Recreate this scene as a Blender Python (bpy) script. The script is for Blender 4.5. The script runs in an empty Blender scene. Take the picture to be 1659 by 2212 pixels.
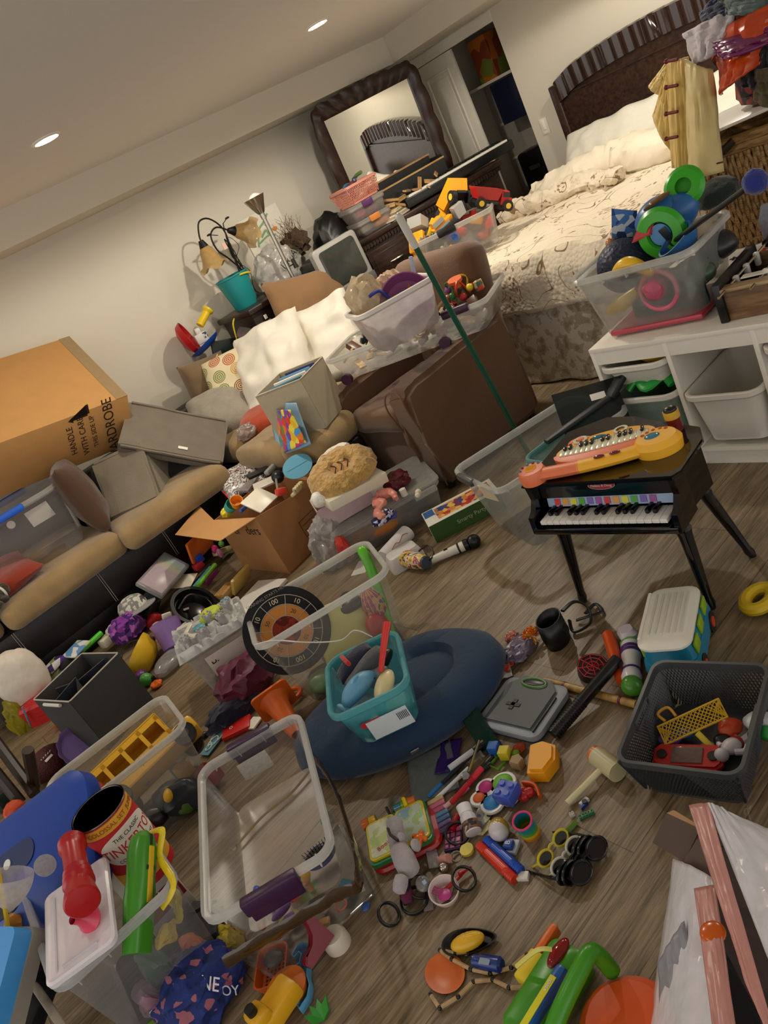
import bpy,bmesh,math,random
from mathutils import Vector,Matrix,noise,Euler
from math import sin,cos,pi,radians as rad
S=bpy.context.scene
COL=S.collection
# ------------------------------------------------------------------ camera
F,H=1700.0,1.6
RT=Vector((0.67243601,-0.59417189,-0.44134973));UP=Vector((0.58126098,0.05476751,0.81187202));FW=Vector((0.45821991,0.80247136,-0.38219658))
cd=bpy.data.cameras.new('camera');cam=bpy.data.objects.new('camera',cd);COL.objects.link(cam)
cd.sensor_fit='VERTICAL';cd.sensor_height=24;cd.sensor_width=18;cd.lens=F/2212*24;cd.clip_start=.02
cam.matrix_world=Matrix(((RT.x,UP.x,-FW.x,0),(RT.y,UP.y,-FW.y,0),(RT.z,UP.z,-FW.z,H),(0,0,0,1)))
S.camera=cam
S.view_settings.view_transform='Standard';S.view_settings.look='None';S.view_settings.gamma=1
S.view_settings.exposure=0.82
S.cycles.transparent_max_bounces=24
S.cycles.max_bounces=6;S.cycles.diffuse_bounces=4;S.cycles.caustics_reflective=False;S.cycles.caustics_refractive=False
S.cycles.sample_clamp_indirect=4
w=bpy.data.worlds.new('world');S.world=w;w.use_nodes=True
w.node_tree.nodes['Background'].inputs[0].default_value=(1,.96,.9,1);w.node_tree.nodes['Background'].inputs[1].default_value=.76
def U(px,py,v=0.0,ax=2):
    """the point where the sight line of a photo pixel meets a real plane (z = v by default)"""
    d=RT*((px-829.5)/F)+UP*((1106-py)/F)+FW
    o=Vector((0,0,H));t=(v-o[ax])/d[ax]
    return o+d*t
# ceiling lamps: (x, y); the first two are in view
ZC=2.245
LAMPS=[(1.49,3.63),(3.09,3.6),(4.5,2.6),(-0.1,3.63),(-0.1,1.7)]
LPOW=[33,58,38,10,5]
for (x,y),pw in zip(LAMPS,LPOW):
    ld=bpy.data.lights.new('downlight','SPOT');ld.shadow_soft_size=.045;ld.energy=pw;ld.color=(1,.91,.76);ld.spot_size=rad(170);ld.spot_blend=.25
    lo=bpy.data.objects.new('downlight',ld);COL.objects.link(lo);lo.location=(x,y,ZC-.012)
# ------------------------------------------------------------------ materials
def lin(h):
    h=h.lstrip('#');c=[int(h[i:i+2],16)/255 for i in (0,2,4)]
    return tuple(((v/12.92) if v <= .04045 else ((v+.055)/1.055)**2.4) for v in c)+(1,)
MC={}
def mk(name):
    m=bpy.data.materials.new(name);m.use_nodes=True;nt=m.node_tree
    return m,nt,nt.nodes['Principled BSDF'],nt.nodes,nt.links
def P_(col,r=.5,m=0,var=.06,vs=30,bump=0,bs=80,sheen=0,coat=0,ior=1.5,kind='noise',emit=0,alpha=1,tint=None,bd=.01):
    key=(col,r,m,var,vs,bump,bs,sheen,coat,kind,emit,alpha,tint)
    if key in MC:return MC[key]
    mt,nt,b,N,L=mk('mat_'+col)
    tc=N.new('ShaderNodeTexCoord');c=lin(col)
    n1=N.new('ShaderNodeTexNoise');n1.inputs['Scale'].default_value=vs;n1.inputs['Detail'].default_value=4;L.new(tc.outputs['Object'],n1.inputs['Vector'])
    mx=N.new('ShaderNodeMix');mx.data_type='RGBA';t2=lin(tint) if tint else tuple(min(1,v*(1+var*2.5)) for v in c[:3])+(1,)
    mx.inputs[6].default_value=c if tint else tuple(v*(1-var*2) for v in c[:3])+(1,);mx.inputs[7].default_value=t2
    L.new(n1.outputs['Fac'],mx.inputs[0]);L.new(mx.outputs[2],b.inputs['Base Color'])
    b.inputs['Roughness'].default_value=r;b.inputs['Metallic'].default_value=m;b.inputs['IOR'].default_value=ior
    b.inputs['Sheen Weight'].default_value=sheen;b.inputs['Coat Weight'].default_value=coat
    if alpha<1:b.inputs['Alpha'].default_value=alpha
    if emit:b.inputs['Emission Color'].default_value=c;b.inputs['Emission Strength'].default_value=emit
    if bump:
        bp=N.new('ShaderNodeBump');bp.inputs['Strength'].default_value=bump;bp.inputs['Distance'].default_value=bd
        if kind=='noise':t=N.new('ShaderNodeTexNoise');t.inputs['Scale'].default_value=bs;t.inputs['Detail'].default_value=3;o=t.outputs['Fac']
        elif kind=='vor':t=N.new('ShaderNodeTexVoronoi');t.inputs['Scale'].default_value=bs;o=t.outputs['Distance']
        else:t=N.new('ShaderNodeTexWave');t.inputs['Scale'].default_value=bs;t.inputs['Distortion'].default_value=3;o=t.outputs['Fac']
        L.new(tc.outputs['Object'],t.inputs['Vector']);L.new(o,bp.inputs['Height']);L.new(bp.outputs['Normal'],b.inputs['Normal'])
    MC[key]=mt;return mt
def pl(c,r=.35,**k):return P_(c,r,var=.03,vs=12,**k)                 # plastic
def fab(c,**k):return P_(c,.95,var=k.pop('var',.08),vs=k.pop('vs',25),bump=k.pop('bump',.35),bs=k.pop('bs',160),sheen=.3,**k)
def met(c='b8b4ac',r=.3):return P_(c,r,m=1,var=.03)
def card(c='b58a56'):return P_(c,.85,var=.05,vs=9,bump=.1,bs=40)
def paper(c='eeeae0'):return P_(c,.8,var=.03,vs=15)
def wood(c='5a3a24',c2='3c2414',r=.4,sc=6,ax=(1,8,8)):
    key=('wood',c,c2,r,sc,ax)
    if key in MC:return MC[key]
    mt,nt,b,N,L=mk('wood_'+c);tc=N.new('ShaderNodeTexCoord');mp=N.new('ShaderNodeMapping');mp.inputs['Scale'].default_value=ax
    n1=N.new('ShaderNodeTexNoise');n1.inputs['Scale'].default_value=sc;n1.inputs['Detail'].default_value=6
    L.new(tc.outputs['Object'],mp.inputs[0]);L.new(mp.outputs[0],n1.inputs['Vector'])
    cr=N.new('ShaderNodeValToRGB');cr.color_ramp.elements[0].color=lin(c2);cr.color_ramp.elements[1].color=lin(c);cr.color_ramp.elements[0].position=.35;cr.color_ramp.elements[1].position=.62
    L.new(n1.outputs['Fac'],cr.inputs[0]);L.new(cr.outputs[0],b.inputs['Base Color']);b.inputs['Roughness'].default_value=r
    MC[key]=mt;return mt
def clear(tint='e8ecec',haze=.22,r=.25,gl=.35,trl=.5):
    """thin clear or milky plastic: straight-through light + scattered light + a gloss that grows at the rim"""
    haze=haze if haze>.44 else haze*1.35;key=('clear',tint,haze,r,gl,trl)
    if key in MC:return MC[key]
    mt,nt,b,N,L=mk('clear_'+tint);c=lin(tint);out=N['Material Output']
    tr=N.new('ShaderNodeBsdfTransparent');tr.inputs[0].default_value=tuple(.55*v+.45 for v in c[:3])+(1,)
    df=N.new('ShaderNodeBsdfDiffuse');df.inputs[0].default_value=c
    tl=N.new('ShaderNodeBsdfTranslucent');tl.inputs[0].default_value=c
    m1=N.new('ShaderNodeMixShader');m1.inputs[0].default_value=trl;L.new(df.outputs[0],m1.inputs[1]);L.new(tl.outputs[0],m1.inputs[2])
    nz=N.new('ShaderNodeTexNoise');nz.inputs['Scale'].default_value=7;mr=N.new('ShaderNodeMapRange');mr.inputs[3].default_value=haze*.7;mr.inputs[4].default_value=min(1,haze*1.3)
    L.new(nz.outputs['Fac'],mr.inputs[0])
    m2=N.new('ShaderNodeMixShader');L.new(mr.outputs[0],m2.inputs[0]);L.new(tr.outputs[0],m2.inputs[1]);L.new(m1.outputs[0],m2.inputs[2])
    gs=N.new('ShaderNodeBsdfGlossy');gs.inputs['Roughness'].default_value=r;gs.inputs[0].default_value=(1,1,1,1)
    fr=N.new('ShaderNodeLayerWeight');fr.inputs[0].default_value=.35;mu=N.new('ShaderNodeMath');mu.operation='MULTIPLY';mu.inputs[1].default_value=gl
    L.new(fr.outputs['Fresnel'],mu.inputs[0])
    m3=N.new('ShaderNodeMixShader');L.new(mu.outputs[0],m3.inputs[0]);L.new(m2.outputs[0],m3.inputs[1]);L.new(gs.outputs[0],m3.inputs[2])
    L.new(m3.outputs[0],out.inputs[0]);MC[key]=mt;return mt
def film(tint='e8e6e2',haze=.5):return clear(tint,haze,.2,.6,.4)
def multi(cols,scale=12,r=.5,kind='vor',bump=0,seed=0):
    """surface printed or woven in several colours (cells)"""
    key=('multi',tuple(cols),scale,r,kind,seed)
    if key in MC:return MC[key]
    mt,nt,b,N,L=mk('multi');tc=N.new('ShaderNodeTexCoord')
    if kind=='vor':t=N.new('ShaderNodeTexVoronoi');t.inputs['Scale'].default_value=scale;L.new(tc.outputs['Object'],t.inputs['Vector']);sp=N.new('ShaderNodeSeparateColor');L.new(t.outputs['Color'],sp.inputs[0]);o=sp.outputs[0]
    elif kind=='noise':t=N.new('ShaderNodeTexNoise');t.inputs['Scale'].default_value=scale;t.inputs['Detail'].default_value=3;L.new(tc.outputs['Object'],t.inputs['Vector']);o=t.outputs['Fac']
    else:
        sp=N.new('ShaderNodeSeparateXYZ');L.new(tc.outputs['Object'],sp.inputs[0]);q=N.new('ShaderNodeMath');q.operation='MULTIPLY_ADD';q.inputs[1].default_value=scale;q.inputs[2].default_value=seed;L.new(sp.outputs[{'x':0,'y':1,'z':2}[kind]],q.inputs[0]);o=q.outputs[0]
    cr=N.new('ShaderNodeValToRGB');cr.color_ramp.interpolation='CONSTANT';e=cr.color_ramp.elements;n=len(cols)
    lo,hi=(.3,.7) if kind=='noise' else (0,1)
    e[0].position=0;e[0].color=lin(cols[0]);e[1].position=lo+(hi-lo)/n;e[1].color=lin(cols[1% n])
    for i in range(2,n):x=e.new(lo+(hi-lo)*i/n);x.color=lin(cols[i])
    L.new(o,cr.inputs[0]);L.new(cr.outputs[0],b.inputs['Base Color']);b.inputs['Roughness'].default_value=r
    MC[key]=mt;return mt
# ------------------------------------------------------------------ mesh tools
def TM(loc=(0,0,0),rot=(0,0,0),sc=(1,1,1)):return Matrix.LocRotScale(Vector(loc),Euler([rad(a) for a in rot]),Vector(sc if hasattr(sc,'__len__') else (sc,)*3))
class B:
    def __init__(s):s.m=bmesh.new()
    def _x(s,vs,M):bmesh.ops.transform(s.m,matrix=M,verts=vs);return vs
    def box(s,c=(0,0,0),d=(1,1,1),bev=0,rot=(0,0,0),seg=2,tp=None):
        r=bmesh.ops.create_cube(s.m,size=1);vs=r['verts']
        if tp:
            for v in vs:
                if v.co.z<0:v.co.x *= tp;v.co.y *= tp
        for v in vs:v.co=Vector((v.co.x*d[0],v.co.y*d[1],v.co.z*d[2]))
        if bev:
            es=list({e for v in vs for e in v.link_edges});q=bmesh.ops.bevel(s.m,geom=es,offset=min(bev,min(d)*.49),segments=seg,affect='EDGES',profile=.5);vs=list({v for f in q['faces'] for v in f.verts} | {v for v in vs if v.is_valid})
            vs=s._isl(vs)
        return s._x(vs,TM(c,rot))
    def _isl(s,vs):
        st=list(vs);seen=set(st)
        while st:
            v=st.pop()
            for e in v.link_edges:
                o=e.other_vert(v)
                if o not in seen:seen.add(o);st.append(o)
        return list(seen)
    def cyl(s,c=(0,0,0),r=.1,h=.1,r2=None,rot=(0,0,0),n=24,caps=True):
        q=bmesh.ops.create_cone(s.m,cap_ends=caps,segments=n,radius1=r,radius2=r if r2 is None else r2,depth=h);return s._x(q['verts'],TM(c,rot))
    def sph(s,c=(0,0,0),r=.1,sc=(1,1,1),rot=(0,0,0),u=20,v=12):
        q=bmesh.ops.create_uvsphere(s.m,u_segments=u,v_segments=v,radius=r);return s._x(q['verts'],TM(c,rot,sc))
    def ico(s,c=(0,0,0),r=.1,sub=3,sc=(1,1,1),rot=(0,0,0)):
        q=bmesh.ops.create_icosphere(s.m,subdivisions=sub,radius=r);return s._x(q['verts'],TM(c,rot,sc))
    def loft(s,rings,cap0=True,cap1=True,close=True,tube=False):
        R=[[s.m.verts.new(p) for p in r] for r in rings];n=len(R[0]);k=len(R)
        for i in range(k if tube else k-1):
            a,b=R[i],R[(i+1)% k]
            for j in range(n if close else n-1):
                try:s.m.faces.new((a[j],a[(j+1)% n],b[(j+1)% n],b[j]))
                except ValueError:pass
        if cap0 and close and not tube:s.m.faces.new(R[0][::-1])
        if cap1 and close and not tube:s.m.faces.new(R[-1])
        return [v for r in R for v in r]
    def lathe(s,prof,c=(0,0,0),rot=(0,0,0),n=28,wav=None,sc=(1,1,1)):
        rings=[]
        for i,(r,z) in enumerate(prof):
            ring=[]
            for j in range(n):
                a=2*pi*j/n;rr,zz=r,z
                if wav:rr,zz=wav(a,r,z,i)
                ring.append(Vector((max(rr,1e-4)*cos(a),max(rr,1e-4)*sin(a),zz)))
            rings.append(ring)
        return s._x(s.loft(rings,prof[0][0]<1e-3 or True,prof[-1][0]<1e-3),TM(c,rot,sc))
    def shell(s,prof,th=.002,**k):
        """thin-walled lathe: profile out, then back in"""
        p=list(prof)+[(max(r-th,0),z) for r,z in reversed(prof)]
        n=len(prof);p[n:]=[(r,z+(th if i==n-1 else 0)) for i,(r,z) in enumerate(p[n:])]
        return s.lathe(p,**k)
    def tube(s,pts,r=.01,n=8,closed=False,flat=1):
        pts=[Vector(p) for p in pts];k=len(pts);rings=[];up=None
        for i,p in enumerate(pts):
            a=pts[(i-1)% k] if (i>0 or closed) else p;b=pts[(i+1)% k] if (i<k-1 or closed) else p
            t=(b-a).normalized() if (b-a).length>1e-9 else Vector((0,0,1))
            if up is None:up=Vector((0,0,1)) if abs(t.z)<.9 else Vector((1,0,0))
            x=t.cross(up);x=x.normalized() if x.length>1e-6 else t.orthogonal().normalized();y=x.cross(t).normalized();up=y
            rr=r(i/(k-1)) if callable(r) else r
            rings.append([p+x*rr*cos(2*pi*j/n)+y*rr*flat*sin(2*pi*j/n) for j in range(n)])
        return s.loft(rings,tube=closed)
    def prism(s,poly,z0=0,z1=.01,M=None,bev=0):
        a=[Vector((x,y,z0)) for x,y in poly];b=[Vector((x,y,z1)) for x,y in poly]
        vs=s.loft([a,b])
        if bev:
            es=[e for e in {e for v in vs for e in v.link_edges} if abs(e.verts[0].co.z-e.verts[1].co.z)<1e-7]
            bmesh.ops.bevel(s.m,geom=es,offset=bev,segments=2,affect='EDGES');vs=s._isl([v for v in s.m.verts if v.is_valid][-1:])
        if M:s._x(vs,M)
        return vs
    def grid(s,nx,ny,fn):
        V=[[s.m.verts.new(fn(i/nx,j/ny)) for j in range(ny+1)] for i in range(nx+1)]
        for i in range(nx):
            for j in range(ny):s.m.faces.new((V[i][j],V[i+1][j],V[i+1][j+1],V[i][j+1]))
        return [v for r in V for v in r]
    def disp(s,amp,sc,seed=0,vs=None,z=1):
        for v in (vs or s.m.verts):
            d=noise.noise_vector(v.co*sc+Vector((seed*7.3,seed*3.1,0)));v.co+=Vector((d.x,d.y,d.z*z))*amp
    def rid(s,amp,sc,seed=0,vs=None):
        """crumple: ridged creases pushed along the normals"""
        s.m.normal_update()
        for v in list(vs or s.m.verts):
            q=v.co*sc+Vector((seed*7.3,seed*3.1,seed));n=1-abs(noise.noise(q))*2;n2=1-abs(noise.noise(q*2.3))*2
            v.co+=v.normal*amp*(n+.5*n2-.8)
    def done(s,name,mat,parent=None,ang=35,M=None,sol=0,sub=0,smooth=True):
        if M:bmesh.ops.transform(s.m,matrix=M,verts=s.m.verts)
        bmesh.ops.recalc_face_normals(s.m,faces=s.m.faces)
        me=bpy.data.meshes.new(name);s.m.to_mesh(me);s.m.free()
        if smooth:me.shade_smooth();me.set_sharp_from_angle(angle=rad(ang))
        for q in (mat if isinstance(mat,(list,tuple)) else [mat]):me.materials.append(q)
        o=bpy.data.objects.new(name,me);COL.objects.link(o)
        if sol:md=o.modifiers.new('t','SOLIDIFY');md.thickness=sol;md.offset=0
        if sub:md=o.modifiers.new('s','SUBSURF');md.levels=sub;md.render_levels=sub
        if parent:o.parent=parent
        return o
def rr(w,d,r,z=0,n=4,ox=0,oy=0):
    """rounded rectangle ring"""
    r=min(r,w*.49,d*.49);o=[]
    for cx,cy,a0 in ((w/2-r,d/2-r,0),(-w/2+r,d/2-r,90),(-w/2+r,-d/2+r,180),(w/2-r,-d/2+r,270)):
        for i in range(n+1):a=rad(a0+90*i/n);o.append(Vector((cx+r*cos(a)+ox,cy+r*sin(a)+oy,z)))
    return o
def tagit(o,label,cat,group=None,kind=None):
    if label:o['label']=label
    if cat:o['category']=cat
    if group:o['group']=group
    if kind:o['kind']=kind
    return o
def thing(name,label,cat,loc=(0,0,0),rot=(0,0,0),group=None,M=None,sc=1):
    o=bpy.data.objects.new(name,None);o.empty_display_size=.05;COL.objects.link(o)
    if M is not None:o.matrix_world=M
    else:o.location=loc;o.rotation_euler=[rad(a) for a in rot];o.scale=(sc,)*3
    return tagit(o,label,cat,group)
def put(o,loc=(0,0,0),rot=(0,0,0)):o.location=loc;o.rotation_euler=[rad(a) for a in rot];return o
def solo(b,name,mat,label,cat,loc=(0,0,0),rot=(0,0,0),group=None,**k):
    o=b.done(name,mat,**k);tagit(o,label,cat,group);return put(o,loc,rot)
def struct(b,name,mat,**k):o=b.done(name,mat,**k);o['kind']='structure';return o
def dup(root,loc=None,rot=None,label=None,group=None):
    r=root.copy();COL.objects.link(r)
    if loc is not None:r.location=loc
    if rot is not None:r.rotation_euler=[rad(a) for a in rot]
    if label:r['label']=label
    if group:r['group']=group
    for ch in list(root.children):
        c=ch.copy();COL.objects.link(c);c.parent=r
        for g in list(ch.children):d=g.copy();COL.objects.link(d);d.parent=c
    return r
def text(s,size,mat,parent,loc,rot,name='lettering',ext=.0006,align='CENTER',sx=1):
    cu=bpy.data.curves.new(name,'FONT');cu.body=s;cu.size=size;cu.extrude=ext;cu.align_x=align;cu.align_y='CENTER'
    t=bpy.data.objects.new(name,cu);me=bpy.data.meshes.new_from_object(t);bpy.data.objects.remove(t);bpy.data.curves.remove(cu)
    o=bpy.data.objects.new(name,me);COL.objects.link(o);me.materials.clear();me.materials.append(mat);o.parent=parent
    o.location=loc;o.rotation_euler=[rad(a) for a in rot];o.scale=(sx,1,1);return o
def V(px,py,z):
    """floor clutter that would fall under the sofa lies on the heap in front of it instead"""
    p=U(px,py,z)
    while px<480 and p.y>4.28 and z<.3:z+=.01;p=U(px,py,z)
    return p
def yawof(a,b):return math.degrees(math.atan2(b.y-a.y,b.x-a.x))
def edge(pa,pb,z):
    """a straight horizontal edge seen between two pixels: its middle, its heading, its length"""
    a,b=U(*pa,z),U(*pb,z);return (a+b)/2,yawof(a,b),(b-a).length
def rim(pa,pb,pc,z,z0=0):
    """three corners of a horizontal rim (front left, front right, back right) -> centre at z0, heading, width, depth"""
    a,b,c=U(*pa,z),U(*pb,z),U(*pc,z);y=yawof(a,b);u=(b-a).normalized();n=Vector((-u.y,u.x,0));d=abs((c-b).dot(n));w=(b-a).length
    ctr=(a+b)/2+n*d/2;return Vector((ctr.x,ctr.y,z0)),y,w,d
def bez(p,n=16):
    """smooth path through points (Catmull-Rom)"""
    p=[Vector(q) for q in p];q=[p[0]]+p+[p[-1]];out=[];m=max(2,n//(len(p)-1))
    for i in range(1,len(q)-2):
        a,b,c,d=q[i-1:i+3]
        for k in range(m):
            t=k/m;out.append(.5*((2*b)+(c-a)*t+(2*a-5*b+4*c-d)*t*t+(-a+3*b-3*c+d)*t**3))
    return out+[p[-1]]
# ------------------------------------------------------------------ common things
def tub_b(w,d,h,tp=.85,r=.05,lip=.012,wall=0,n=5):
    """open tub; w, d = outer rim. returns body builder and rim builder"""
    b=B();W,D=w-2*lip,d-2*lip
    rings=[rr(W*tp-.02,D*tp-.02,r*.8,0,n),rr(W*tp,D*tp,r,.012,n),rr(W*(tp+(1-tp)*.5),D*(tp+(1-tp)*.5),r,h*.5,n),rr(W,D,r,h-.004,n)]
    if wall:rings+=[rr(W-2*wall,D-2*wall,r-wall*.5,h-.004,n),rr(W*tp-2*wall,D*tp-2*wall,r*.8,wall,n)]
    b.loft(rings,True,bool(wall))
    q=B();q.loft([rr(W-.006,D-.006,r,h-.006,n),rr(W+.002,D+.002,r,h-.03,n),rr(w,d,r+lip,h-.02,n),rr(w,d,r+lip,h-.003,n),rr(w-.006,d-.006,r+lip,h,n),rr(W+.002,D+.002,r,h,n),rr(W-.006,D-.006,r,h-.006,n)],False,False)
    return b,q
def tub(name,label,cat,loc,yaw,w,d,h,mat,rmat=None,group=None,rot=None,ribs=6,**k):
    T=thing(name,label,cat,loc,rot or (0,0,yaw),group)
    b,q=tub_b(w,d,h,**k)
    tp=k.get('tp',.85);
    b.done('tub',mat,T);
    if ribs:
        for i in range(ribs):
            x=-w/2+w*(i+.5)/ribs
            for s in (-1,1):q.box((x,s*(d/2-.006),h-.016),(.003,.012,.022))
    q.done('rim',rmat or mat,T);return T
def pillow_b(w,h,t,seed=0,pinch=.12,wr=.012,n=26,puff=1):
    b=B()
    def sd(sg):
        def fn(u,v):
            x,y=u*2-1,v*2-1
            e=(max(0,1-abs(x)**2.6)*max(0,1-abs(y)**2.6))**.42
            px=x*(1-pinch*(1-abs(y)**1.6)*0)*w/2;py=y*h/2
            px *= 1-pinch*(1-abs(x)**3)*0-pinch*.5*(1-y*y)*abs(x)**3;py *= 1-pinch*.5*(1-x*x)*abs(y)**3
            z=sg*t/2*e*puff;q=Vector((px,py,z))
            z+=sg*wr*e**.3*(noise.noise(q*9+Vector((seed,0,0)))+.6*(1-2*abs(noise.noise(q*5+Vector((0,seed,3))))))*(1 if e>0 else 0)
            return Vector((px,py,z))
        return fn
    b.grid(n,n,sd(1));b.grid(n,n,sd(-1));bmesh.ops.remove_doubles(b.m,verts=b.m.verts,dist=.0015);return b
def blob(name,label,cat,loc,sc,mat,seed=0,rot=(0,0,0),amp=.25,fr=2.2,sub=4,group=None,parent=None,ridge=True,fl=.0):
    """crumpled cloth or bag heap: an ico ball squashed, creased, flat underneath"""
    b=B();b.ico(r=1,sub=sub)
    for v in b.m.verts:
        d=noise.noise_vector(v.co*fr+Vector((seed*5.1,seed,0)));v.co+=d*amp
    if ridge:b.rid(amp*.45,fr*1.6,seed)
    for v in b.m.verts:
        v.co=Vector((v.co.x*sc[0],v.co.y*sc[1],max(v.co.z,-.55+fl)*sc[2]+.55*sc[2]))
    if parent is not None:return put(b.done(name,mat,parent),loc,rot)
    return solo(b,name,mat,label,cat,loc,rot,group)
def sheet(name,label,cat,loc,w,d,mat,rot=(0,0,0),curl=.0,th=.0008,n=14,seed=0,wr=.004,group=None,parent=None):
    b=B();b.grid(n,n,lambda u,v:Vector(((u-.5)*w,(v-.5)*d,th+curl*(u*u*.6+(1-v)**2*.4)+wr*(1+noise.noise(Vector((u*3,v*3,seed)))))))
    if parent is not None:return put(b.done(name,mat,parent,sol=th),loc,rot)
    return solo(b,name,mat,label,cat,loc,rot,group,sol=th)
# ================================================================== the room
def floor_mat():
    mt,nt,b,N,L=mk('plank_floor');tc=N.new('ShaderNodeTexCoord')
    br=N.new('ShaderNodeTexBrick');br.offset=.37;br.inputs['Scale'].default_value=1;br.inputs['Brick Width'].default_value=1.22;br.inputs['Row Height'].default_value=.18
    br.inputs['Mortar Size'].default_value=.0016;br.inputs['Mortar Smooth'].default_value=.3;br.inputs['Color1'].default_value=(.0,.0,.0,1);br.inputs['Color2'].default_value=(1,1,1,1);br.inputs['Mortar'].default_value=(.5,.5,.5,1)
    L.new(tc.outputs['Object'],br.inputs['Vector'])
    mp=N.new('ShaderNodeMapping');mp.inputs['Scale'].default_value=(1.2,9,1);L.new(tc.outputs['Object'],mp.inputs[0])
    ad=N.new('ShaderNodeVectorMath');ad.operation='MULTIPLY_ADD';ad.inputs[1].default_value=(3,3,3);L.new(br.outputs['Color'],ad.inputs[0]);L.new(mp.outputs[0],ad.inputs[2])
    n1=N.new('ShaderNodeTexNoise');n1.inputs['Scale'].default_value=3.2;n1.inputs['Detail'].default_value=8;n1.inputs['Roughness'].default_value=.68;n1.inputs['Distortion'].default_value=.6;L.new(ad.outputs[0],n1.inputs['Vector'])
    mp2=N.new('ShaderNodeMapping');mp2.inputs['Scale'].default_value=(5,90,1);L.new(tc.outputs['Object'],mp2.inputs[0])
    n2=N.new('ShaderNodeTexNoise');n2.inputs['Scale'].default_value=1.6;n2.inputs['Detail'].default_value=5;L.new(mp2.outputs[0],n2.inputs['Vector'])
    cr=N.new('ShaderNodeValToRGB');e=cr.color_ramp.elements;e[0].position=.36;e[0].color=lin('55462f');e[1].position=.68;e[1].color=lin('9c886a');x=e.new(.5);x.color=lin('7a6850')
    mx=N.new('ShaderNodeMath');mx.operation='MULTIPLY_ADD';mx.inputs[1].default_value=.45;L.new(n2.outputs['Fac'],mx.inputs[0]);m0=N.new('ShaderNodeMath');m0.operation='MULTIPLY_ADD';m0.inputs[1].default_value=.72;m0.inputs[2].default_value=-.08
    L.new(n1.outputs['Fac'],m0.inputs[0]);L.new(m0.outputs[0],mx.inputs[2]);L.new(mx.outputs[0],cr.inputs[0])
    m3=N.new('ShaderNodeMix');m3.data_type='RGBA';m3.blend_type='MULTIPLY';m3.inputs[0].default_value=1;L.new(cr.outputs[0],m3.inputs[6])
    mr=N.new('ShaderNodeMapRange');mr.inputs[3].default_value=1;mr.inputs[4].default_value=.35;L.new(br.outputs['Fac'],mr.inputs[0]);L.new(mr.outputs[0],m3.inputs[7]);L.new(m3.outputs[2],b.inputs['Base Color'])
    bp=N.new('ShaderNodeBump');bp.inputs['Strength'].default_value=.25;bp.inputs['Distance'].default_value=.004;L.new(n2.outputs['Fac'],bp.inputs['Height']);L.new(bp.outputs[0],b.inputs['Normal'])
    b.inputs['Roughness'].default_value=.42;return mt
X0,X1,Y0,Y1=-2.6,5.34,-2.6,5.4
WALL=P_('d6cfc0',.9,var=.015,vs=3,bump=.05,bs=300);WHITE=P_('e2dccf',.6,var=.02)
b=B();b.box(((X0+6.2)/2,(Y0+Y1)/2,-.05),(6.2-X0+.4,Y1-Y0+.4,.1));struct(b,'floor',floor_mat())
b=B();b.box(((X0+6.2)/2,(Y0+Y1)/2,ZC+.05),(6.2-X0+.4,Y1-Y0+.4,.1));struct(b,'ceiling',P_('eae7e2',.95,var=.01))
b=B();b.box(((X0+6.2)/2,Y1+.05,ZC/2),(6.2-X0+.2,.1,ZC));struct(b,'wall_back',WALL)


b=B();b.box((X1+.06,(Y0+4.41)/2,ZC/2),(.12,4.41-Y0,ZC));b.box((X1+.06,4.9,(2.0+ZC)/2),(.12,.98,ZC-2.0));struct(b,'wall_right',WALL)
b=B();b.box((6.15,4.6,ZC/2),(.1,1.8,ZC));b.box((5.78,3.75,ZC/2),(.7,.1,ZC));struct(b,'wall_closet',P_('a9a298',.9))
# lowered beam along the back wall and over the closet wall
b=B();b.box(((X0+X1)/2,(4.97+Y1)/2,(2.052+ZC)/2),(X1-X0,Y1-4.97,ZC-2.052));struct(b,'trim_1',WALL)
b=B();b.box(((4.80+X1)/2,(Y0+4.97)/2,(2.054+ZC)/2),(X1-4.80,4.97-Y0,ZC-2.054));struct(b,'trim_2',WALL)
b=B();b.box((X1+.02,4.89,1.985),(.05,.96,.03));b.box((X1-.004,4.89,2.02),(.012,.96,.05));struct(b,'trim_3',WHITE)
b=B();b.box(((X0+1.2)/2+.6,Y1-.007,.05),(X1-X0-1.2,.014,.1));struct(b,'baseboard_back',WHITE)
b=B();b.box((X1-.007,(Y0+4.4)/2,.05),(.014,4.4-Y0,.1));struct(b,'baseboard_right',WHITE)
# closet door panel
def door():
    D=bpy.data.objects.new('door_1',None);COL.objects.link(D);D['kind']='structure';D.location=(X1+.045,5.37,.01);D.rotation_euler=(0,0,rad(-90))
    b=B();W,Hh=.44,1.955
    b.box((W/2,0,Hh/2),(W,.03,Hh),.003)
    b.done('door_leaf',WHITE,D)
    b=B()
    for z0,z1 in ((.12,.85),(1.0,1.84)):
        for (x,z,w_,h_) in ((W/2,z0,W-.16,.018),(W/2,z1,W-.16,.018),(.09,(z0+z1)/2,.018,z1-z0),(W-.09,(z0+z1)/2,.018,z1-z0)):b.box((x,-.017,z),(w_,.014,h_),.005)
        b.box((W/2,-.016,(z0+z1)/2),(W-.24,.012,z1-z0-.08),.006)
    b.done('door_moulding',WHITE,D)
door()
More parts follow.
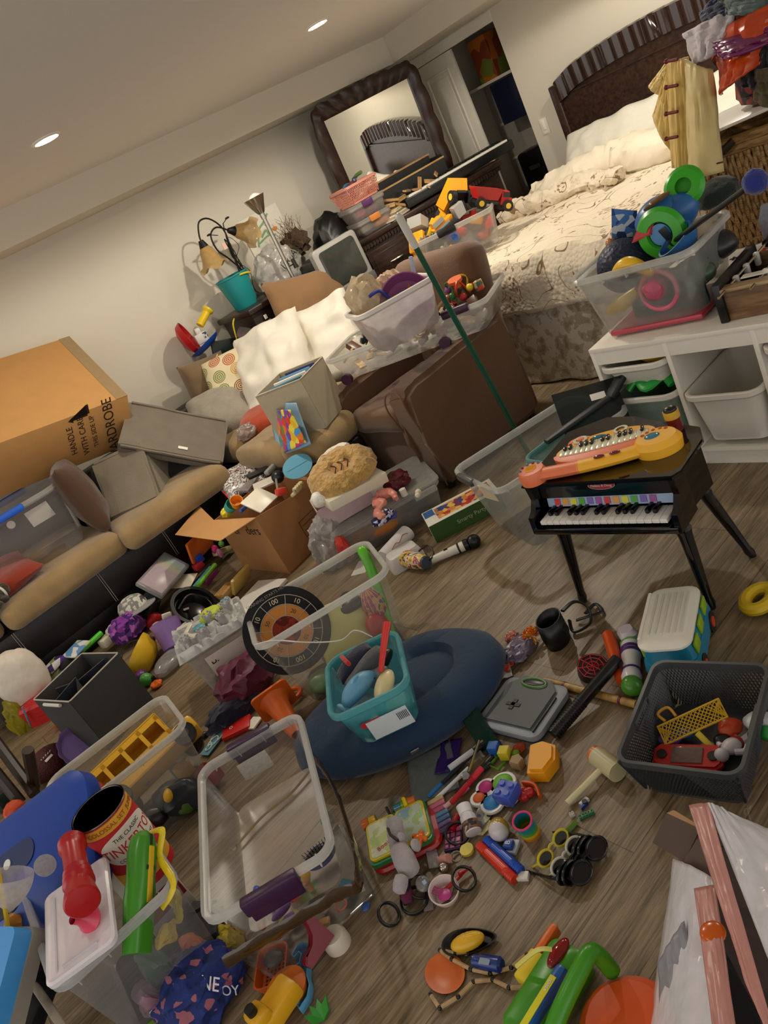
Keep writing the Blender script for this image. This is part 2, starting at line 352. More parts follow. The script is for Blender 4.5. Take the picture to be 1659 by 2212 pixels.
# closet contents
T=thing('closet_shelf','white wire-bracket shelf high inside the dark closet','shelf',(6.0,4.6,1.60))
b=B();b.box((-.12,.1,.012),(.32,1.3,.022));b.done('shelf_board',WHITE,T)
b=B();b.box((.09,.3,-.35),(.02,.9,.02));b.box((.09,.3,-.66),(.02,.9,.02));b.done('wall_rail',WHITE,T)
b=B();b.box(d=(.25,.3,.33),bev=.01);solo(b,'storage_box',pl('141a33'),'dark navy box hanging below the closet shelf','box',(5.86,4.86,1.42))
b=B();b.box(d=(.2,.2,.34),bev=.01);solo(b,'board_game_box',multi(['8a3a1c','c06a22','6f7a2a'],9),'orange and green printed box on top closet shelf','box',(5.84,4.98,1.79))
T=thing('suitcase','black hard suitcase with a slot handle standing in the closet','suitcase',(5.75,4.72,0),(0,0,-90))
b=B();b.box((0,0,.5),(.42,.22,1.0),.03);b.done('case',pl('0d0d10',.3),T);b=B();b.box((-.05,-.112,.86),(.12,.01,.035),.012);b.done('handle',pl('5c5a55'),T)
blob('duffel_bag','black cloth bag slumped on the closet floor by the bed','bag',(5.1,4.3,0),(.2,.22,.42),fab('0b0b0d'),5)
T=thing('light_switch','white dimmer switch plate on the wall between closet and headboard','light switch',(X1-.004,4.29,1.15),(0,0,-90))
b=B();b.box(d=(.075,.008,.12),bev=.004);b.done('plate',pl('efeade'),T);b=B();b.box((0,-.006,.008),(.034,.008,.07),.012);b.box((0,-.006,-.047),(.02,.006,.004));b.done('rocker',pl('f4f0e6'),T)
for i,(x,y) in enumerate(LAMPS[:2]):
    T=thing('ceiling_light',['recessed round ceiling light nearest the left edge','recessed round ceiling light nearest the closet'][i],'ceiling light',(x,y,ZC),group='recessed ceiling lights')
    b=B();b.lathe([(.068,0),(.07,-.004),(.056,-.008),(.05,-.004),(.05,.0)]);b.done('trim_ring',pl('f5efe2'),T)
    b=B();b.cyl((0,0,-.003),.052,.004);b.done('lens',P_('fff0d0',.5,emit=40),T)
# ================================================================== sectional sofa
LEA=P_('14110f',.38,var=.2,vs=60,bump=.15,bs=220);TAN=fab('947a52',var=.2,vs=7,bump=.2)
T=thing('sectional_sofa','L-shaped sofa with black leather base and tan suede seat cushions','sofa',(0,0,0))
b=B()
b.box((.25,4.85,.27),(3.1,.9,.22),.03);b.box((.25,4.86,.1),(3.0,.82,.16),.02)  # lower recessed block is added to fill the black shadow under the leather
b.done('base',LEA,T)
b=B();b.box((2.27,4.55,.25),(.94,1.55,.24),.03);b.box((1.97,3.69,.25),(.32,.34,.24),.03);b.box((2.24,4.5,.1),(.95,1.4,.16),.02);b.done('return_base',LEA,T)
b=B();b.box((.6,5.29,.46),(4.3,.17,.52),.035);b.done('back_frame',LEA,T)
b=B()
for x in (-.35,.2,.72,1.15):
    for k in (0,.012):b.tube([(x+k,4.396,.375),(x+k,4.392,.27),(x+k,4.396,.17)],.0012,4)
b.done('stitching',pl('b9b2a4'),T)
b=B();b.cyl((1.42,4.44,.1),.03,.012,rot=(90,0,0));b.done('badge',pl('a89a80'),T)
def cushion(x,y,z,w_,d_,h_,rz,sd):
    b=B();b.box((0,0,0),(w_,d_,h_),.055,seg=4)
    bmesh.ops.subdivide_edges(b.m,edges=[e for e in b.m.edges if e.calc_length()>.12],cuts=10,use_grid_fill=True)
    for v in b.m.verts:
        q=v.co*4+Vector((sd,0,0));v.co+=Vector((noise.noise(q)*.008,noise.noise(q+Vector((9,0,0)))*.012,noise.noise(Vector((v.co.x*2,v.co.y*7,sd)))*.012+.02*(1-(v.co.x/w_*2)**2)*(1 if v.co.z>0 else 0)))
    o=b.done('seat_cushion',TAN,T,ang=60);put(o,(x,y,z),(0,0,rz))
for i,(x,y,w_,d_,rz) in enumerate(((-.9,4.84,.72,.86,0),(-.16,4.84,.72,.86,0),(.58,4.8,.74,.92,0),(1.31,4.72,.72,.96,-4),(2.14,4.06,.52,.80,-86),(2.24,4.7,.6,.9,-90),(1.97,3.68,.34,.36,-74))):
    cushion(x,y,.435,w_,d_,.14,rz,i)
# cardboard wardrobe carton tilted on the sofa back
def wardrobe():
    a=Vector((1.49,4.60,1.06));l=Vector((-.73,0,.14)).normalized();d=Vector((.21,.6,.41));d=(d-l*d.dot(l)).normalized();n=l.cross(d).normalized()
    if n.z<0:n=-n
    xx=-l;yy=d;zz=xx.cross(yy).normalized()
    M=Matrix(((xx.x,yy.x,zz.x,a.x),(xx.y,yy.y,zz.y,a.y),(xx.z,yy.z,zz.z,a.z),(0,0,0,1)))
    T=thing('cardboard_box','large brown wardrobe carton tipped over behind the sofa against the wall','box',M=M)
    b=B();b.box((-.75,.36,-.18),(1.5,.72,.36),.004);b.done('carton',card('c08f54'),T)
    b=B();b.box((-.035,.36,.0012),(.07,.722,.0012));b.done('packing_tape',P_('9c8462',.3),T)
    K=pl('2a1d12',.8)
    text('WARDROBE',.085,K,T,(-.13,-.0015,-.2),(90,-90,0));text('THIS SIDE UP',.04,K,T,(-.235,-.0015,-.16),(90,-90,0));text('WITH CARE',.052,K,T,(-.3,-.0015,-.165),(90,-90,0));text('HANDLE',.052,K,T,(-.37,-.0015,-.17),(90,-90,0))
    b=B();b.prism([(0,0),(.03,.02),(.03,.007),(.13,.007),(.13,.07),(.117,.07),(.117,-.006),(.03,-.006),(.03,-.02)],0,.001,TM((-.37,-.0012,-.03),(90,0,0)));b.done('arrow_print',K,T)
wardrobe()
# wedge cushions
def wedge(label,M,w_,d_,h_,col):
    T=thing('wedge_cushion',label,'cushion',M=M)
    b=B();b.loft([[Vector((x,0,0)),Vector((x,d_,0)),Vector((x,d_,h_*.25)),Vector((x,0,h_))] for x in (0,w_)])
    bmesh.ops.bevel(b.m,geom=list(b.m.edges),offset=.015,segments=2,affect='EDGES');bmesh.ops.subdivide_edges(b.m,edges=[e for e in b.m.edges if e.calc_length()>.1],cuts=6,use_grid_fill=True);b.disp(.005,9,2);b.done('foam_wedge',fab(col,var=.1,vs=10,bump=.25),T,ang=50);return T
def frame3(o,px,py):
    """matrix with origin o, x towards px, y in the plane of py"""
    x=(px-o).normalized();y=py-o;y=(y-x*y.dot(x)).normalized();z=x.cross(y)
    return Matrix(((x.x,y.x,z.x,o.x),(x.y,y.y,z.y,o.y),(x.z,y.z,z.z,o.z),(0,0,0,1)))
o=U(253,965,4.55,1);T=wedge('big grey suede wedge cushion with a white tag, topmost on the sofa',frame3(o,U(445,1000,4.36,1),U(280,845,4.9,1)),.60,.42,.02,'746a5c')
b=B();b.loft([[Vector((0,0,-.001)),Vector((0,.42,-.001)),Vector((0,.36,-.30)),Vector((0,.02,-.06))],[Vector((.6,0,-.001)),Vector((.6,.42,-.001)),Vector((.6,.36,-.30)),Vector((.6,.02,-.06))]]);bmesh.ops.bevel(b.m,geom=list(b.m.edges),offset=.01,segments=2,affect='EDGES');b.done('foam_body',fab('5f5649',var=.1,vs=10),T)
b=B();b.box((.36,.07,.022),(.055,.022,.002));b.done('tag',paper(),T)
T=wedge('smaller grey suede wedge cushion leaning under the big grey wedge',frame3(U(245,1125,.5),U(345,1078,.5),U(200,1000,4.75,1)),.34,.36,.04,'857a68')
b=B();b.loft([[Vector((x,0,0)),Vector((x,.36,0)),Vector((x,.33,-.3)),Vector((x,.0,-.22))] for x in (0,.34)]);bmesh.ops.bevel(b.m,geom=list(b.m.edges),offset=.015,segments=2,affect='EDGES');b.done('foam_body',fab('7b7060',var=.1,vs=10),T)
def pillow(label,M,w_,h_,t,mat,seed=0,name='throw_pillow',group=None,**k):
    b=pillow_b(w_,h_,t,seed,**k);o=b.done(name,mat,ang=60);tagit(o,label,'pillow',group);o.matrix_world=M;return o
def pm(o,px,py,off=(0,0,0)):
    """pillow matrix: centre, a point on its right, a point on its top"""
    return frame3(o,px,py)@ TM(off)
BRN=fab('4f3522',var=.1,vs=9)
pillow('dark brown throw pillow squeezed between clear bin and grey wedge',pm(Vector((.96,4.66,.73)),Vector((1.16,5.3,.73)),Vector((.88,4.6,1.3))),.44,.44,.17,BRN,3)
pillow('dark plum cushion lying under the grey wedges',pm(Vector((1.42,4.75,.56)),Vector((2,4.7,.58)),Vector((1.42,5.5,.8))),.42,.42,.14,fab('2b1d28'),4)
pillow('light grey rumpled pillow beside the big grey wedge',pm(Vector((2.02,4.82,.62)),Vector((2.6,4.5,.55)),Vector((2.2,5.4,.95))),.42,.45,.2,fab('9b9486'),5,wr=.02)
pillow('tan bolster pillow at the sofa back by the toy case',pm(Vector((2.22,5.16,.80)),Vector((2.8,5.16,.7)),Vector((2.22,5.25,1.5))),.36,.3,.18,fab('7d664a'),6)
def circles():
    mt,nt,b,N,L=mk('circle_print');tc=N.new('ShaderNodeTexCoord');v=N.new('ShaderNodeTexVoronoi');v.voronoi_dimensions='2D';v.inputs['Scale'].default_value=9;v.inputs['Randomness'].default_value=.45;L.new(tc.outputs['Object'],v.inputs['Vector'])
    sp=N.new('ShaderNodeSeparateColor');L.new(v.outputs['Color'],sp.inputs[0]);cr=N.new('ShaderNodeValToRGB');cr.color_ramp.interpolation='CONSTANT';e=cr.color_ramp.elements;e[0].color=lin('b8562c');e[1].position=.3;e[1].color=lin('7d8a4a');x=e.new(.55);x.color=lin('8a5a34');x=e.new(.75);x.color=lin('d39a52');x=e.new(.88);x.color=lin('7f96a0')
    L.new(sp.outputs[0],cr.inputs[0]);g=N.new('ShaderNodeMath');g.operation='MULTIPLY';g.inputs[1].default_value=55;L.new(v.outputs['Distance'],g.inputs[0]);s=N.new('ShaderNodeMath');s.operation='SINE';L.new(g.outputs[0],s.inputs[0])
    a=N.new('ShaderNodeMath');a.operation='GREATER_THAN';a.inputs[1].default_value=-.3;L.new(s.outputs[0],a.inputs[0]);c2=N.new('ShaderNodeMath');c2.operation='LESS_THAN';c2.inputs[1].default_value=.4;L.new(v.outputs['Distance'],c2.inputs[0]);m2=N.new('ShaderNodeMath');m2.operation='MULTIPLY';L.new(a.outputs[0],m2.inputs[0]);L.new(c2.outputs[0],m2.inputs[1])
    mx=N.new('ShaderNodeMix');mx.data_type='RGBA';mx.inputs[6].default_value=lin('e6d9b4');L.new(m2.outputs[0],mx.inputs[0]);L.new(cr.outputs[0],mx.inputs[7]);L.new(mx.outputs[2],b.inputs['Base Color']);b.inputs['Roughness'].default_value=.95;return mt
pillow('cream throw pillow printed with orange, green and brown rings',pm(Vector((2.28,4.88,.74)),Vector((2.75,4.5,.72)),Vector((2.5,5.3,1.3))),.44,.44,.16,circles(),7)
WP=P_('ece6d8',.9,var=.02,bump=.2,bs=20,sheen=.2)
pillow('white bed pillow leaning on the sofa beside the ringed pillow',pm(Vector((2.44,4.62,.73)),Vector((2.86,4.15,.78)),Vector((2.75,4.95,1.15))),.52,.66,.2,WP,8,'bed_pillow','white bed pillows',wr=.05,pinch=.05)
pillow('white bed pillow propped highest, behind the other white pillow',pm(Vector((2.80,4.5,.68)),Vector((3.2,4.1,.7)),Vector((3.05,4.8,1.2))),.5,.6,.2,WP,9,'bed_pillow','white bed pillows',wr=.05,pinch=.05)
pillow('large brown suede back cushion standing behind the white pillows',pm(Vector((2.98,4.74,.86)),Vector((3.5,4.72,.74)),Vector((3.1,4.85,1.5))),.62,.55,.16,fab('8a6844',var=.12,vs=6),10)
pillow('burnt orange cushion peeking out under the white pillow',pm(Vector((2.08,4.36,.54)),Vector((2.4,4.1,.54)),Vector((2.3,4.8,.62))),.38,.3,.13,fab('a8401c'),11)
pillow('rust red cushion squashed beneath the blue-handled clear bin',pm(Vector((.22,4.75,.575)),Vector((1,4.75,.575)),Vector((.2,5.4,.6))),.66,.6,.14,fab('8e3018'),12)
blob('plastic_bag','small clear plastic wrapper on the sofa by the orange cushion','bag',(1.9,4.33,.51),(.07,.06,.05),film('d8d4cc',.35),3)
# ================================================================== cabinets along the back wall
DK=wood('3a2318','1c0f0a',.3);DK2=P_('24150f',.32,var=.2,vs=20)
T=thing('side_cabinet','dark wood end cabinet with panelled door carrying bucket and lamps','cabinet',(0,0,0))
b=B();b.box((2.93,5.12,.52),(.62,.44,1.04),.006);b.done('body',DK2,T)
b=B();b.box((2.93,5.11,1.06),(.68,.5,.04),.012);b.done('top',DK,T)
for k in (0,1):
    b=B();b.box((2.78+.3*k,4.893,.7),(.27,.02,.5),.004);b.box((2.78+.3*k,4.882,.7),(.2,.012,.42),.006);o=b.done('door',DK,T)
    b=B();b.sph((2.89+.08*k,4.87,.74),.012);b.done('knob',met(),o)
b=B();b.box((2.70,4.876,.985),(.024,.002,.03));b.box((2.715,4.876,.945),(.024,.002,.026));b.done('sticker',paper(),T)
T=thing('tv_stand','low black media stand under the old television','stand',(3.36,4.95,0))
b=B();b.box((0,0,.78),(.62,.5,.04),.006);b.box((0,.22,.4),(.6,.02,.76));b.box((-.3,0,.4),(.02,.5,.78));b.box((.3,0,.4),(.02,.5,.78));b.box((0,0,.45),(.58,.46,.02));b.done('frame',pl('0e0c0c',.3),T)
T=thing('television','old silver tube television with dark screen on the black stand','television',(3.37,4.74,.80),(0,0,-3))
b=B();b.box((0,.22,.19),(.34,.40,.30),.04);b.done('tube_housing',pl('3c3b3a'),T)
b=B();b.loft([rr(.40,.40,.03),rr(.40,.40,.03,.05),rr(.37,.37,.03,.06)]);b.done('front_frame',pl('a8a6a0',.4),T,M=TM((0,.03,.20),(90,0,0)))
b=B();b.loft([rr(.33,.27,.03),rr(.31,.25,.03,.012),rr(.2,.15,.03,.018)]);b.done('screen',P_('3b3f3b',.12),T,M=TM((0,-.031,.235),(90,0,0)))
b=B();b.box((0,-.035,.05),(.39,.03,.07),.004);b.box((0,-.044,.075),(.2,.006,.004));[b.cyl((-.14+.02*i,-.044,.055),.003,.006,rot=(90,0,0),n=10) for i in range(12)];b.done('control_strip',pl('6d6c69'),T)
blob('black_bag','black speaker bag with a round metal vent behind the television','bag',(3.68,5.1,1.02),(.18,.15,.22),pl('0c0d0d',.4),8,amp=.12)
T=thing('dresser','long dark cherry dresser with pewter handles and dentil edge','dresser',(3.66,4.9,0))
b=B();b.box((.8,.24,.52),(1.56,.46,1.0),.004);b.done('body',DK2,T);b=B();b.box((.8,.235,1.075),(1.66,.53,.05),.015);b.box((.8,.235,1.035),(1.6,.49,.03));b.done('top',DK,T)
b=B();[b.box((.05+.032*i,-.012,1.03),(.014,.012,.03)) for i in range(48)];b.done('dentil_trim',DK,T)
for r_ in range(3):
    for c_ in range(3):
        x=.28+c_*.52;z=.86-r_*.30
        b=B();b.box((x,-.005,z),(.48,.02,.26),.004);b.box((x,-.016,z),(.41,.012,.19),.008);o=b.done('drawer',DK,T)
        b=B();b.tube(bez([(x-.07,-.022,z),(x-.04,-.042,z),(x,-.048,z),(x+.04,-.042,z),(x+.07,-.022,z)],16),lambda t:.004+.007*sin(pi*t),8);b.done('handle',met('c9c4b8',.35),o)
def mirror():
    T=thing('dresser_mirror','large mirror in a scalloped dark wood frame standing on the dresser','mirror',(4.52,5.33,1.085),(4,0,0))
    b=B();W,Hh=.56,.94
    def prof(t):
        return None
    out=[]
    n=90
    def outer(t):
        # clockwise from bottom left
        L=[(-W,0),(-W-.02,.45),(-W+.02,Hh-.05),(-.3,Hh+.0),(0,Hh+.015),(.3,Hh),(W-.02,Hh-.05),(W+.02,.45),(W,0)]
        q=bez([Vector((x,0,z)) for x,z in L],n);return q
    o_=outer(0);ins=[]
    IW,IT=W-.10,Hh-.11
    L=[(-IW,.07),(-IW,IT*.5),(-IW,IT),(-.2,IT),(0,IT),(.2,IT),(IW,IT),(IW,IT*.5),(IW,.07)]
    m=len(o_)
    for i in range(m):
        t=i/(m-1)*8;k=min(int(t),7);f=t-k;ins.append(Vector((L[k][0]*(1-f)+L[k+1][0]*f,0,L[k][1]*(1-f)+L[k+1][1]*f)))
    rings=[]
    for i in range(m):
        sc=abs(sin(i*pi/5))*.012;a,c=o_[i],ins[i];d=(a-c).normalized()
        a2=a+d*sc;rings.append([a2,a2+Vector((0,-.03-sc,0)),c*.5+a*.5+Vector((0,-.045-sc,0)),c+Vector((0,-.02,0)),c])
    b.loft(rings);b.done('frame',P_('2c1812',.28,var=.15,vs=20),T,ang=50)
    b=B();b.box((0,-.03,.035),(2*W,.06,.07),.008);b.done('foot_rail',DK,T)
    b=B();b.box((0,.012,(IT+.07)/2+.0),(2*IW+.02,.008,IT-.05));b.done('backboard',DK2,T)
    b=B();b.box((0,-.004,(IT+.07)/2),(2*IW+.01,.006,IT-.06));b.done('glass',P_('f0f0ea',.01,m=1,var=0),T)
mirror()
# digital piano on the dresser
T=thing('digital_piano','long black digital piano keyboard lying across the dresser top','keyboard',(4.88,5.03,1.11),(0,0,-2))
b=B();b.box((0,0,.035),(1.22,.25,.07),.008);b.box((0,.1,.08),(1.22,.06,.03),.006);b.done('case',pl('101012',.3),T)
b=B();b.box((-.0,-.055,.078),(1.12,.13,.016),.002);b.done('white_keys',pl('ece8dc',.3),T)
b=B();[b.box((-.54+i*.0233,-.02,.09),(.01,.08,.012),.002) for i in range(47) if i% 7 not in (2,6)];b.done('black_keys',pl('0a0a0a',.3),T)
blob('black_cloth','black cloth cover bunched at the left end of the digital piano','cloth',(4.35,5.12,1.10),(.14,.1,.10),fab('0c0c0e'),12)
T=thing('wooden_crate','shallow black crate with pale wood edges full of train track','crate',(4.5,5.2,1.10),(0,0,-1))
b=B();[b.box(c,d_) for c,d_ in (((0,0,.006),(.78,.2,.012)),((0,-.1,.1),(.78,.008,.2)),((0,.1,.13),(.78,.008,.26)),((-.39,0,.12),(.008,.2,.22)),((.39,0,.12),(.008,.2,.22)))];b.done('panels',pl('1d1d1c',.5),T)
LW=wood('c9a26c','a87c48',.5);b=B();b.box((0,.1,.265),(.8,.014,.012));b.box((0,-.1,.205),(.8,.014,.012));b.done('edge_strip',LW,T)
random.seed(3)
for i in range(12):
    x,y,z,l=4.05+i*.055,4.97-.03*(i% 2),1.17+.03*(i% 3),.09+.03*(i% 3)
    b=B();b.box(d=(l,.032,.012),bev=.002);[b.box((0,s*.008,.0065),(l,.003,.002)) for s in (-1,1)]
    o=solo(b,'toy_train_track',LW,'pale wooden train track piece stacked among others before the mirror','toy track',(x,y,z),(random.uniform(20,80),random.uniform(-30,30),random.uniform(-60,60)),'wooden train track pieces')
T=thing('book_stack','thin magazines and books fanned at the left end of dresser top','books',(4.12,4.98,1.10),(0,0,20))
for i in range(6):
    b=B();b.box((.01*i,.004*i,.006+.011*i),(.26-.01*i,.19,.010),.001,rot=(0,0,3*i));b.done('book',paper(['d8cfb8','b9a27a','e4dfd0','8b7a5c','d9c7a0','c8b48c'][i]),T)
# clear stacking boxes + pink basket
def clearbox(label,loc,yaw,w_,d_,h_,clip,tint='e2dcd6',name='clear_box'):
    T=thing(name,label,'storage box',loc,(0,0,yaw),'clear stacking boxes');b,q=tub_b(w_,d_,h_,tp=.9,r=.025);b.done('tub',clear(tint,.3),T)
    q.loft([rr(w_,d_,.03,h_),rr(w_,d_,.03,h_+.01)]);q.done('lid',clear(tint,.4),T);b=B();b.box((0,-d_/2-.004,h_-.01),(.1,.014,.045),.006);b.done('clip',pl(clip),T);return T
clearbox('lower clear stacking box with orange contents beside the television',(3.93,5.02,1.10),-4,.34,.26,.1,'d9843a')
clearbox('upper clear stacking box with purple clip under pink basket',(3.92,5.02,1.212),-4,.36,.27,.1,'5b2a63')
for i,(c,x,y,z,s) in enumerate((('e0893a',3.98,4.95,1.14,.1),('7a2f58',3.95,4.96,1.25,.09),('c8b9a0',3.84,5.0,1.14,.08),('c23d4a',3.86,4.98,1.25,.07))):
    b=B();b.box(d=(s*1.4,.08,.05),bev=.02);solo(b,'toy_part',pl(c),['orange toy piece inside the lower clear stacking box','purple toy piece inside the upper clear stacking box','beige toy piece inside the lower clear stacking box','red toy piece inside the upper clear stacking box'][i],'toy',(x,y,z))
def basket_wall(b,w_,d_,h_,tp,nx,nz,hole=.6):
    """lattice walls of a woven plastic basket"""
    for s in (-1,1):
        for ax in (0,1):
            L_=w_ if ax==0 else d_;D_=d_ if ax==0 else w_;n=int(nx*L_/w_)
            for i in range(n+1):
                t=-1+2*i/n
                for sg in (-1,1):
                    pts=[]
                    for k in range(5):
                        f=k/4;sc=tp+(1-tp)*f;tt=t+sg*(f-.5)*(2*h_/L_)*.5
                        if abs(tt)>1:tt=math.copysign(1,tt)
                        p=(tt*L_/2*sc,s*D_/2*sc,.01+f*(h_-.02));pts.append(p if ax==0 else (p[1],p[0],p[2]))
                    b.tube(pts,.0035,4,flat=.6)
def basket(label,loc,yaw,w_,d_,h_,mat,nx=16,name='plastic_basket',rot=None,handle='151515'):
    T=thing(name,label,'basket',loc,rot or (0,0,yaw));b=B();basket_wall(b,w_,d_,h_,.84,nx,6);b.loft([rr(w_*.84,d_*.84,.03,0),rr(w_*.84,d_*.84,.03,.012)]);b.done('woven_wall',mat,T)
    q=B();q.loft([rr(w_-.01,d_-.01,.03,h_-.02),rr(w_+.014,d_+.014,.035,h_-.018),rr(w_+.014,d_+.014,.035,h_),rr(w_-.004,d_-.004,.03,h_),rr(w_-.01,d_-.01,.03,h_-.02)],False,False);q.done('rim',mat,T)
    for s in (-1,1):
        sc=.84+.16*.78
        q=B();P0=[(s*w_/2*sc-0,y,h_*.75+z) for y,z in ((-.045,0),(-.05,.012),(-.045,.024),(.045,.024),(.05,.012),(.045,0))];q.tube(P0,.005,6,closed=True);q.done('handle_ring',mat,T)
    return T
basket('salmon pink woven basket with toys on top of the clear boxes',(3.93,5.03,1.325),8,.34,.26,.13,pl('d9907c',.5),18)
for i,(c,sh) in enumerate((('2f4a7a',0),('3f6f8f',1),('6a3a34',2),('1f2f4a',0),('5a7a3c',1))):
    b=B();(b.box(d=(.16,.035,.04),bev=.01) if sh==0 else b.tube(bez([(-.08,0,0),(0,.02,.02),(.08,0,0)]),.014) if sh==1 else b.sph(r=.035,sc=(1.5,1,.8)))
    solo(b,'toy_figure',pl(c),['navy blue toy bar on top in the pink basket','teal curved toy in the pink basket','brown rounded toy in the pink basket','dark blue toy bar deeper in the pink basket','green curved toy in the pink basket'][i],'toy',(3.86+.035*i,5.02+.03*(i% 2),1.43+.008*i),(10,12*i-20,25*i))
DG=TM((3.58,4.77,0),(0,0,-10))@ Matrix.Diagonal((.88,.88,1,1))@ TM((-3.66,-4.9,0))
for o in list(S.objects):
    if not o.parent and (o.name.split('.')[0] in ('dresser','dresser_mirror','digital_piano','black_cloth','wooden_crate','toy_train_track','book_stack','clear_box','toy_part','toy_figure') or o.get('category')=='basket'):
        if o.rotation_mode=='XYZ':o.matrix_basis=DG@ o.matrix_basis
# lamps, bucket, bag on the cabinet
T=thing('floor_lamp','brushed nickel torchiere floor lamp with fluted cone shade','floor lamp',(2.98,4.84,0),(0,0,0))
NK=met('b9b3a8',.28);b=B();b.lathe([(.13,0),(.13,.015),(.03,.03)],n=32);b.done('base',NK,T)
b=B();b.tube([(0,0,.02),(.03,0,.9),(.055,0,1.54)],.0135,12);b.cyl((.055,0,1.56),.018,.05);b.done('pole',NK,T)
b=B();b.cyl((.085,-.03,1.2),.014,.05);b.cyl((.085,-.03,1.17),.017,.02);b.tube([(.045,0,1.19),(.085,-.03,1.19)],.005);b.done('arm_socket',P_('3a3835',.3,m=.6),T)
b=B();b.shell([(.02,1.57),(.03,1.585),(.072,1.68)],.002,n=40,wav=lambda a,r,z,i:(r*(1+.07*cos(8*a)),z));b.done('shade',NK,T,M=TM((.055,0,0)))
b=B();b.ico((0,0,1.665),.05,3,(1,1,.6));b.rid(.02,14,2);b.done('crumpled_paper_filling',paper('f2eee4'),T,M=TM((.055,0,0)))
def tulip():
    BK=P_('17120f',.5,m=.4);X,Y,Z=2.86,5.13,1.08;T=thing('tulip_table_lamp','wrought iron table lamp with two amber glass tulip shades','table lamp',(X,Y,Z))
    b=B();b.lathe([(.09,0),(.085,.02),(.03,.035),(.015,.06)],n=24);b.done('base',BK,T)
    b=B()
    for k,(A,n_) in enumerate((([(0,0,.05),(-.03,0,.2),(.0,.0,.38),(.02,0,.52),(-.04,0,.62),(-.12,0,.63),(-.17,0,.55),(-.175,0,.5)],0),([(.01,0,.05),(.0,0,.2),(-.05,0,.33),(-.1,0,.42),(-.09,0,.52),(-.02,0,.55),(.06,0,.49)],0),([(0,.01,.05),(.02,.02,.25),(-.02,0,.35),(.04,0,.55)],0))):b.tube(bez(A,30),.006 if k<2 else .004,8)
    for s in range(4):b.tube(bez([(.012*cos(s*1.6+t),.012*sin(s*1.6+t),.06+.05*t) for t in range(9)],30),.0035,6)
    for p in (((.04,0,.55),(.09,0,.57)),((-.04,0,.5),(-.1,0,.53))):b.tube([p[0],p[1]],.003,6);b.sph(p[1],.012,(1.6,.6,.6))
    b.done('stem',BK,T)
    b=B();b.tube(bez([(.0,-.02,.1),(.03,-.03,.2),(-.02,-.03,.3),(.05,-.03,.38),(.0,-.03,.46),(-.02,-.03,.3)],30),.002,5);b.done('power_cord',pl('0e0e0e'),T);b=B();b.box((-.05,-.03,.42),(.03,.003,.045));b.done('hang_tag',paper('e0b8a8'),T)
    G=clear('dcb878',.85,.15,.5,.4)
    for c,r_ in (((-.178,0,.5),(0,0,0)),((.07,0,.485),(0,62,0))):
        M_=TM(c,(0,-r_[1],0),1.4);q=B();q.cyl((0,0,0),.024,.035,r2=.012);o=q.done('shade_cap',BK,T,M=M_)
        q=B();q.lathe([(.02,-.012),(.035,-.035),(.045,-.075),(.058,-.105),(.075,-.12)],n=40,wav=lambda a,r,z,i:(r*(1+.03*i*.25*cos(5*a)),z+(.012*cos(5*a) if i==4 else .005*cos(5*a) if i==3 else 0)));q.done('glass_shade',G,T,M=M_)
tulip()
T=thing('toy_bucket','teal plastic pail with a yellow handle on the end cabinet','bucket',(2.76,5.14,1.08),(0,0,0));b=B();b.shell([(.0,0),(.085,0),(.088,.01),(.118,.22),(.124,.222),(.124,.232)],.004,n=32);b.done('pail',pl('1a8a8c',.4),T)
b=B();b.tube(bez([(.118,-.02,.2),(.11,-.07,.19),(.06,-.105,.205),(.0,-.124,.215)],16),.007,8);b.done('handle',pl('e3d33a'),T)
T=blob('shopping_bag','white plastic shopping bag with black lettering on the end cabinet','bag',(3.10,5.1,1.08),(.19,.14,.18),film('e4e1da',.75),14,sub=5,amp=.18)
text('ÜRBAN',.07,pl('141414'),T,(.06,-.142,.15),(85,-20,6),align='CENTER')
T=thing('dried_branches','bundle of curly dried branches behind the white shopping bag','branches',(3.38,5.16,1.3))
random.seed(5);b=B()
for i in range(90):
    a=random.uniform(0,6.28);r_=random.uniform(.03,.13);h_=random.uniform(.12,.3);q=[(random.uniform(-.03,.03),random.uniform(-.03,.03),-.12)]
    for k in range(1,6):t=k/5;q.append((cos(a)*r_*t+random.uniform(-.03,.03),min(.2,sin(a)*r_*t*.7+random.uniform(-.02,.02)),-.12+h_*t+random.uniform(-.02,.02)))
    b.tube(bez(q,15),.0013,4)
b.done('twigs',P_('6b5236',.8,var=.2),T);b=B();b.ico((0,0,-.02),.1,3,(1,.9,.9));b.rid(.05,22,3);b.done('twig_nest',P_('4a3826',.9,var=.3,vs=60,bump=.8,bs=90),T)
T=thing('child_drawing','childs watercolour drawing of a green and orange plant on the wall','drawing',(3.34,5.39,1.37),(90,0,0));b=B();b.box((0,0,.001),(.38,.44,.002));b.done('paper',paper('e9e4d6'),T)
b=B();b.tube(bez([(-.12,-.0,.003),(-.06,.1,.003),(.02,.14,.003),(.08,.18,.003)]),.008,6,flat=.2);b.tube(bez([(-.1,.02,.003),(0,.04,.003),(.06,.02,.003)]),.007,6,flat=.2);b.tube(bez([(-.06,.05,.003),(0,.08,.003),(.01,.04,.003)]),.009,6,flat=.2);b.done('green_strokes',P_('8cae7c',.8),T)
b=B();b.sph((-.05,-.07,.002),.03,(1,1.2,.05));b.sph((.08,.06,.002),.02,(1.3,.8,.05));b.done('orange_strokes',P_('e29448',.8),T)
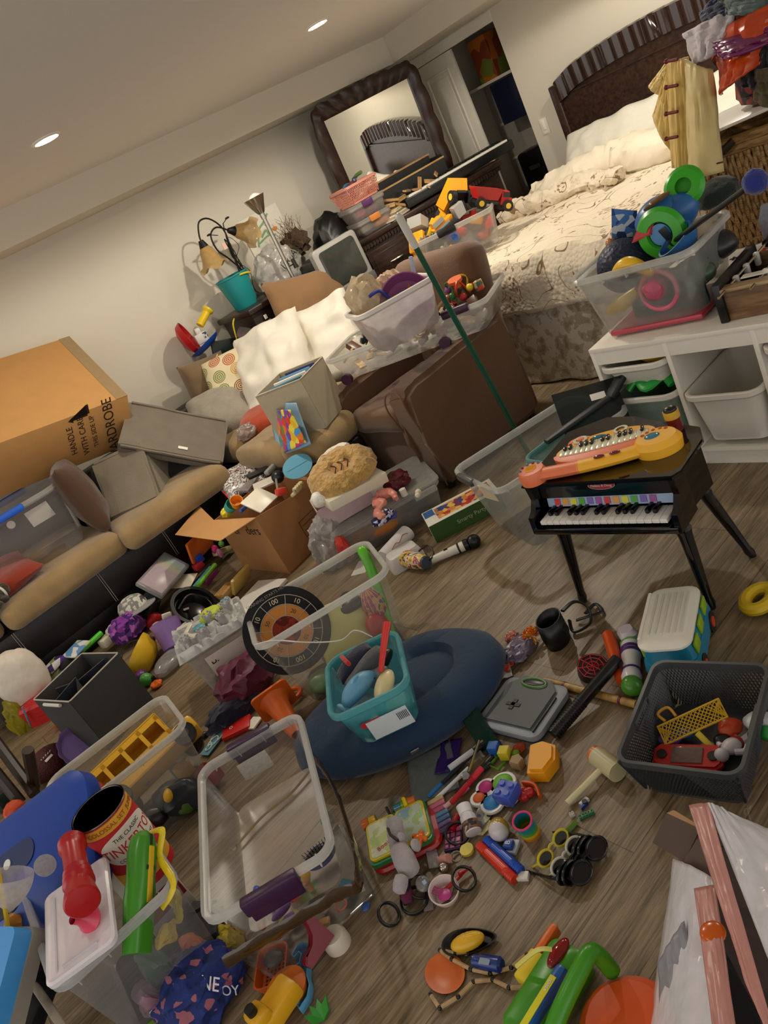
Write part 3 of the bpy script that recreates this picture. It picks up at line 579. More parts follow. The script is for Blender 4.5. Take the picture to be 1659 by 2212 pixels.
# ================================================================== bed
def quilt_mat(base='ddd0ba',ink='8a6f52',sc=7):
    mt,nt,b,N,L=mk('floral_quilt');tc=N.new('ShaderNodeTexCoord')
    def noise_(s,d=2,dist=0):
        n=N.new('ShaderNodeTexNoise');n.inputs['Scale'].default_value=s;n.inputs['Detail'].default_value=d;n.inputs['Distortion'].default_value=dist;L.new(tc.outputs['Object'],n.inputs['Vector']);return n.outputs['Fac']
    def math_(op,a,b_=None):
        m=N.new('ShaderNodeMath');m.operation=op
        for i,v in enumerate((a,b_)):
            if v is None:continue
            if isinstance(v,(int,float)):m.inputs[i].default_value=v
            else:L.new(v,m.inputs[i])
        return m.outputs[0]
    vine=math_('LESS_THAN',math_('ABSOLUTE',math_('SUBTRACT',noise_(sc*.6,0,1.2),.5)),.008)
    vm=math_('GREATER_THAN',noise_(sc*.45,0),.42)
    leaf=N.new('ShaderNodeTexVoronoi');leaf.inputs['Scale'].default_value=sc*5;L.new(tc.outputs['Object'],leaf.inputs['Vector'])
    lf=math_('MULTIPLY',math_('LESS_THAN',leaf.outputs['Distance'],.42),math_('GREATER_THAN',noise_(sc*.8,1,1),.60))
    m=math_('MAXIMUM',math_('MULTIPLY',vine,vm),math_('MULTIPLY',lf,.85))
    mx=N.new('ShaderNodeMix');mx.data_type='RGBA';mx.inputs[6].default_value=lin(base);mx.inputs[7].default_value=lin(ink);L.new(m,mx.inputs[0]);L.new(mx.outputs[2],b.inputs['Base Color']);b.inputs['Roughness'].default_value=.95
    v=N.new('ShaderNodeTexVoronoi');v.inputs['Scale'].default_value=45;L.new(tc.outputs['Object'],v.inputs['Vector']);bp=N.new('ShaderNodeBump');bp.inputs['Strength'].default_value=.8;bp.inputs['Distance'].default_value=.006;bp.invert=True;L.new(v.outputs['Distance'],bp.inputs['Height']);L.new(bp.outputs[0],b.inputs['Normal'])
    return mt
T=thing('bed','queen bed with fluted dark cherry headboard against the right wall','bed',(0,0,0))
b=B();b.box((4.26,3.2,.55),(1.92,1.56,.34),.08,seg=4);b.done('mattress',WP,T)
b=B();b.box((4.26,3.2,.26),(1.9,1.54,.26),.02);b.done('box_spring',P_('b9ab94',.9),T)
for x,y in ((3.4,2.5),(3.4,3.9),(5.1,2.5),(5.1,3.9)):b=B();b.cyl((x,y,.06),.03,.13);b.done('leg',DK2,T)
def hbtop(y):t=(y-3.15)/.86;return 1.52-.08*t*t-.03*max(0,abs(t)-.8)*5
b=B();ys=[2.28+i*(4.02-2.28)/96 for i in range(97)]
rings=[]
for i,y in enumerate(ys):
    fl=abs(sin((y-2.28)/.087*pi))**.8*.03;zt=hbtop(y);zb=zt-.15
    rings.append([Vector((5.29,y,zt)),Vector((5.29,y,zb)),Vector((5.24-fl,y,zb)),Vector((5.235-fl,y,zt-.01)),Vector((5.25-fl*.5,y,zt))])
b.loft(rings);b.done('fluted_crest',P_('2a1a14',.16,var=.1,vs=20,coat=.4),T,ang=60)
b=B();b.loft([[Vector((x,y,.35)),Vector((x,y,hbtop(y)-.14))] for y in ys[::4] for x in (5.25,)],False,False,False);b.box((5.275,3.15,.8),(.03,1.7,1.05),.003);b.done('panel',DK,T)
for y in (2.27,4.03):b=B();b.box((5.255,y,.7),(.07,.07,1.38),.012);b.done('post',DK,T)
b=B();b.box((5.24,3.15,1.3),(.016,1.62,.012));b.done('panel_moulding',DK,T)
Q=quilt_mat()
def quilt_pt(u,v):
    # u: 0 head .. 1 foot hem ; v: 0 near side hem .. 1 far side hem
    Lx,Ly,drop=1.52,1.66,.30;s=u*(Lx+drop);t=(v*(Ly+2*.26))-.26
    x=4.78-min(s,Lx);z=.755;y=2.38+max(0,min(t,Ly))
    e=max(0,s-Lx);f=max(0,-t)+max(0,t-Ly)
    x-=.05*min(1,e/.1);z-=e*.97+(f*.97 if e<.02 else f*.3)
    y+=(-1 if t<0 else 1)*.05*min(1,f/.1) if f>0 else 0
    q=Vector((x*3,y*3,0));k=noise.noise(q)*.02+noise.noise(q*2.7)*.012
    if e>0:x+=noise.noise(Vector((y*6,z*3,2)))*.02;k *= .3
    return Vector((x,y,z+k+.015*max(0,1-u*3)*abs(noise.noise(q*2))))
b=B();b.grid(70,70,quilt_pt);solo(b,'quilt',Q,'cream quilted bedspread with brown vine print over the bed','bedspread',sol=.012)
b=B();b.grid(30,30,lambda u,v:Vector((3.28+.03*noise.noise(Vector((v*9,u*3,0)))+.05*sin(v*34)*u*.3-.03*u,2.42+v*1.6,.46-.45*u)))
solo(b,'bed_skirt',multi(['cfc6b6','cfc6b6','b0a48e','9a8c78'],16,.95,'noise'),'cream printed sheet hanging to the floor at the bed foot','sheet',sol=.006)
o=pillow('white bed pillow against the dark headboard',pm(Vector((5.0,3.55,.86)),Vector((5.0,2.5,.9)),Vector((5.25,3.6,1.15))),.86,.5,.22,P_('e0dccf',.85,var=.02,bump=.2,bs=12),14,'bed_pillow',wr=.03)
pillow('second white bed pillow behind the yellow jacket by the headboard',pm(Vector((4.98,2.75,.86)),Vector((5.0,2,.9)),Vector((5.25,2.8,1.15))),.7,.5,.2,P_('e0dccf',.85,var=.02,bump=.2,bs=12),15,'bed_pillow',wr=.03)
def rumple(name,label,path,r,h,mat,seed):
    b=B();P=bez(path,60);b.tube(P,lambda t:r*(.55+.45*sin(pi*min(1,max(.02,t)))),20)
    for v in b.m.verts:v.co.z=.77+(v.co.z-.77)*h
    b.rid(.03,9,seed);b.disp(.02,5,seed)
    for v in b.m.verts:v.co.z=max(v.co.z,.755)
    return solo(b,name,mat,label,'comforter')
rumple('comforter','cream comforter rolled in rumples across the upper bed',[(4.72,4.05,.8),(4.6,3.7,.82),(4.72,3.3,.84),(4.6,2.9,.82),(4.7,2.55,.8)],.17,.75,P_('e3d8c4',.9,var=.04,bump=.3,bs=14),3)
rumple('folded_quilt_edge','turned-down edge of the printed bedspread beside the comforter',[(4.35,4.1,.8),(4.35,3.75,.82),(4.45,3.4,.82),(4.35,3.1,.8)],.1,.7,Q,6)
T=thing('magazine','open magazine lying on the bed near the closet','magazine',(4.62,4.02,.80),(0,0,-30));b=B();b.grid(10,6,lambda u,v:Vector(((u-.5)*.36,(v-.5)*.26,.015*abs(sin(u*2*pi)))));b.done('pages',multi(['b98f4a','d9c9a0','6a5436','e8e0cc'],20),T,sol=.004)
def inbin(b,name,mat,label,cat,M,x,y,z,rx=0,ry=0,rz=0,**k):o=solo(b,name,mat,label,cat,**k);o.matrix_world=M@ TM((x,y,z),(rx,ry,rz));return o
# bin of toy trucks on the bed corner
o_,y_,w_,d_=rim((927,507),(1077,436),(1110,398),.985)
CL=clear('e6e6e2',.28)
TB=tub('storage_bin','frosted clear bin of yellow toy trucks on the bed corner','storage bin',(3.62,3.83,.765),-52,.56,.36,.235,CL,clear('eeeeea',.5),tp=.86)
b=B();b.box((-.02,-.185,.222),(.12,.02,.05),.01);b.done('clip',pl('151515'),TB)
def place(M,x,y,z,rx=0,ry=0,rz=0):return M@ TM((x,y,z),(rx,ry,rz))
TBM=TM((3.62,3.83,.765),(0,0,-52))
def dump_truck(label,M,body='f2a81d',cab='f2a81d',s=1):
    T=thing('toy_dump_truck',label,'toy truck',M=M@ Matrix.Scale(s,4))
    b=B();b.loft([[Vector(p) for p in ((-.09,-.05,.06),(.05,-.05,.06),(.05,.05,.06),(-.09,.05,.06))],[Vector(p) for p in ((-.12,-.065,.13),(.07,-.065,.13),(.07,.065,.13),(-.12,.065,.13))],[Vector(p) for p in ((-.112,-.058,.13),(.063,-.058,.13),(.063,.058,.13),(-.112,.058,.13))],[Vector(p) for p in ((-.085,-.045,.065),(.045,-.045,.065),(.045,.045,.065),(-.085,.045,.065))]],True,True);b.done('tipper',pl(body),T)
    b=B();b.box((.1,0,.08),(.06,.1,.09),.012);b.box((.13,0,.06),(.05,.09,.05),.01);b.done('cab',pl(cab),T);b=B();b.box((.104,0,.1),(.045,.104,.03));b.done('window',pl('20242a',.1),T)
    b=B();b.box((.02,0,.045),(.24,.06,.02));b.done('chassis',pl('22252a'),T)
    for x in (-.07,.12):
        for s_ in (-1,1):q=B();q.cyl((x,s_*.055,.035),.035,.028,rot=(90,0,0));o=q.done('wheel',pl('16181a',.6),T);q=B();q.cyl((x,s_*.069,.035),.018,.004,rot=(90,0,0));q.done('hub',pl('e8c13a'),o)
    return T
dump_truck('yellow toy dump truck with raised bed topmost in the truck bin',place(TBM,.06,.06,.27,30,35,150),s=1.1)
dump_truck('red toy truck with yellow hubs at the right edge of the truck bin',place(TBM,.23,.02,.21,10,30,30),'b3231f','c22420',.95)
def loader(label,M):
    T=thing('toy_excavator',label,'toy truck',M=M);b=B();b.box((0,0,.05),(.16,.1,.05),.01,tp=.8);b.box((-.02,0,.09),(.08,.09,.05),.012);b.done('body',pl('f2a01d'),T)
    b=B();b.loft([[Vector((.09,y,.02)),Vector((.15,y,.02)),Vector((.17,y,.09)),Vector((.10,y,.09))] for y in (-.06,0,.06)]);b.done('bucket',pl('a9a8a2'),T)
    b=B();b.box((-.02,-.052,.09),(.08,.004,.03));b.box((-.02,-.052,.05),(.12,.004,.02));b.done('side_panel',pl('9c9b95'),T)
    for s_ in (-1,1):q=B();q.box((0,s_*.055,.025),(.16,.025,.045),.02);q.done('track',pl('202224',.6),T)
    return T
loader('orange toy loader with grey louvred side lying in the truck bin',place(TBM,-.03,-.07,.20,0,-15,20))
T=loader('yellow toy excavator with silver claw at the left of truck bin',place(TBM,-.2,-.03,.18,0,-60,60))
for i,(c,x,y,z,k,nm) in enumerate((('2f6fc0',-.1,.09,.22,0,'small blue toy tractor standing in the truck bin'),('6fb8d8',-.16,.1,.2,1,'pale blue round toy in the truck bin'),('c4302a',.05,-.1,.17,0,'red toy block under the loader in truck bin'),('2c5fb8',.0,-.12,.16,1,'royal blue toy piece near the clip of truck bin'),('e8a02a',-.05,-.11,.09,1,'amber toy seen through the front of truck bin'),('b7372c',.17,-.05,.09,0,'red toy seen through the right end of truck bin'),('4a7d3a',-.14,-.1,.05,0,'green toy at the bottom left of truck bin'),('3a5fa0',.1,-.1,.05,0,'blue toy at the bottom of truck bin'),('d8c23a',.02,-.11,.05,1,'yellow toy at the bottom middle of truck bin'))):
    b=B();b.box(d=(.09,.06,.06),bev=.018) if k==0 else b.sph(r=.04,sc=(1.3,1,.9));q=solo(b,'toy',pl(c),nm,'toy');q.matrix_world=place(TBM,x,y,z,20*i,15,40*i)
for i,(c,x,y,z,s,r,n_) in enumerate((('d8b020',-.12,-.05,.26,(.12,.03,.03),(0,-40,20),'yellow toy crane arm sticking up left in the truck bin'),('9a9894',-.2,-.06,.20,(.06,.05,.03),(30,0,60),'silver toy claw bucket at the left of the truck bin'),('b8241c',.1,.08,.2,(.1,.05,.05),(0,15,20),'red toy fire truck body between the trucks in the bin'),('3a78c0',-.02,.12,.22,(.06,.04,.05),(0,0,40),'mid blue toy car behind the loader in truck bin'),('e0a01c',.16,-.09,.19,(.08,.04,.04),(0,25,-20),'yellow toy plough leaning on the right rim of truck bin'),('26282c',.02,-.02,.2,(.07,.03,.03),(0,30,70),'black toy chassis in the middle of the truck bin'),('c8c4ba',-.08,-.12,.12,(.05,.03,.05),(0,0,10),'pale toy part behind the front wall of truck bin'),('d83a2a',.22,-.08,.14,(.06,.05,.05),(0,0,0),'bright red toy cab at the right end of truck bin'))):b=B();b.box(d=s,bev=.008);b.box((s[0]*.3,0,s[2]*.5),(s[0]*.4,s[1]*.8,s[2]*.7),.006);inbin(b,'toy',pl(c),n_,'toy',TBM,x,y,z,*r)
# ================================================================== white storage unit
WT=P_('e4ded2',.45,var=.01)
TW=thing('storage_unit','low white storage frame with pull-out plastic trays','storage unit',(2.37,2.08,0),(0,0,-88))
b=B();W3,D3,H3=.99,.44,.56;
b.box((W3/2,D3/2,H3-.009),(W3,D3,.018),.002)
for x in (.009,W3/3,W3*2/3,W3-.009):b.box((x,D3/2,(H3+.04)/2-.02),(.018,D3-.004,H3-.02),.001)
b.box((W3/2,D3/2,.075),(W3,D3-.01,.018));b.box((W3/2,.03,.035),(W3,.018,.07));b.box((W3/2,D3-.006,H3/2),(W3-.02,.008,H3-.03))
b.box((W3/2,.012,H3-.045),(W3-.03,.016,.055));b.done('frame',WT,TW)
TR=P_('ded9cf',.4,var=.01);TRG=clear('b8cbbc',.75)
def tray(label,col,z,h,mat=None,dx=0,out=.0):
    T=thing('storage_tray',label,'storage tray',M=TM((2.37,2.08,0),(0,0,-88))@ TM((W3/6+col*W3/3+dx,D3/2-out,z)),group='white pull-out trays')
    b,q=tub_b(.30,.42,h,tp=.84,r=.045,lip=.014,wall=.003);b.done('tub',mat or TR,T);q.done('rim',TR,T);return T
tray('shallow white tray upper left in the white storage unit',0,.375,.1,out=.03);tray('deep greenish tray lower left in the white storage unit',0,.12,.215,TRG,out=.03)
tray('deep white tray low in the middle column of storage unit',1,.11,.22,out=.05);tray('shallow white tray upper right in the white storage unit',2,.375,.1,out=.04);tray('deep white tray lower right in the white storage unit',2,.13,.215,out=.05)
LM=TM((2.37,2.08,0),(0,0,-88))
b=B();b.tube(bez([(-.09,0,0),(-.05,.02,.03),(0,-.02,.01),(.06,.02,.03),(.1,0,0)],20),.022,10,flat=.6);q=solo(b,'toy_crocodile',pl('1f9a3a'),'glossy green toy lying across the lower left tray','toy');q.matrix_world=LM@ TM((.19,.03,.355),(0,0,5))
b=B();b.sph(r=.05,sc=(1.3,1,.5));q=solo(b,'toy_duck',pl('d8a820'),'yellow toy in the upper left tray of storage unit','toy');q.matrix_world=LM@ TM((.22,.1,.46))
# second unit behind
TW2=thing('storage_unit','second white storage unit standing behind the first under the hamper','storage unit',(2.84,2.16,0),(0,0,-88))
b=B();b.box((W3/2,.46,.55),(W3,.9,.018),.002);b.box((.009,.46,.27),(.018,.9,.54));b.box((W3-.009,.46,.27),(.018,.9,.54));b.box((W3/2,.91,.27),(W3,.012,.54));b.done('frame',WT,TW2)
# bin of balls
PM=TM((2.63,1.86,.561),(0,0,-84))
TP=thing('storage_bin','big frosted bin of balls and sports toys on the white unit','storage bin',M=PM)
bb,q=tub_b(.52,.42,.275,tp=.84,r=.06,lip=.018);bb.done('tub',clear('e4e4e0',.24),TP);[q.box((-.2+.1*i,s*.2,.255),(.004,.016,.03)) for i in range(5) for s in (-1,1)];q.done('rim',clear('f0f0ec',.5),TP)
b=B();b.sph(r=.105,u=32,v=20);inbin(b,'playground_ball',P_('1c2740',.5,bump=.9,kind='vor',bs=70,bd=.004),'navy blue textured playground ball at the left of the balls bin','ball',PM,-.13,.02,.22)
b=B();b.sph(r=.1,u=32,v=20);inbin(b,'basketball',P_('0f1420',.5,bump=.9,kind='vor',bs=70,bd=.004),'black ribbed ball behind the navy ball in the balls bin','ball',PM,-.02,.14,.26)
T=thing('toy_blaster','chunky blue toy camera set with big green dial rings','toy',M=PM@ TM((.07,.03,.32),(10,-18,0)))
b=B();b.sph((0,.06,0),.1,(1.25,.75,.75));b.sph((-.02,.05,.03),.09,(1.1,.9,.8));b.done('body',pl('2a63a0'),T)
b=B();b.lathe([(.045,0),(.09,0),(.098,.012),(.085,.03),(.05,.034),(.045,.02)],n=36);b.done('green_dial',pl('35a021'),T,M=TM((.02,-.06,-.0),(78,0,0)))
b=B();b.cyl((.02,-.075,.003),.04,.02,rot=(78,0,0));b.done('blue_button',pl('4a86b8'),T);b=B();b.lathe([(.03,0),(.07,0),(.075,.012),(.06,.025),(.03,.028)],n=32);b.done('green_dial',pl('35a021'),T,M=TM((.1,.1,.05),(60,0,20)))
b=B();b.sph((0,0,0),.05,(1.2,.7,.25));b.done('amber_window',pl('7a5a3c',.1),T,M=TM((.03,.02,.09),(-20,0,0)))
b=B();b.box((.045,-.098,.0),(.03,.004,.05),.002);b.done('label',pl('16202e'),T)
T=thing('toy_scoop','blue open plastic scoop with a rounded lip in the balls bin','toy',M=PM@ TM((.18,-.06,.24),(15,-30,20)));b=B();b.shell([(.0,0),(.03,.0),(.05,.03),(.055,.07)],.005,sc=(1.4,1,1));b.done('bowl',pl('245a94',.25),T)
T=thing('selfie_stick','black foam-gripped club with a blue padded tip jutting from the balls bin','toy club',(0,0,0));A_,B_=PM@ Vector((.12,-.1,.22)),U(1640,385,1.55,1) 
A_=U(1395,560,1.9,1) if False else U(1430,540,.80);B_=U(1632,392,1.04)
dr=(B_-A_).normalized();b=B();b.tube([A_,A_+dr*.13],.021,12);b.done('grip',P_('191a1c',.7,bump=.4,bs=60),T);b=B();b.tube([A_+dr*.12,B_],.009,10);b.done('shaft',pl('101114'),T);b=B();b.ico(B_,.036,3);b.rid(.004,40);b.done('padded_tip',fab('1c2a78'),T)
b=B();b.tube(bez([(-.07,0,0),(0,0,.02),(.08,0,-.04)],16),lambda t:.012+.014*sin(pi*t),12);inbin(b,'toy_banana',pl('e6b820'),'yellow banana-shaped toy poking over the balls bin rim','toy',PM,-.0,-.16,.255)
b=B();b.tube(bez([(-.07,0,0),(0,0,.02),(.08,0,.06)],16),lambda t:.014+.014*sin(pi*t),12);inbin(b,'toy_bat',pl('c9a62c'),'yellow toy bat seen through the left wall of balls bin','toy',PM,-.1,-.13,.1)
T=thing('tambourine','pink ring toy with a spiky ball seen through the balls bin','toy',M=PM@ TM((.08,-.165,.15),(85,0,0)));b=B();b.tube([(.07*cos(2*pi*i/30),.07*sin(2*pi*i/30),0) for i in range(30)],.009,8,closed=True);b.done('ring',pl('c9627a'),T);b=B();b.ico((-.012,.01,0),.042,3);b.disp(.008,90);b.done('spiky_ball',pl('b8566c',.6),T)
b=B();b.box(d=(.38,.3,.022),bev=.008);inbin(b,'red_board',pl('b3404c'),'red flat board standing on the floor of the balls bin','board',PM,.02,-.02,.02)
b=B();b.box(d=(.3,.02,.16),bev=.008);inbin(b,'green_board',pl('22403c'),'dark green panel toy inside the balls bin','board',PM,.07,-.1,.12)
b=B();b.box(d=(.1,.004,.16),bev=.001);inbin(b,'blister_card',multi(['1f3f78','3f6fae','b9c4cc','16305a'],30),'blue printed toy packaging card upright in the balls bin','packaging',PM,-.14,.13,.34,20,25,10)
b=B();b.sph(r=.022);inbin(b,'wooden_ball',wood('c98a5c','a86a3c',.3),'small tan wooden ball by the navy ball','ball',PM,-.2,.1,.30)
b=B();b.prism([(0,0),(.08,.01),(.1,.05),(.03,.04)],0,.03,bev=.004);inbin(b,'red_toy',pl('b3262a'),'red angular toy part between the dark balls and green dial','toy',PM,-.02,-.04,.31,70,0,0)
for i,(c,x,y,z) in enumerate((('26324a',.12,.05,.12),('3a4f3a',.16,-.05,.14),('7a4a4a',.0,.05,.1),('24262c',.2,.1,.18))):b=B();b.ico(r=.07,sub=3,sc=(1.2,.8,.8));b.disp(.015,12,i);inbin(b,'toy',pl(c),['dark blue toy deep inside the balls bin','dull green toy at the right inside the balls bin','dusky red toy deep inside the balls bin','black bag item at the right end of balls bin'][i],'toy',PM,x,y,z)
# foam/wood game tray, guitar neck, paper, hamper, clothes
T=thing('foosball_table','tabletop foosball game with wood sides and black ends on the white unit','tabletop game',M=TM((2.44,1.55,.561),(0,0,-84)))
b=B();b.box((.33,.02,.055),(.6,.02,.11),.002);b.box((.33,.33,.055),(.6,.02,.11),.002);b.done('side_board',wood('8a6a48','5a4028',.45),T)
b=B();b.box((.33,.02,.114),(.6,.05,.012),.003);b.done('top_rail',wood('b39a74','8f7450',.45),T);b=B();b.box((.33,.175,.02),(.6,.3,.01));b.done('pitch',pl('15251a'),T)
b=B();b.box((.02,.175,.07),(.03,.36,.14),.004);b.done('end_board',pl('0d0d0d'),T);b=B();b.box((.33,.008,.05),(.16,.008,.04),.018);b.done('hand_slot',pl('0d0d0d'),T)
for i in range(4):
    b=B();b.tube([(.05+.1*i,-.06+.02*i,.115),(.05+.1*i,.44,.115)],.005,8);o=b.done('rod',met('cfcabd',.2),T);b=B();b.tube([(.05+.1*i,.4,.115),(.05+.1*i,.5,.115)],.014,10);b.done('grip',pl('0c0c0c'),o)
    for k in range(3):b=B();b.box((.05+.1*i,.1+.1*k,.1),(.02,.022,.05),.006);b.done('player',pl('d5d0c8'),o)
b=B();b.box((.15,.07,.125),(.13,.03,.004));b.box((.32,.07,.125),(.13,.03,.004));b.done('score_strip',pl('dedad0'),T)
T=thing('game_controller_board','white angular plastic toy panel with printed symbols beside the hamper','toy',M=TM((3.0,1.75,.575),(6,0,-75)));b=B();b.prism([(-.14,0),(-.09,-.07),(.2,-.08),(.2,.08),(-.05,.07)],0,.02,bev=.004);b.done('panel',pl('dfddd6'),T)
for i,c in enumerate(('25524c','151515','d98a42','c2263a')):b=B();b.cyl((-.07+.055*i,0,.0205),.015,.002) if i != 1 else (b.box((-.015,0,.0205),(.03,.009,.002)),b.box((-.015,0,.0205),(.009,.03,.002)));b.done('symbol',pl(c),T)
T=thing('bottle','clear plastic bottle with blue band at the right edge by the hamper','bottle',M=TM((3.05,1.62,.59),(0,0,0)));b=B();b.lathe([(0,0),(.033,0),(.035,.12),(.02,.15),(.014,.17),(0,.17)]);b.done('body',clear('b8c0d0',.6),T);b=B();b.cyl((0,0,.03),.036,.03);b.done('band',pl('24306a'),T)
def hamper():
    T=thing('wicker_hamper','tall brown wicker hamper on the white unit at the right edge','hamper',(3.42,1.70,.562),(0,0,-84));random.seed(9)
    w_,d_,h_=.5,.36,.46;b=B()
    for f in range(4):
        L_=w_ if f% 2==0 else d_;D_=d_ if f% 2==0 else w_;n=int(L_/.016)
        for i in range(n+1):
            t=-1+2*i/n;pts=[]
            for k in range(12):
                z=k/11*h_*.86;bulge=1+.05*sin(pi*z/h_);p=Vector((t*L_/2+random.uniform(-.003,.003),-D_/2*bulge-.006*(1 if (k+i)% 2 else-1),z));pts.append(Matrix.Rotation(f*pi/2,4,'Z')@ p)
            b.tube(pts,.0085,6)
    b.done('woven_sides',wood('a8824e','6e4f2a',.6,30),T);b=B()
    for k in range(7):
        z=.02+k*.075 if k<5 else h_*.86+(k-5)*.03;R=rr(w_+(.02 if k>4 else 0),d_+(.02 if k>4 else 0),.04,z)
        b.tube([p+Vector((0,0,.004*(-1)**i)) for i,p in enumerate(R)],.009 if k<5 else .02,8,closed=True)
    b.done('woven_bands',wood('9c7844','63461f',.6,30),T);b=B();b.tube(bez([(-.2,-.2,.42),(-.15,-.225,.40),(-.08,-.2,.43)]),.016,8);b.done('handle',P_('20140c',.4),T)
    b=B();b.loft([rr(w_,d_,.04,.0),rr(w_,d_,.04,.01)]);b.done('base',wood('9c7844','63461f',.6,30),T)
hamper()
b=B();b.box(d=(.6,.45,.012),bev=.002);q=solo(b,'white_board',pl('d9d6cf'),'white flat board lying on top of the wicker hamper','board');put(q,(3.42,1.68,1.06),(0,-3,-84))
T=thing('yellow_jacket','child yellow satin jacket with red frog buttons draped over the hamper','jacket',(0,0,0));JK=P_('d6b460',.5,var=.1,vs=8,bump=.4,bs=14,sheen=.4)
c1,c2,c3,c4=U(1440,130,3.1,0),U(1535,145,3.1,0),U(1565,370,3.1,0),U(1475,360,3.1,0)
def surf(tl,tr,br,bl,bulge=.03,seed=0,wr=.012,nx=18,ny=24,dirv=Vector((-1,-.2,.1))):
    b=B();b.grid(nx,ny,lambda u,v:(tl*(1-u)+tr*u)*(1-v)+(bl*(1-u)+br*u)*v+dirv*(bulge*sin(pi*u)*(.4+.6*v)+wr*noise.noise(Vector((u*7,v*2.5,seed)))+wr*.6*noise.noise(Vector((u*3,v*9,seed+5)))));return b
surf(U(1437,135,3.08,0),U(1487,122,3.08,0),U(1487,365,3.12,0),U(1452,362,3.12,0),.02,1).done('front_panel',JK,T,sol=.006)
surf(U(1480,128,3.05,0),U(1540,150,3.05,0),U(1562,370,3.02,0),U(1490,378,3.02,0),.06,2).done('sleeve',P_('cdb778',.5,var=.1,vs=8,bump=.4,bs=14,sheen=.4),T,sol=.01)
surf(U(1440,135,3.1,0),U(1441,160,3.1,0),U(1425,205,3.15,0),U(1402,185,3.15,0),.02,3).done('collar_flap',P_('ddc47e',.5,bump=.3,bs=14),T,sol=.006)
surf(U(1441,150,3.1,0),U(1446,150,3.1,0),U(1450,330,3.14,0),U(1410,250,3.14,0),.02,4).done('back_panel',JK,T,sol=.006)
RD=pl('6a1418',.6)
for y0 in (131,187,244,298):b=B();b.tube([U(1439,y0+2,3.05,0),U(1464,y0-3,3.04,0)],.006,8);b.sph(U(1439,y0+2,3.05,0),.009);b.done('frog_button',RD,T)
b=B();b.tube([U(1491,366,3.0,0),U(1562,350,3.0,0)],.003,6);b.done('cuff_piping',RD,T)
blob('dark_green_cap','dark green rounded cloth under the yellow sleeve','cloth',(3.12,1.83,.80),(.1,.09,.06),fab('10201c'),21,amp=.1)
surf(U(1470,90,3.2,0),U(1600,20,3.2,0),U(1560,120,3.1,0),U(1505,138,3.1,0),.08,6,.03).done
def drape(name,label,cat,pts,mat,bulge=.08,seed=0,wr=.03,th=.01):b=surf(*pts,bulge,seed,wr);return solo(b,name,mat,label,cat,sol=th)
drape('white_shirt','pale lavender white shirt hanging above the yellow jacket','shirt',(U(1475,75,3.25,0),U(1600,10,3.25,0),U(1560,110,3.1,0),U(1500,140,3.1,0)),fab('b9b2b8',bump=.2),.05,6,.025)
drape('red_costume','shiny red and gold costume cloth hanging from the clothes pile','costume',(U(1540,75,3.2,0),U(1700,-10,3.2,0),U(1640,140,3.05,0),U(1560,205,3.05,0)),P_('9c1a0c',.28,vs=9,tint='c8501a'),.12,7,.028)
drape('magenta_costume','magenta and purple cloth across the red costume','costume',(U(1530,95,3.12,0),U(1660,60,3.12,0),U(1660,95,3.05,0),U(1560,130,3.02,0)),P_('7a1c3c',.35,vs=12,tint='5a1f6a'),.06,8,.02)
drape('black_cloth','black velvet cloth at the right of the clothes pile','cloth',(U(1600,110,3.1,0),U(1690,90,3.1,0),U(1690,190,3.1,0),U(1600,185,3.1,0)),fab('0a0c10'),.05,9,.03)
drape('navy_cloth','navy blue cloth at the top of the clothes pile','cloth',(U(1510,30,3.3,0),U(1560,-20,3.3,0),U(1600,20,3.25,0),U(1520,48,3.25,0)),fab('121c3c'),.03,10,.02)
drape('teal_costume','grey green sheer cloth on top of the clothes pile','cloth',(U(1550,0,3.3,0),U(1660,-30,3.3,0),U(1660,25,3.2,0),U(1570,30,3.2,0)),fab('4f6462'),.05,11,.025)
drape('olive_scarf','olive brown scarf hanging at the far right edge','scarf',(U(1630,150,3.05,0),U(1700,140,3.05,0),U(1700,240,3.05,0),U(1630,215,3.05,0)),fab('4f4426'),.04,12,.02)
blob('clothes_heap','heap of mixed dark costume clothes on the hamper board','clothes',(3.5,1.55,1.07),(.3,.3,.34),multi(['5a1418','1a1a2c','7a2a1c','2c3a3c'],9,.8,'noise'),23)
# ================================================================== armchair
AB=fab('5e4028',var=.06,vs=5,bump=.2)
AM=TM((2.16,3.78,0),(0,0,-92))
T=thing('armchair','brown upholstered recliner armchair seen from its right side','armchair',M=AM)
W4,D4=.80,.82
def soft(b,amp=.006,sd=0):bmesh.ops.subdivide_edges(b.m,edges=[e for e in b.m.edges if e.calc_length()>.09],cuts=5,use_grid_fill=True);b.disp(amp,7,sd);return b
b=B();b.box((W4/2,.39,.23),(W4-.26,.7,.34),.03,seg=3);soft(b).done('base',AB,T,ang=60)
for i,x in enumerate((.09,W4-.09)):
    b=B();prof=[(-.005,.04),(.0,.3),(-.035,.50),(-.02,.57),(.06,.6),(.72,.62),(.76,.5),(.74,.04)]
    b.loft([[Vector((x+s*.085,y,z)) for y,z in prof] for s in (-1,1)]);bmesh.ops.bevel(b.m,geom=list(b.m.edges),offset=.028,segments=3,affect='EDGES');soft(b,.004,i).done('arm',AB,T,ang=60)
    b=B();b.tube(bez([(x+.065,-.018,.05),(x+.07,-.012,.3),(x+.08,-.045,.50),(x+.05,-.03,.585),(x-.05,-.03,.585),(x-.08,-.045,.5),(x-.07,-.012,.3),(x-.065,-.018,.05)],40),.005,6);b.done('arm_piping',AB,T)
b=B();b.box((W4/2,.30,.41),(W4-.34,.62,.14),.05,seg=3);soft(b,.008,3).done('seat_cushion',AB,T,ang=60)
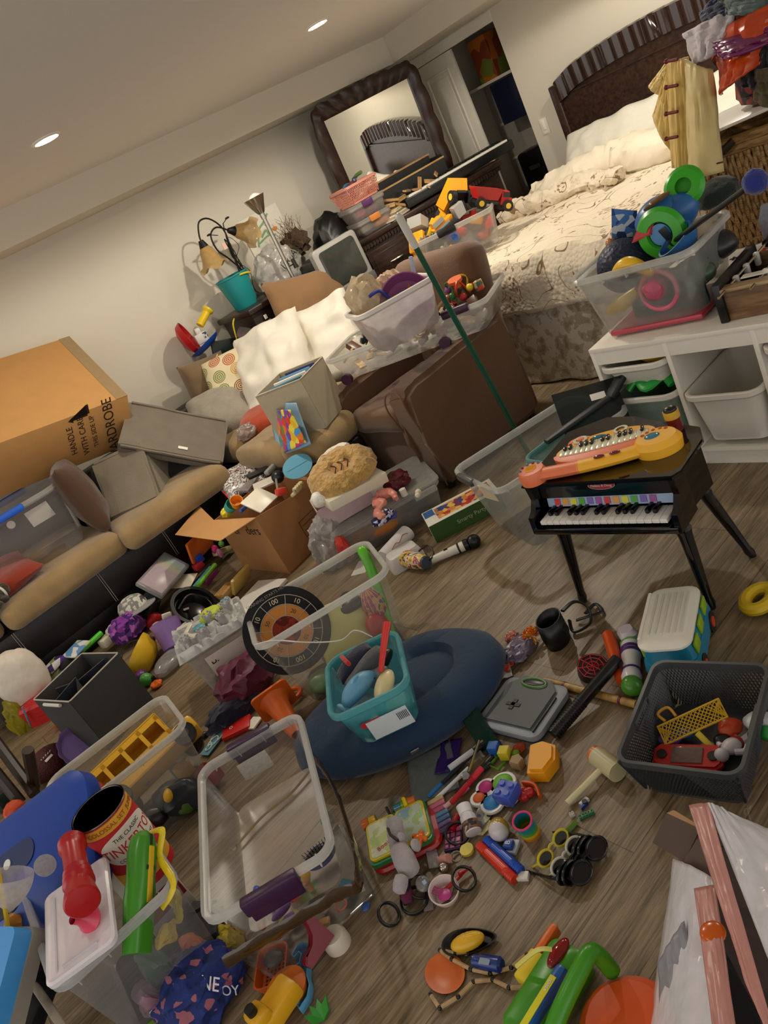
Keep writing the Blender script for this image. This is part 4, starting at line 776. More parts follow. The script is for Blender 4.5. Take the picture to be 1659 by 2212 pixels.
b=B();b.box((0,0,.3),(W4-.14,.20,.62),.08,seg=4);soft(b,.01,4).done('backrest',AB,T,ang=60,M=TM((W4/2,.70,.40),(-12,0,0)))
b=B();b.box((W4/2,.72,.35),(W4-.1,.14,.62),.03,seg=3);soft(b,.004,5).done('back_panel',AB,T,ang=60)
for x in (.08,W4-.08):
    for y in (.04,.72):b=B();b.cyl((x,y,.025),.022,.05);b.done('foot',pl('15100c'),T)
# shallow under-bed bin with wooden railway on the chair arms
a_,bq=U(700,795,.745),U(1055,657,.745);ug=(bq-a_).normalized();UY=yawof(a_,bq);UC=(a_+bq)/2+Vector((-ug.y,ug.x,0))*.23
UM=TM((UC.x,UC.y,.625),(0,0,UY));UL=(bq-a_).length
T=thing('underbed_bin','long shallow clear bin of wooden trains across the chair arms','storage bin',M=UM);bb,q=tub_b(UL,.46,.15,tp=.9,r=.05,lip=.014);bb.done('tub',clear('e8e6e0',.2),T);q.done('rim',clear('f0f0ec',.5),T)
PR=pl('3a1436',.4)
for x in (-UL*.42,UL*.2):b=B();b.cyl((x,-.2,.01),.03,.03,rot=(90,0,0));b.done('wheel',PR,T)
b=B();b.box((-.25,.22,.15),(.16,.03,.03),.008);b.done('latch',PR,T);b=B();b.box((.32,-.22,.145),(.15,.03,.04),.008);b.done('latch',PR,T)
random.seed(11);WC=[wood('c9a878','a88455',.5),pl('8a1f24'),pl('1c1c20'),wood('d8bc8c','b8925c',.5),pl('5a3a24'),pl('b9aa8c')]
nm=['pale wooden track piece','dark red toy engine','black toy engine','straight wooden rail','brown wooden block','cream toy bridge part']
for i in range(48):
    x=random.uniform(-.42,.42);y=random.uniform(-.15,.17);z=random.uniform(.03,.14);k=random.choice([0,0,3,3,0,1,2,4,5]);b=B()
    if k in (0,3):n_=8;R_=random.uniform(.12,.3);a1=random.uniform(.3,.6);b.loft([[Vector((rq*sin(t*a1/n_),rq*cos(t*a1/n_)-R_,z_)) for rq,z_ in ((R_-.018,0),(R_+.018,0),(R_+.018,.011),(R_-.018,.011))] for t in range(n_+1)])
    elif k in (1,2):b.box((0,0,0),(.07,.03,.025),.006);b.cyl((-.015,0,.018),.008,.02);b.cyl((.02,0,-.012),.01,.034,rot=(90,0,0));b.cyl((-.02,0,-.012),.01,.034,rot=(90,0,0))
    else:b.box(d=(.09,.05,.03),bev=.004)
    inbin(b,'toy_train_piece',WC[k],nm[k]+' among the railway in the long chair bin','toy train',UM,x,y,z,random.uniform(-40,40),random.uniform(-40,40),random.uniform(0,360),group=nm[k]+'s in the long chair bin')
# white bin with purple bowl on top
a_,bq=U(772,687,.99),U(943,590,.99);WY=yawof(a_,bq);wg=(bq-a_).normalized();WCN=(a_+bq)/2+Vector((-wg.y,wg.x,0))*.16
WM=TM((WCN.x,WCN.y,.772),(0,0,WY));WL=(bq-a_).length
T=thing('storage_bin','milky white bin holding a purple bowl on the chair','storage bin',M=WM);bb,q=tub_b(WL,.33,.22,tp=.82,r=.05,lip=.016);bb.done('tub',clear('ddd6d6',.8,trl=.6),T);q.done('rim',P_('dcd6d0',.4,var=.01),T)
b=B();b.shell([(0,0),(.06,0),(.11,.03),(.13,.09),(.13,.11)],.005,n=36);inbin(b,'bowl',pl('8a4a7c'),'purple plastic bowl tipped on its side in the milky bin','bowl',WM,.08,.03,.125,68,0,-12)
b=B();b.tube(bez([(-.05,0,0),(0,0,.03),(.05,0,0)],14),.017,8,flat=.5);inbin(b,'blue_handle',pl('24348a'),'curved blue plastic handle beside the purple bowl','toy',WM,-.05,-.02,.23,0,30,0)
blob('paper_bag','crumpled cream plastic bag standing in the milky bin left end','bag',tuple(WM@ Vector((-.09,.06,.14))),(.1,.09,.14),film('d8c4a4',.85),25,amp=.2)
blob('cream_cloth','pale peach crumpled cloth at the back of the milky bin','cloth',tuple(WM@ Vector((.06,.12,.16))),(.09,.05,.09),fab('cfb494'),26)
b=B();b.tube([(0,0,0),(0,0,.12)],.011,8);inbin(b,'pen',clear('b9c4d8',.7),'pale blue translucent tube sticking up in the milky bin','tube',WM,.17,.05,.2,10,10,0)
b=B();b.box(d=(.025,.02,.08),bev=.004);inbin(b,'orange_stick',pl('c8602c'),'orange stick beside the pale blue tube','toy',WM,.14,.04,.22,0,25,0)
# colourful bead rattle and small toys at the right end of the long bin
T=thing('activity_toy','colourful wooden bead maze cube with orange top in the chair bin','toy',M=UM@ TM((.29,.03,.17),(12,0,20)));b=B();b.cyl((0,0,.07),.038,.015);b.cyl((0,0,.05),.028,.03);b.done('orange_drum',pl('d8622a'),T)
for i,c in enumerate(('d8b42a','2f7a34','d8402a')):b=B();b.tube(bez([(.04*cos(i*2),.04*sin(i*2),0),(.07*cos(i*2+.5),.07*sin(i*2+.5),.05),(.03*cos(i*2+1.2),.03*sin(i*2+1.2),.07),(.05*cos(i*2+2),.05*sin(i*2+2),-.02)],24),.005,8);b.done('bent_wire',pl(c),T)
for i,c in enumerate(('c22a2a','e0b82a','3a4fa8','7a4a8a','d8602a','2a6a3a','c22a3a','d8c02a')):b=B();b.ico((.07*cos(i*.8),.07*sin(i*.8),-.0+.02*(i% 2)),.02,2);b.done('bead',pl(c),T)
b=B();b.box(d=(.07,.02,.11),bev=.006);inbin(b,'remote_control',pl('11162a'),'dark navy remote standing against the chair back','remote',UM,.30,.16,.22,-15,0,20)
b=B();b.box(d=(.04,.04,.05),bev=.004);inbin(b,'toy_house',multi(['2f5a4a','b89a5c','c8402a'],50),'tiny green roofed toy house at the right of the chair bin','toy',UM,.40,.02,.17)
# broom handle
T=thing('broom_handle','long green pole with a white end cap leaning on the armchair','pole',(0,0,0));p0=U(1152,998,.01);p1=U(862,468,1.33)
d=(p1-p0);b=B();b.tube([p0,p0+d*.9],.0125,12);b.done('shaft',pl('0e4a36',.3),T);b=B();b.tube([p0+d*.895,p0+d],.016,12);b.sph(p1,.016);b.done('end_cap',pl('c9c5bc'),T)
# grey storage cube with papers on the sofa, map poster
a_,bq=U(568,846,.80),U(632,890,.78);
SM=TM((2.01,3.72,.515),(0,0,-62));T=thing('storage_cube','cream cardboard storage cube full of papers on the sofa end','storage box',M=SM);b=B();t_=.004;w5,h5=.30,.29
for s in (-1,1):b.box((s*w5/2,0,h5/2),(t_,.30,h5));b.box((0,s*.15,h5/2),(w5,t_,h5))
b.box((0,0,.003),(w5,.3,.005));b.done('fabric_walls',P_('a89c84',.9,var=.03,bump=.2,bs=200),T);b=B();b.tube([p for p in rr(w5+.004,.304,.006,h5,1)],.003,6,closed=True);b.done('edge_binding',fab('c9bfa8'),T)
for i,(c,n_) in enumerate((('23306a','navy folder standing in the cream storage cube'),('6f9cc0','pale blue papers in the cream storage cube'),('e6e2d8','white papers stacked in the cream storage cube'),('3a6a7a','teal booklet in the cream storage cube'))):b=B();b.box(d=(.2,.006+.004*i,.24),bev=.001,rot=(8*i-12,0,0));inbin(b,'folder',paper(c),n_,'papers',SM,.0,.1-.05*i,.165,0,0,4*i)
def map_mat():
    return multi(['d8402a','e8b82a','3f9a4a','c83a8a','e87a2a','7a4aa0','e8d84a','4a9ad0'],24,.4,'vor')
T=thing('map_poster','curled laminated picture map with bright coloured regions hanging off the sofa','poster',(0,0,0));P4=(U(578,868,.70),U(640,870,.72),U(672,960,.50),U(600,985,.44))
surf(*P4,.05,3,.004,dirv=Vector((-.6,-.6,.2))).done('sea_sheet',P_('8fb4d2',.3),T,sol=.001)
P5=[p+Vector((-.007,-.007,.002)) for p in (U(596,885,.68),U(622,890,.69),U(658,950,.52),U(618,972,.47))]
P5=[p+Vector((-.012,-.012,.004)) for p in (U(590,882,.69),U(630,884,.71),U(664,955,.52),U(612,978,.46))];surf(*P5,.05,3,.004,dirv=Vector((-.6,-.6,.2))).done('coloured_regions',map_mat(),T,sol=.001)
# clear bin with blue handles on the sofa
HB=Vector((.22,4.72,.64));
a_,bq=U(5,1180,.60),U(150,1110,.60)
T=thing('storage_bin','large clear bin with bright blue handles tilted on the sofa','storage bin',M=TM((.60,4.80,.52),(0,0,-16),1.1));bb,q=tub_b(.58,.42,.33,tp=.88,r=.05,lip=.014);bb.done('tub',clear('e8e6e4',.12),T);q.done('rim',clear('f2f2f0',.45),T)
BL_=pl('1f5fd0');
for s in (-1,1):b=B();b.box((-.02,s*.213,.315),(.26,.018,.035),.006);b.done('handle',BL_,T)
b=B();b.box((.1,.178,.17),(.13,.002,.09),rot=(4,0,0));b.done('sticker',paper(),T);b=B();b.cyl((-.05,.178,.2),.022,.002,rot=(90,0,0));b.done('round_sticker',paper(),T)
# plush toys at left of the sofa
T=thing('plush_dog','dark brown plush animal with white collar lying on the sofa seat','plush toy',(.24,4.42,.53),(0,0,30));b=B();b.sph((0,0,.04),.055,(1.4,.9,.8));b.sph((.08,0,.05),.035);b.sph((-.07,.03,.03),.03);b.sph((.02,-.05,.02),.02,(1,1.8,1));b.sph((-.03,-.05,.02),.02,(1,1.8,1));b.disp(.006,40);b.done('body',fab('3a3022',bs=90,bump=.9),T);b=B();b.tube([(.05,.045*cos(a/3),.045+.045*sin(a/3)) for a in range(19)],.007,6,closed=True);b.done('collar',pl('d9d4c6'),T)
T=thing('plush_cow','small black and white spotted plush at the left edge of the sofa','plush toy',(.07,4.40,.53),(0,0,-20));b=B();b.sph((0,0,.03),.045,(1.3,1,.8));b.sph((.05,-.02,.05),.03);b.sph((.06,.0,.08),.01);b.disp(.005,40);b.done('body',multi(['e4ddd0','14100e','e4ddd0','9a3a3a'],30,.9,'noise'),T)
# clamshell toy case
T=thing('toy_cooking_set','open red and blue clamshell toy case with yellow megaphone handle','toy',(2.36,5.22,1.0),(0,0,-10),)
b=B();b.shell([(0,0),(.07,.005),(.11,.03),(.125,.07)],.006,n=36);b.done('red_shell',pl('b3151c'),T,M=TM((-.13,.02,.08),(20,78,0)))
b=B();b.shell([(0,0),(.07,.003),(.11,.02),(.125,.04)],.006,n=36);b.done('blue_shell',pl('1a4aa8'),T,M=TM((.0,-.02,-.03),(-10,-14,0)))
b=B();b.box((0,0,.05),(.09,.05,.07),.01);b.box((0,0,.1),(.045,.04,.05),.015);b.done('white_module',pl('dcd9d2'),T);b=B();b.box((.03,-.025,.06),(.03,.004,.04));b.done('sticker',multi(['2a5a6a','d8d4c8','3a3a44'],80),T)
b=B();b.cyl((0,0,.05),.027,.11);b.lathe([(.026,.1),(.04,.118),(.04,.13),(0,.13)]);b.done('megaphone',pl('e6c41f'),T,M=TM((.04,0,.13),(0,62,10)))
T=thing('toy_drum_case','red round toy case with clear lid beside the sofa back','toy',(2.64,5.06,.93),(15,-8,0));b=B();b.lathe([(0,-.02),(.08,-.02),(.1,0),(.1,.02),(0,.02)],n=36);b.done('red_base',pl('b01820'),T);b=B();b.lathe([(0,.045),(.085,.04),(.1,.02)],n=36);b.done('clear_lid',clear('c8d0d0',.4),T);b=B();b.tube(bez([(-.1,.05,0),(-.06,.06,.1),(.0,.06,.13),(.05,.06,.1)],16),.006,6);b.done('yellow_handle',pl('dcc62a'),T)
T=thing('yellow_strap','thin yellow cord looping down beside the tan bolster','cord',(0,0,0));b=B();b.tube(bez([U(470,765,5.1,1),U(458,800,5.05,1),U(470,850,4.9,1),U(530,862,4.8,1)],30),.005,6);b.done('cord',pl('c8b43a'),T)
b=B();b.box(d=(.2,.03,.14),bev=.005);solo(b,'toy_box_base',pl('1b2424'),'black box base under the blue clamshell shell','toy box',(2.47,5.2,.90),(0,20,-10))
# ================================================================== floor, middle of the room
def it(b,name,mat,label,cat,px,py,z=0,rx=0,ry=0,rz=0,**k):return solo(b,name,mat,label,cat,tuple(V(px,py,z)),(rx,ry,rz),**k)
def tt(name,label,cat,px,py,z=0,rz=0,rx=0,ry=0,group=None,sc=1):return thing(name,label,cat,tuple(V(px,py,z)),(rx,ry,rz),group,sc=sc)
# moving carton
T=thing('moving_box','open brown cardboard moving carton with one flap folded out','box',(0,0,0));CB=card('a8784a')
c4_=[(Vector((1.35,3.53,0)),.36),(Vector((1.79,3.60,0)),.28),(Vector((1.74,4.0,0)),.34),(Vector((1.31,3.97,0)),.34)]
for i in range(4):
    (a,ha),(c,hc)=c4_[i],c4_[(i+1)% 4];n_=(c-a).cross(Vector((0,0,1))).normalized()*.004
    b=B();b.loft([[a,c,c+Vector((0,0,hc)),a+Vector((0,0,ha))],[p-n_ for p in (a,c,c+Vector((0,0,hc)),a+Vector((0,0,ha)))]]);b.done('side_panel',CB,T)
b=B();b.loft([[p+Vector((0,0,.001)) for p,h in c4_],[p+Vector((0,0,.005)) for p,h in c4_]]);b.done('bottom_panel',CB,T)
def flap(ps,lab='flap',m=CB):b=B();n=(ps[1]-ps[0]).cross(ps[2]-ps[0]).normalized()*.004;b.loft([ps,[p+n for p in ps]]);return b.done(lab,m,T)
tN,tR,tB,tL=[p+Vector((0,0,h)) for p,h in c4_]
flap([tN,tL,U(430,1092,.36),U(378,1155,.33),U(475,1168,.34)],m=card('c2915a'))
flap([tR,tB,U(690,985,.36),U(722,1015,.31)])
K=pl('2c2018',.8);yN=yawof(c4_[3][0],c4_[0][0])
text('er   ders',.075,K,T,(1.334,3.70,.275),(90,0,yN));text('moving & storage',.022,K,T,(1.336,3.72,.235),(90,0,yN));text('www.',.022,K,T,(1.336,3.72,.17),(90,0,yN))
b=B()
for a_,c_ in (((-.1,-.04),(.1,-.04)),((.1,-.04),(.1,.05)),((.1,.05),(-.1,.05)),((-.1,.05),(-.1,-.04)),((-.09,.02),(.09,.02)),((-.09,-.01),(.09,-.01))):b.tube([(a_[0],0,a_[1]),(c_[0],0,c_[1])],.0014,4)
put(b.done('printed_form',K,T),(1.65,3.578,.13),(0,0,10))
# things heaped in the carton
b=B();b.box(d=(.26,.2,.02),bev=.004);it(b,'zip_bag',film('d8d2d0',.55),'clear red-zip bag of small parts on top in the moving carton','bag',530,1030,.36,12,-10,20)
T=thing('zip_pouch','bulging clear pouch with a red zipper in the moving carton','pouch',tuple(U(520,1035,.36)),(25,0,-15));b=pillow_b(.26,.24,.07,4,wr=.02);b.done('pouch',multi(['c9c2c0','8a8480','e6e2de','5a5654','d4b0a0'],30,.2,'noise'),T);b=B();b.box((0,.125,0),(.28,.014,.006),.002);b.done('zipper',pl('d8382a'),T,M=TM((0,0,0),(0,0,92)))
for i,(c,px,py,z,d_,n_,r_) in enumerate((('2b2b2e',560,1020,.40,(.15,.05,.02),'black and white domino-like strip in the moving carton',(15,10,-8)),('9aa09a',590,1008,.40,(.16,.035,.03),'silver grey tube lying in the moving carton',(0,0,25)),('e9e2cf',560,1080,.38,(.15,.13,.01),'cream square card sloping in the moving carton',(35,0,15)),('c8381f',607,1062,.39,(.06,.04,.04),'orange red toy beside the cream card',(0,20,0)),('2a4a9a',527,1098,.37,(.1,.02,.02),'blue stick at the near edge of the moving carton',(0,10,40)),('1b1c22',600,1030,.40,(.06,.06,.05),'black ball-like toy beside the blue lid',(0,0,0)),('dcd4c4',570,1045,.39,(.12,.06,.015),'off-white flat case in the moving carton',(20,5,-30)))):
    b=B();(b.box(d=d_,bev=min(d_)*.3) if i != 5 else b.sph(r=.035));it(b,'toy_part',pl(c),n_,'toy',px,py,z,*r_)
T=tt('blue_lid','round sky blue container lid standing in the moving carton','lid',643,1008,.42,-25,50);b=B();b.lathe([(0,-.02),(.07,-.02),(.082,0),(.082,.006),(0,.006)],n=40,sc=(1,.8,1));b.done('disc',pl('5fa6c4',.4),T);b=B();b.box((0,0,.0065),(.12,.0015,.001));b.done('seam',pl('2c4a58'),T)
b=B();b.shell([(0,0),(.03,0),(.035,.04)],.003);it(b,'toy_cup',pl('e8922a'),'orange round toy cup in the left corner of the carton','cup',512,1090,.38,40,0,0)
b=B();b.shell([(0,0),(.03,0),(.035,.045)],.003);it(b,'toy_cup',pl('43a89c'),'teal green toy cup in the left corner of the carton','cup',495,1098,.37,60,30,0)
blob('yellow_toy','bright yellow soft toy piece at the carton left corner','toy',tuple(U(495,1112,.33)),(.04,.03,.03),pl('e8cf2a'),3)
T=tt('skeleton_hand','cream plastic skeleton hand gripping the carton edge','toy hand',640,1062,.37,200,20);b=B();b.box((0,0,0),(.07,.04,.02),.008);b.done('palm',pl('cdbf90'),T)
for i in range(4):b=B();b.tube(bez([(-.027+.018*i,.015,.0),(-.027+.018*i,.03,.02),(-.027+.018*i,.05,.012)]),.0075,8);b.done('finger',pl('cdbf90'),T)
b=B();b.tube([(0,0,0),(.09,.02,.03)],.006,6);it(b,'knife_toy',pl('8a8478'),'grey toy stick beside the skeleton hand','toy',600,1060,.40,0,0,40)
# white floral gift box with lion plush, on a clear bin
GM=TM((1.93,3.30,0),(0,0,-22))
a_,b_=U(735,1150,.18),U(945,1150,.18)
CC,cy,cw,cdp=rim((733,1140),(860,1160),(1000,1050),.19)
LM2=TM((1.84,3.20,0),(0,0,-28));T=thing('storage_bin','low clear lidded bin with orange contents under the gift boxes','storage bin',M=LM2);bb,q=tub_b(.58,.44,.17,tp=.9,r=.04,lip=.012);bb.done('tub',clear('dcdcd8',.3),T);q.done('rim',clear('e8e8e4',.5),T)
b=B();b.loft([rr(.59,.45,.04,.172),rr(.59,.45,.04,.18),rr(.52,.38,.03,.184)]);b.done('lid',clear('e4e4e0',.35),T);b=B();b.box((.2,-.23,.15),(.12,.02,.03),.006);b.done('latch',clear('e8e8e4',.5),T)
for i,(c,x,y,n_) in enumerate((('c86a2a',-.15,-.1,'orange cloth seen inside the low lidded bin'),('2c2c30',.12,-.08,'black item seen inside the low lidded bin'),('8a8478',.0,.08,'grey item seen inside the low lidded bin'),('b8763a',-.05,-.14,'brown item at the front of the low lidded bin'))):b=B();b.ico(r=.09,sub=3,sc=(1.2,.7,.6));b.disp(.02,12,i);inbin(b,'packed_item',fab(c),n_,'item',LM2,x,y,.08)
T=thing('gift_box','pale pink open gift box base under the floral lid','box',M=TM((1.68,3.26,.19),(0,0,-24)))
b=B()
for s in (-1,1):b.box((s*.135,0,.055),(.004,.2,.11));b.box((0,s*.1,.055),(.27,.004,.11))
b.box((0,0,.002),(.27,.2,.004));b.done('walls',P_('c9aeb0',.7),T)
LB=TM((1.70,3.16,.30),(4,6,-14),1.12);T=thing('gift_box_lid','cream shallow box with grey leaf print under the furry plush','box',M=LB);b=B();b.box((0,0,.022),(.28,.22,.045),.002);b.done('carton',P_('e4dcc4',.6,var=.01),T)
b=B();random.seed(4)
for i in range(46):a=random.uniform(3.4,6.0);r_=random.uniform(.07,.1);b.sph((r_*cos(a)*1.1,r_*sin(a),.045),.006,(1.6,.7,.1),rot=(0,0,random.uniform(0,180)),u=8,v=4)
b.done('leaf_print',P_('5d6a5c',.8),T)
T=thing('plush_cushion','golden curly furry plush cushion with white trim on the cream box','plush toy',M=TM((1.71,3.16,.405),(22,0,-18),1.15));FU=P_('b8904e',.95,var=.25,vs=50,bump=1,bs=55,bd=.02,sheen=.5)
b=B();b.lathe([(.075+.05*cos(a*pi/6),.05*sin(a*pi/6)) for a in range(13)],n=48);
bmesh.ops.delete(b.m,geom=[f for f in b.m.faces if len(f.verts)>4],context='FACES')
for v in b.m.verts:v.co.x *= 1.25;d=noise.noise_vector(v.co*30);v.co+=d*.012+noise.noise_vector(v.co*70)*.008
b.done('fur_ring',FU,T);b=B();b.sph((0,0,.0),.085,(1.15,.9,.35));b.disp(.008,18);b.done('face_patch',fab('b98a50',bump=.5),T)
b=B();b.ico((.02,.11,.0),.06,3,(1.4,.6,.7));b.disp(.012,40);b.done('white_fur_trim',P_('e6dfcc',.95,bump=1,bs=60,bd=.01),T);b=B();b.ico((-.15,-.05,-.02),.035,3);b.disp(.006,50);b.done('white_pompom',P_('e8e4d8',.95,bump=.8,bs=60),T)
for i in range(3):b=B();b.tube(bez([(-.04+.03*i,-.03,.033),(-.02+.03*i,.0,.036),(-.03+.03*i,.03,.03)]),.0025,5);b.done('whisker',pl('241a10'),T)
b=B();P6=[(0,0,0),(.04,.05,.02),(.1,.04,.03),(.12,.1,.02),(.18,.12,.03),(.2,.06,.02),(.15,.0,.01)];b.tube(bez([(x-.1,y-.05,z+.02) for x,y,z in P6],60),lambda t:.018+.008*sin(t*18),12);b.rid(.006,30,2);it(b,'satin_scarf',P_('d88878',.35,bump=.4,bs=20),'salmon satin scarf coiled on the clear lid','scarf',835,1105,.195,0,0,20)
blob('navy_print_cloth','navy spotted cloth tucked in the salmon scarf','cloth',tuple(U(830,1125,.19)),(.06,.04,.03),multi(['161c4a','161c4a','1c2050','c8c8d8'],60,.8,'vor'),4)
blob('maroon_jelly','dark red translucent pouch behind the salmon scarf','pouch',tuple(U(862,1050,.2)),(.07,.06,.05),P_('5c1420',.3),5)
b=B();b.sph((0,0,.015),.013);b.sph((.03,.005,.015),.015);b.tube([(0,0,.015),(.03,.005,.015)],.006);it(b,'toy_bone',pl('e4dcc0'),'small cream toy on the clear lid right side','toy',905,1075,.19,0,0,30)
b=B();b.cyl((0,0,.018),.016,.036);it(b,'white_bead',pl('e6e2d8'),'white rounded bead beside the salmon scarf','toy',875,1070,.19)
b=B();b.box((0,0,.004),(.05,.03,.008),.003);it(b,'blue_tag',pl('232c7a'),'royal blue tag at the end of the salmon scarf','tag',852,1115,.19,0,0,50)
# craft game box
T=thing('game_box','white and green childrens game box with busy cartoonish printed lid','game box',M=TM((1.93,2.72,0),(0,0,-32)));b=B();b.box((0,0,.045),(.36,.17,.09),.002);b.done('carton',paper('e6e2d6'),T)
b=B();b.box((0,-.0855,.045),(.358,.002,.088));b.done('green_side',paper('3a5a24'),T);b=B();b.box((.02,.0,.0905),(.28,.12,.001));b.done('picture_print',multi(['d8853a','c23a2a','e8c05a','3a4a8a','d8905a','7a3a5a','e6a86a'],38,.5,'vor'),T);b=B();b.box((-.15,.04,.0907),(.05,.07,.001));b.done('blue_corner_print',paper('2f5f9a'),T)
text('Smarty Party',.028,paper('a9b88a'),T,(.02,-.0875,.045),(90,0,0))
# karaoke microphone
def stick(px,py,qx,qy,z,r0,r1=None):a,b_=U(px,py,z),U(qx,qy,z);return a,b_
T=thing('microphone','white karaoke microphone with black bands and black head','microphone',tuple(U(928,1212,.025)),(0,0,yawof(U(928,1212,.025),U(1000,1180,.025))));b=B();b.lathe([(0,0),(.014,0),(.016,.02),(.023,.17),(0,.17)],rot=(0,90,0));b.done('handle',pl('e2ded2'),T);b=B();b.cyl((.175,0,0),.026,.02,rot=(0,90,0));b.sph((.21,0,0),.032);b.done('head',pl('0c0c0e'),T);b=B();b.cyl((.14,0,0),.0235,.008,rot=(0,90,0));b.done('black_band',pl('0c0c0e'),T);b=B();b.box((.085,0,.021),(.018,.008,.004));b.done('switch',pl('0c0c0e'),T)
T=tt('tumbler','childs printed tumbler lying down beside the microphone','cup',918,1215,.04,-15,0,0);b=B();b.lathe([(0,0),(.03,0),(.036,.02),(.04,.13),(.036,.14),(0,.145)],rot=(-90,0,14));b.done('printed_body',multi(['8fa8c8','c8302a','e8dcc0','e0b83a','3a4a6a','dcd8d0'],26,.4,'noise'),T);b=B();b.lathe([(0,-.012),(.028,-.012),(.031,.012),(0,.012)],rot=(-90,0,14));b.done('dark_base',pl('3a4a54'),T);b=B();b.tube(bez([(.03,.12,0),(.07,.08,.02),(.06,.02,.0),(.02,-.01,.0)]),.004,6);b.done('strap',pl('141414'),T)
T=tt('plastic_case','white rounded plastic case upside down on the floor','case',880,1215,0,-22);b=B();b.loft([rr(.17,.11,.02,0),rr(.17,.11,.02,.03),rr(.14,.085,.02,.07),rr(.12,.07,.02,.075)]);b.done('shell',pl('dcd8d4',.4),T)
T=tt('pencil_tin','white tin with blue and red line drawing beside the white case','tin',855,1178,.035,10);b=B();b.cyl((0,0,0),.04,.2,rot=(0,90,0));b.done('tube',paper('dcd8d8'),T);b=B();b.tube(bez([(-.06,-.035,.02),(-.02,-.03,.026),(.0,-.036,.018),(.04,-.03,.028),(.07,-.036,.018)]),.002,5);b.done('sketch_lines',P_('b0564a',.7),T)
blob('shopping_bag','white plastic bag with red print slumped by the carton','bag',tuple(U(742,1205,0)),(.12,.1,.16),film('e2dedb',.6),31,sub=5);blob('red_tissue','red print cloth inside the white bag by the carton','cloth',tuple(U(752,1200,.06)),(.03,.04,.07),P_('c8382c',.6),32)
b=B();b.box((0,0,.001),(.12,.08,.002));it(b,'receipt',paper('e2dfdc'),'crumpled paper leaflet on the floor beside the white bag','paper',782,1225,0,0,0,30)
# clear bin with a dart board
DM=TM((1.0,2.50,0),(0,0,-24));T=thing('storage_bin','tall clear bin holding the dart board and green stick','storage bin',M=DM);bb,q=tub_b(.56,.36,.355,tp=.80,r=.05,lip=.016);bb.done('tub',clear('e8e8e2',.10,.12),T);[q.box((-.2+.13*i,s*.17,.335),(.003,.014,.03)) for i in range(4) for s in (-1,1)];q.done('rim',clear('f2f2ee',.42),T)
def dartboard():
    o=DM@ Vector((-.15,-.02,.23));M=DM@ TM((-.165,.03,.255),(66,0,2),1.08);T=thing('dart_board','round black felt target board with orange centre rings','dart board',M=M)
    R_=.155;b=B();b.cyl((0,0,0),R_,.016,n=48);b.done('felt_disc',fab('141416'),T)
    b=B();b.cyl((0,0,.009),.09,.002,n=40);b.done('orange_ring',fab('c8823a'),T);b=B();b.cyl((0,0,.0105),.05,.002,n=32);b.done('red_centre',multi(['7a2418','8f2e1c','5a1a14'],30,.9,'noise'),T)
    G=pl('b9b4a8')
    for r_ in (.052,.092,.125):b=B();b.tube([(r_*cos(i*pi/20),r_*sin(i*pi/20),.0115) for i in range(40)],.0012,4,closed=True);b.done('ring_line',G,T)
    for k in range(8):a=k*pi/4+.3;b=B();b.tube([(.052*cos(a),.052*sin(a),.0115),(.125*cos(a),.125*sin(a),.0115)],.0011,4);b.done('spoke_line',G,T)
    for k,s_ in enumerate(('10','100','10','60','10','100','10','60')):a=k*pi/4+.7;text(s_,.024,paper('d8c8a0'),T,(.108*cos(a),.108*sin(a),.0095),(0,0,math.degrees(a)-90))
    for k,s_ in enumerate(('20','50','20','50')):a=k*pi/2+.7;text(s_,.02,pl('20140c'),T,(.07*cos(a),.07*sin(a),.0105),(0,0,math.degrees(a)-90))
    text('TRAINING STARTS HERE',.015,paper('8a8478'),T,(0,.137,.0095),(0,0,0))
dartboard()
b=B();b.tube(bez([DM@ Vector(p) for p in ((.245,.12,.33),(.235,.08,.36),(.23,.05,.3),(.2,-.0,.16),(.16,-.08,.03))],30),lambda t:.016+.004*sin(pi*t),12,flat=.7);solo(b,'hockey_stick',pl('5db520',.3),'lime green plastic stick standing in the tall clear bin','toy stick')
sheet('yellow_cardboard','yellow translucent card with printed figures in the tall clear bin','card',tuple(DM@ Vector((.02,.0,.14))),.22,.24,P_('d8cf7a',.4,tint='c8c06a'),(66,12,-20),0,.002)
for i in range(12):pass
T=thing('mesh_bag','orange and pink netted ball in the tall clear bin','net ball',M=DM@ TM((.17,.02,.16),(0,0,0)));b=B();b.ico(r=.06,sub=3,sc=(.8,1,1.3));b.done('ball',multi(['c8743a','9a4a6a','d8a05a','5a5a6a'],16,.6,'noise'),T);b=B()
for k in range(8):a=k*pi/8;b.tube([(.05*cos(a)*cos(t*pi/12),.062*sin(a)*cos(t*pi/12),.08*sin(t*pi/12)) for t in range(24)],.0014,4,closed=True)
b.done('netting',pl('d8b0a8'),T)
for i,(c,x,y,z,s,n_) in enumerate((('1d1e22',.10,.06,.2,(.07,.06,.035),'dark grey bag clump in the tall clear bin'),('b3202a',.14,-.04,.1,(.05,.04,.06),'red toy low in the tall clear bin'),('5a3a66',-.04,-.12,.045,(.06,.05,.04),'purple toy car at the bottom of the tall clear bin'),('7a2a4a',.0,-.1,.03,(.05,.04,.03),'magenta toy at the bottom of the tall clear bin'),('6a8a5a',-.15,-.1,.06,(.05,.05,.04),'green toy at the lower left of the tall clear bin'),('8a8a88',-.02,.06,.05,(.1,.07,.04),'grey toy at the bottom back of the tall clear bin'))):b=B();b.ico(r=1,sub=3,sc=s);b.disp(.01,20,i);inbin(b,'toy',pl(c),n_,'toy',DM,x,y,z)
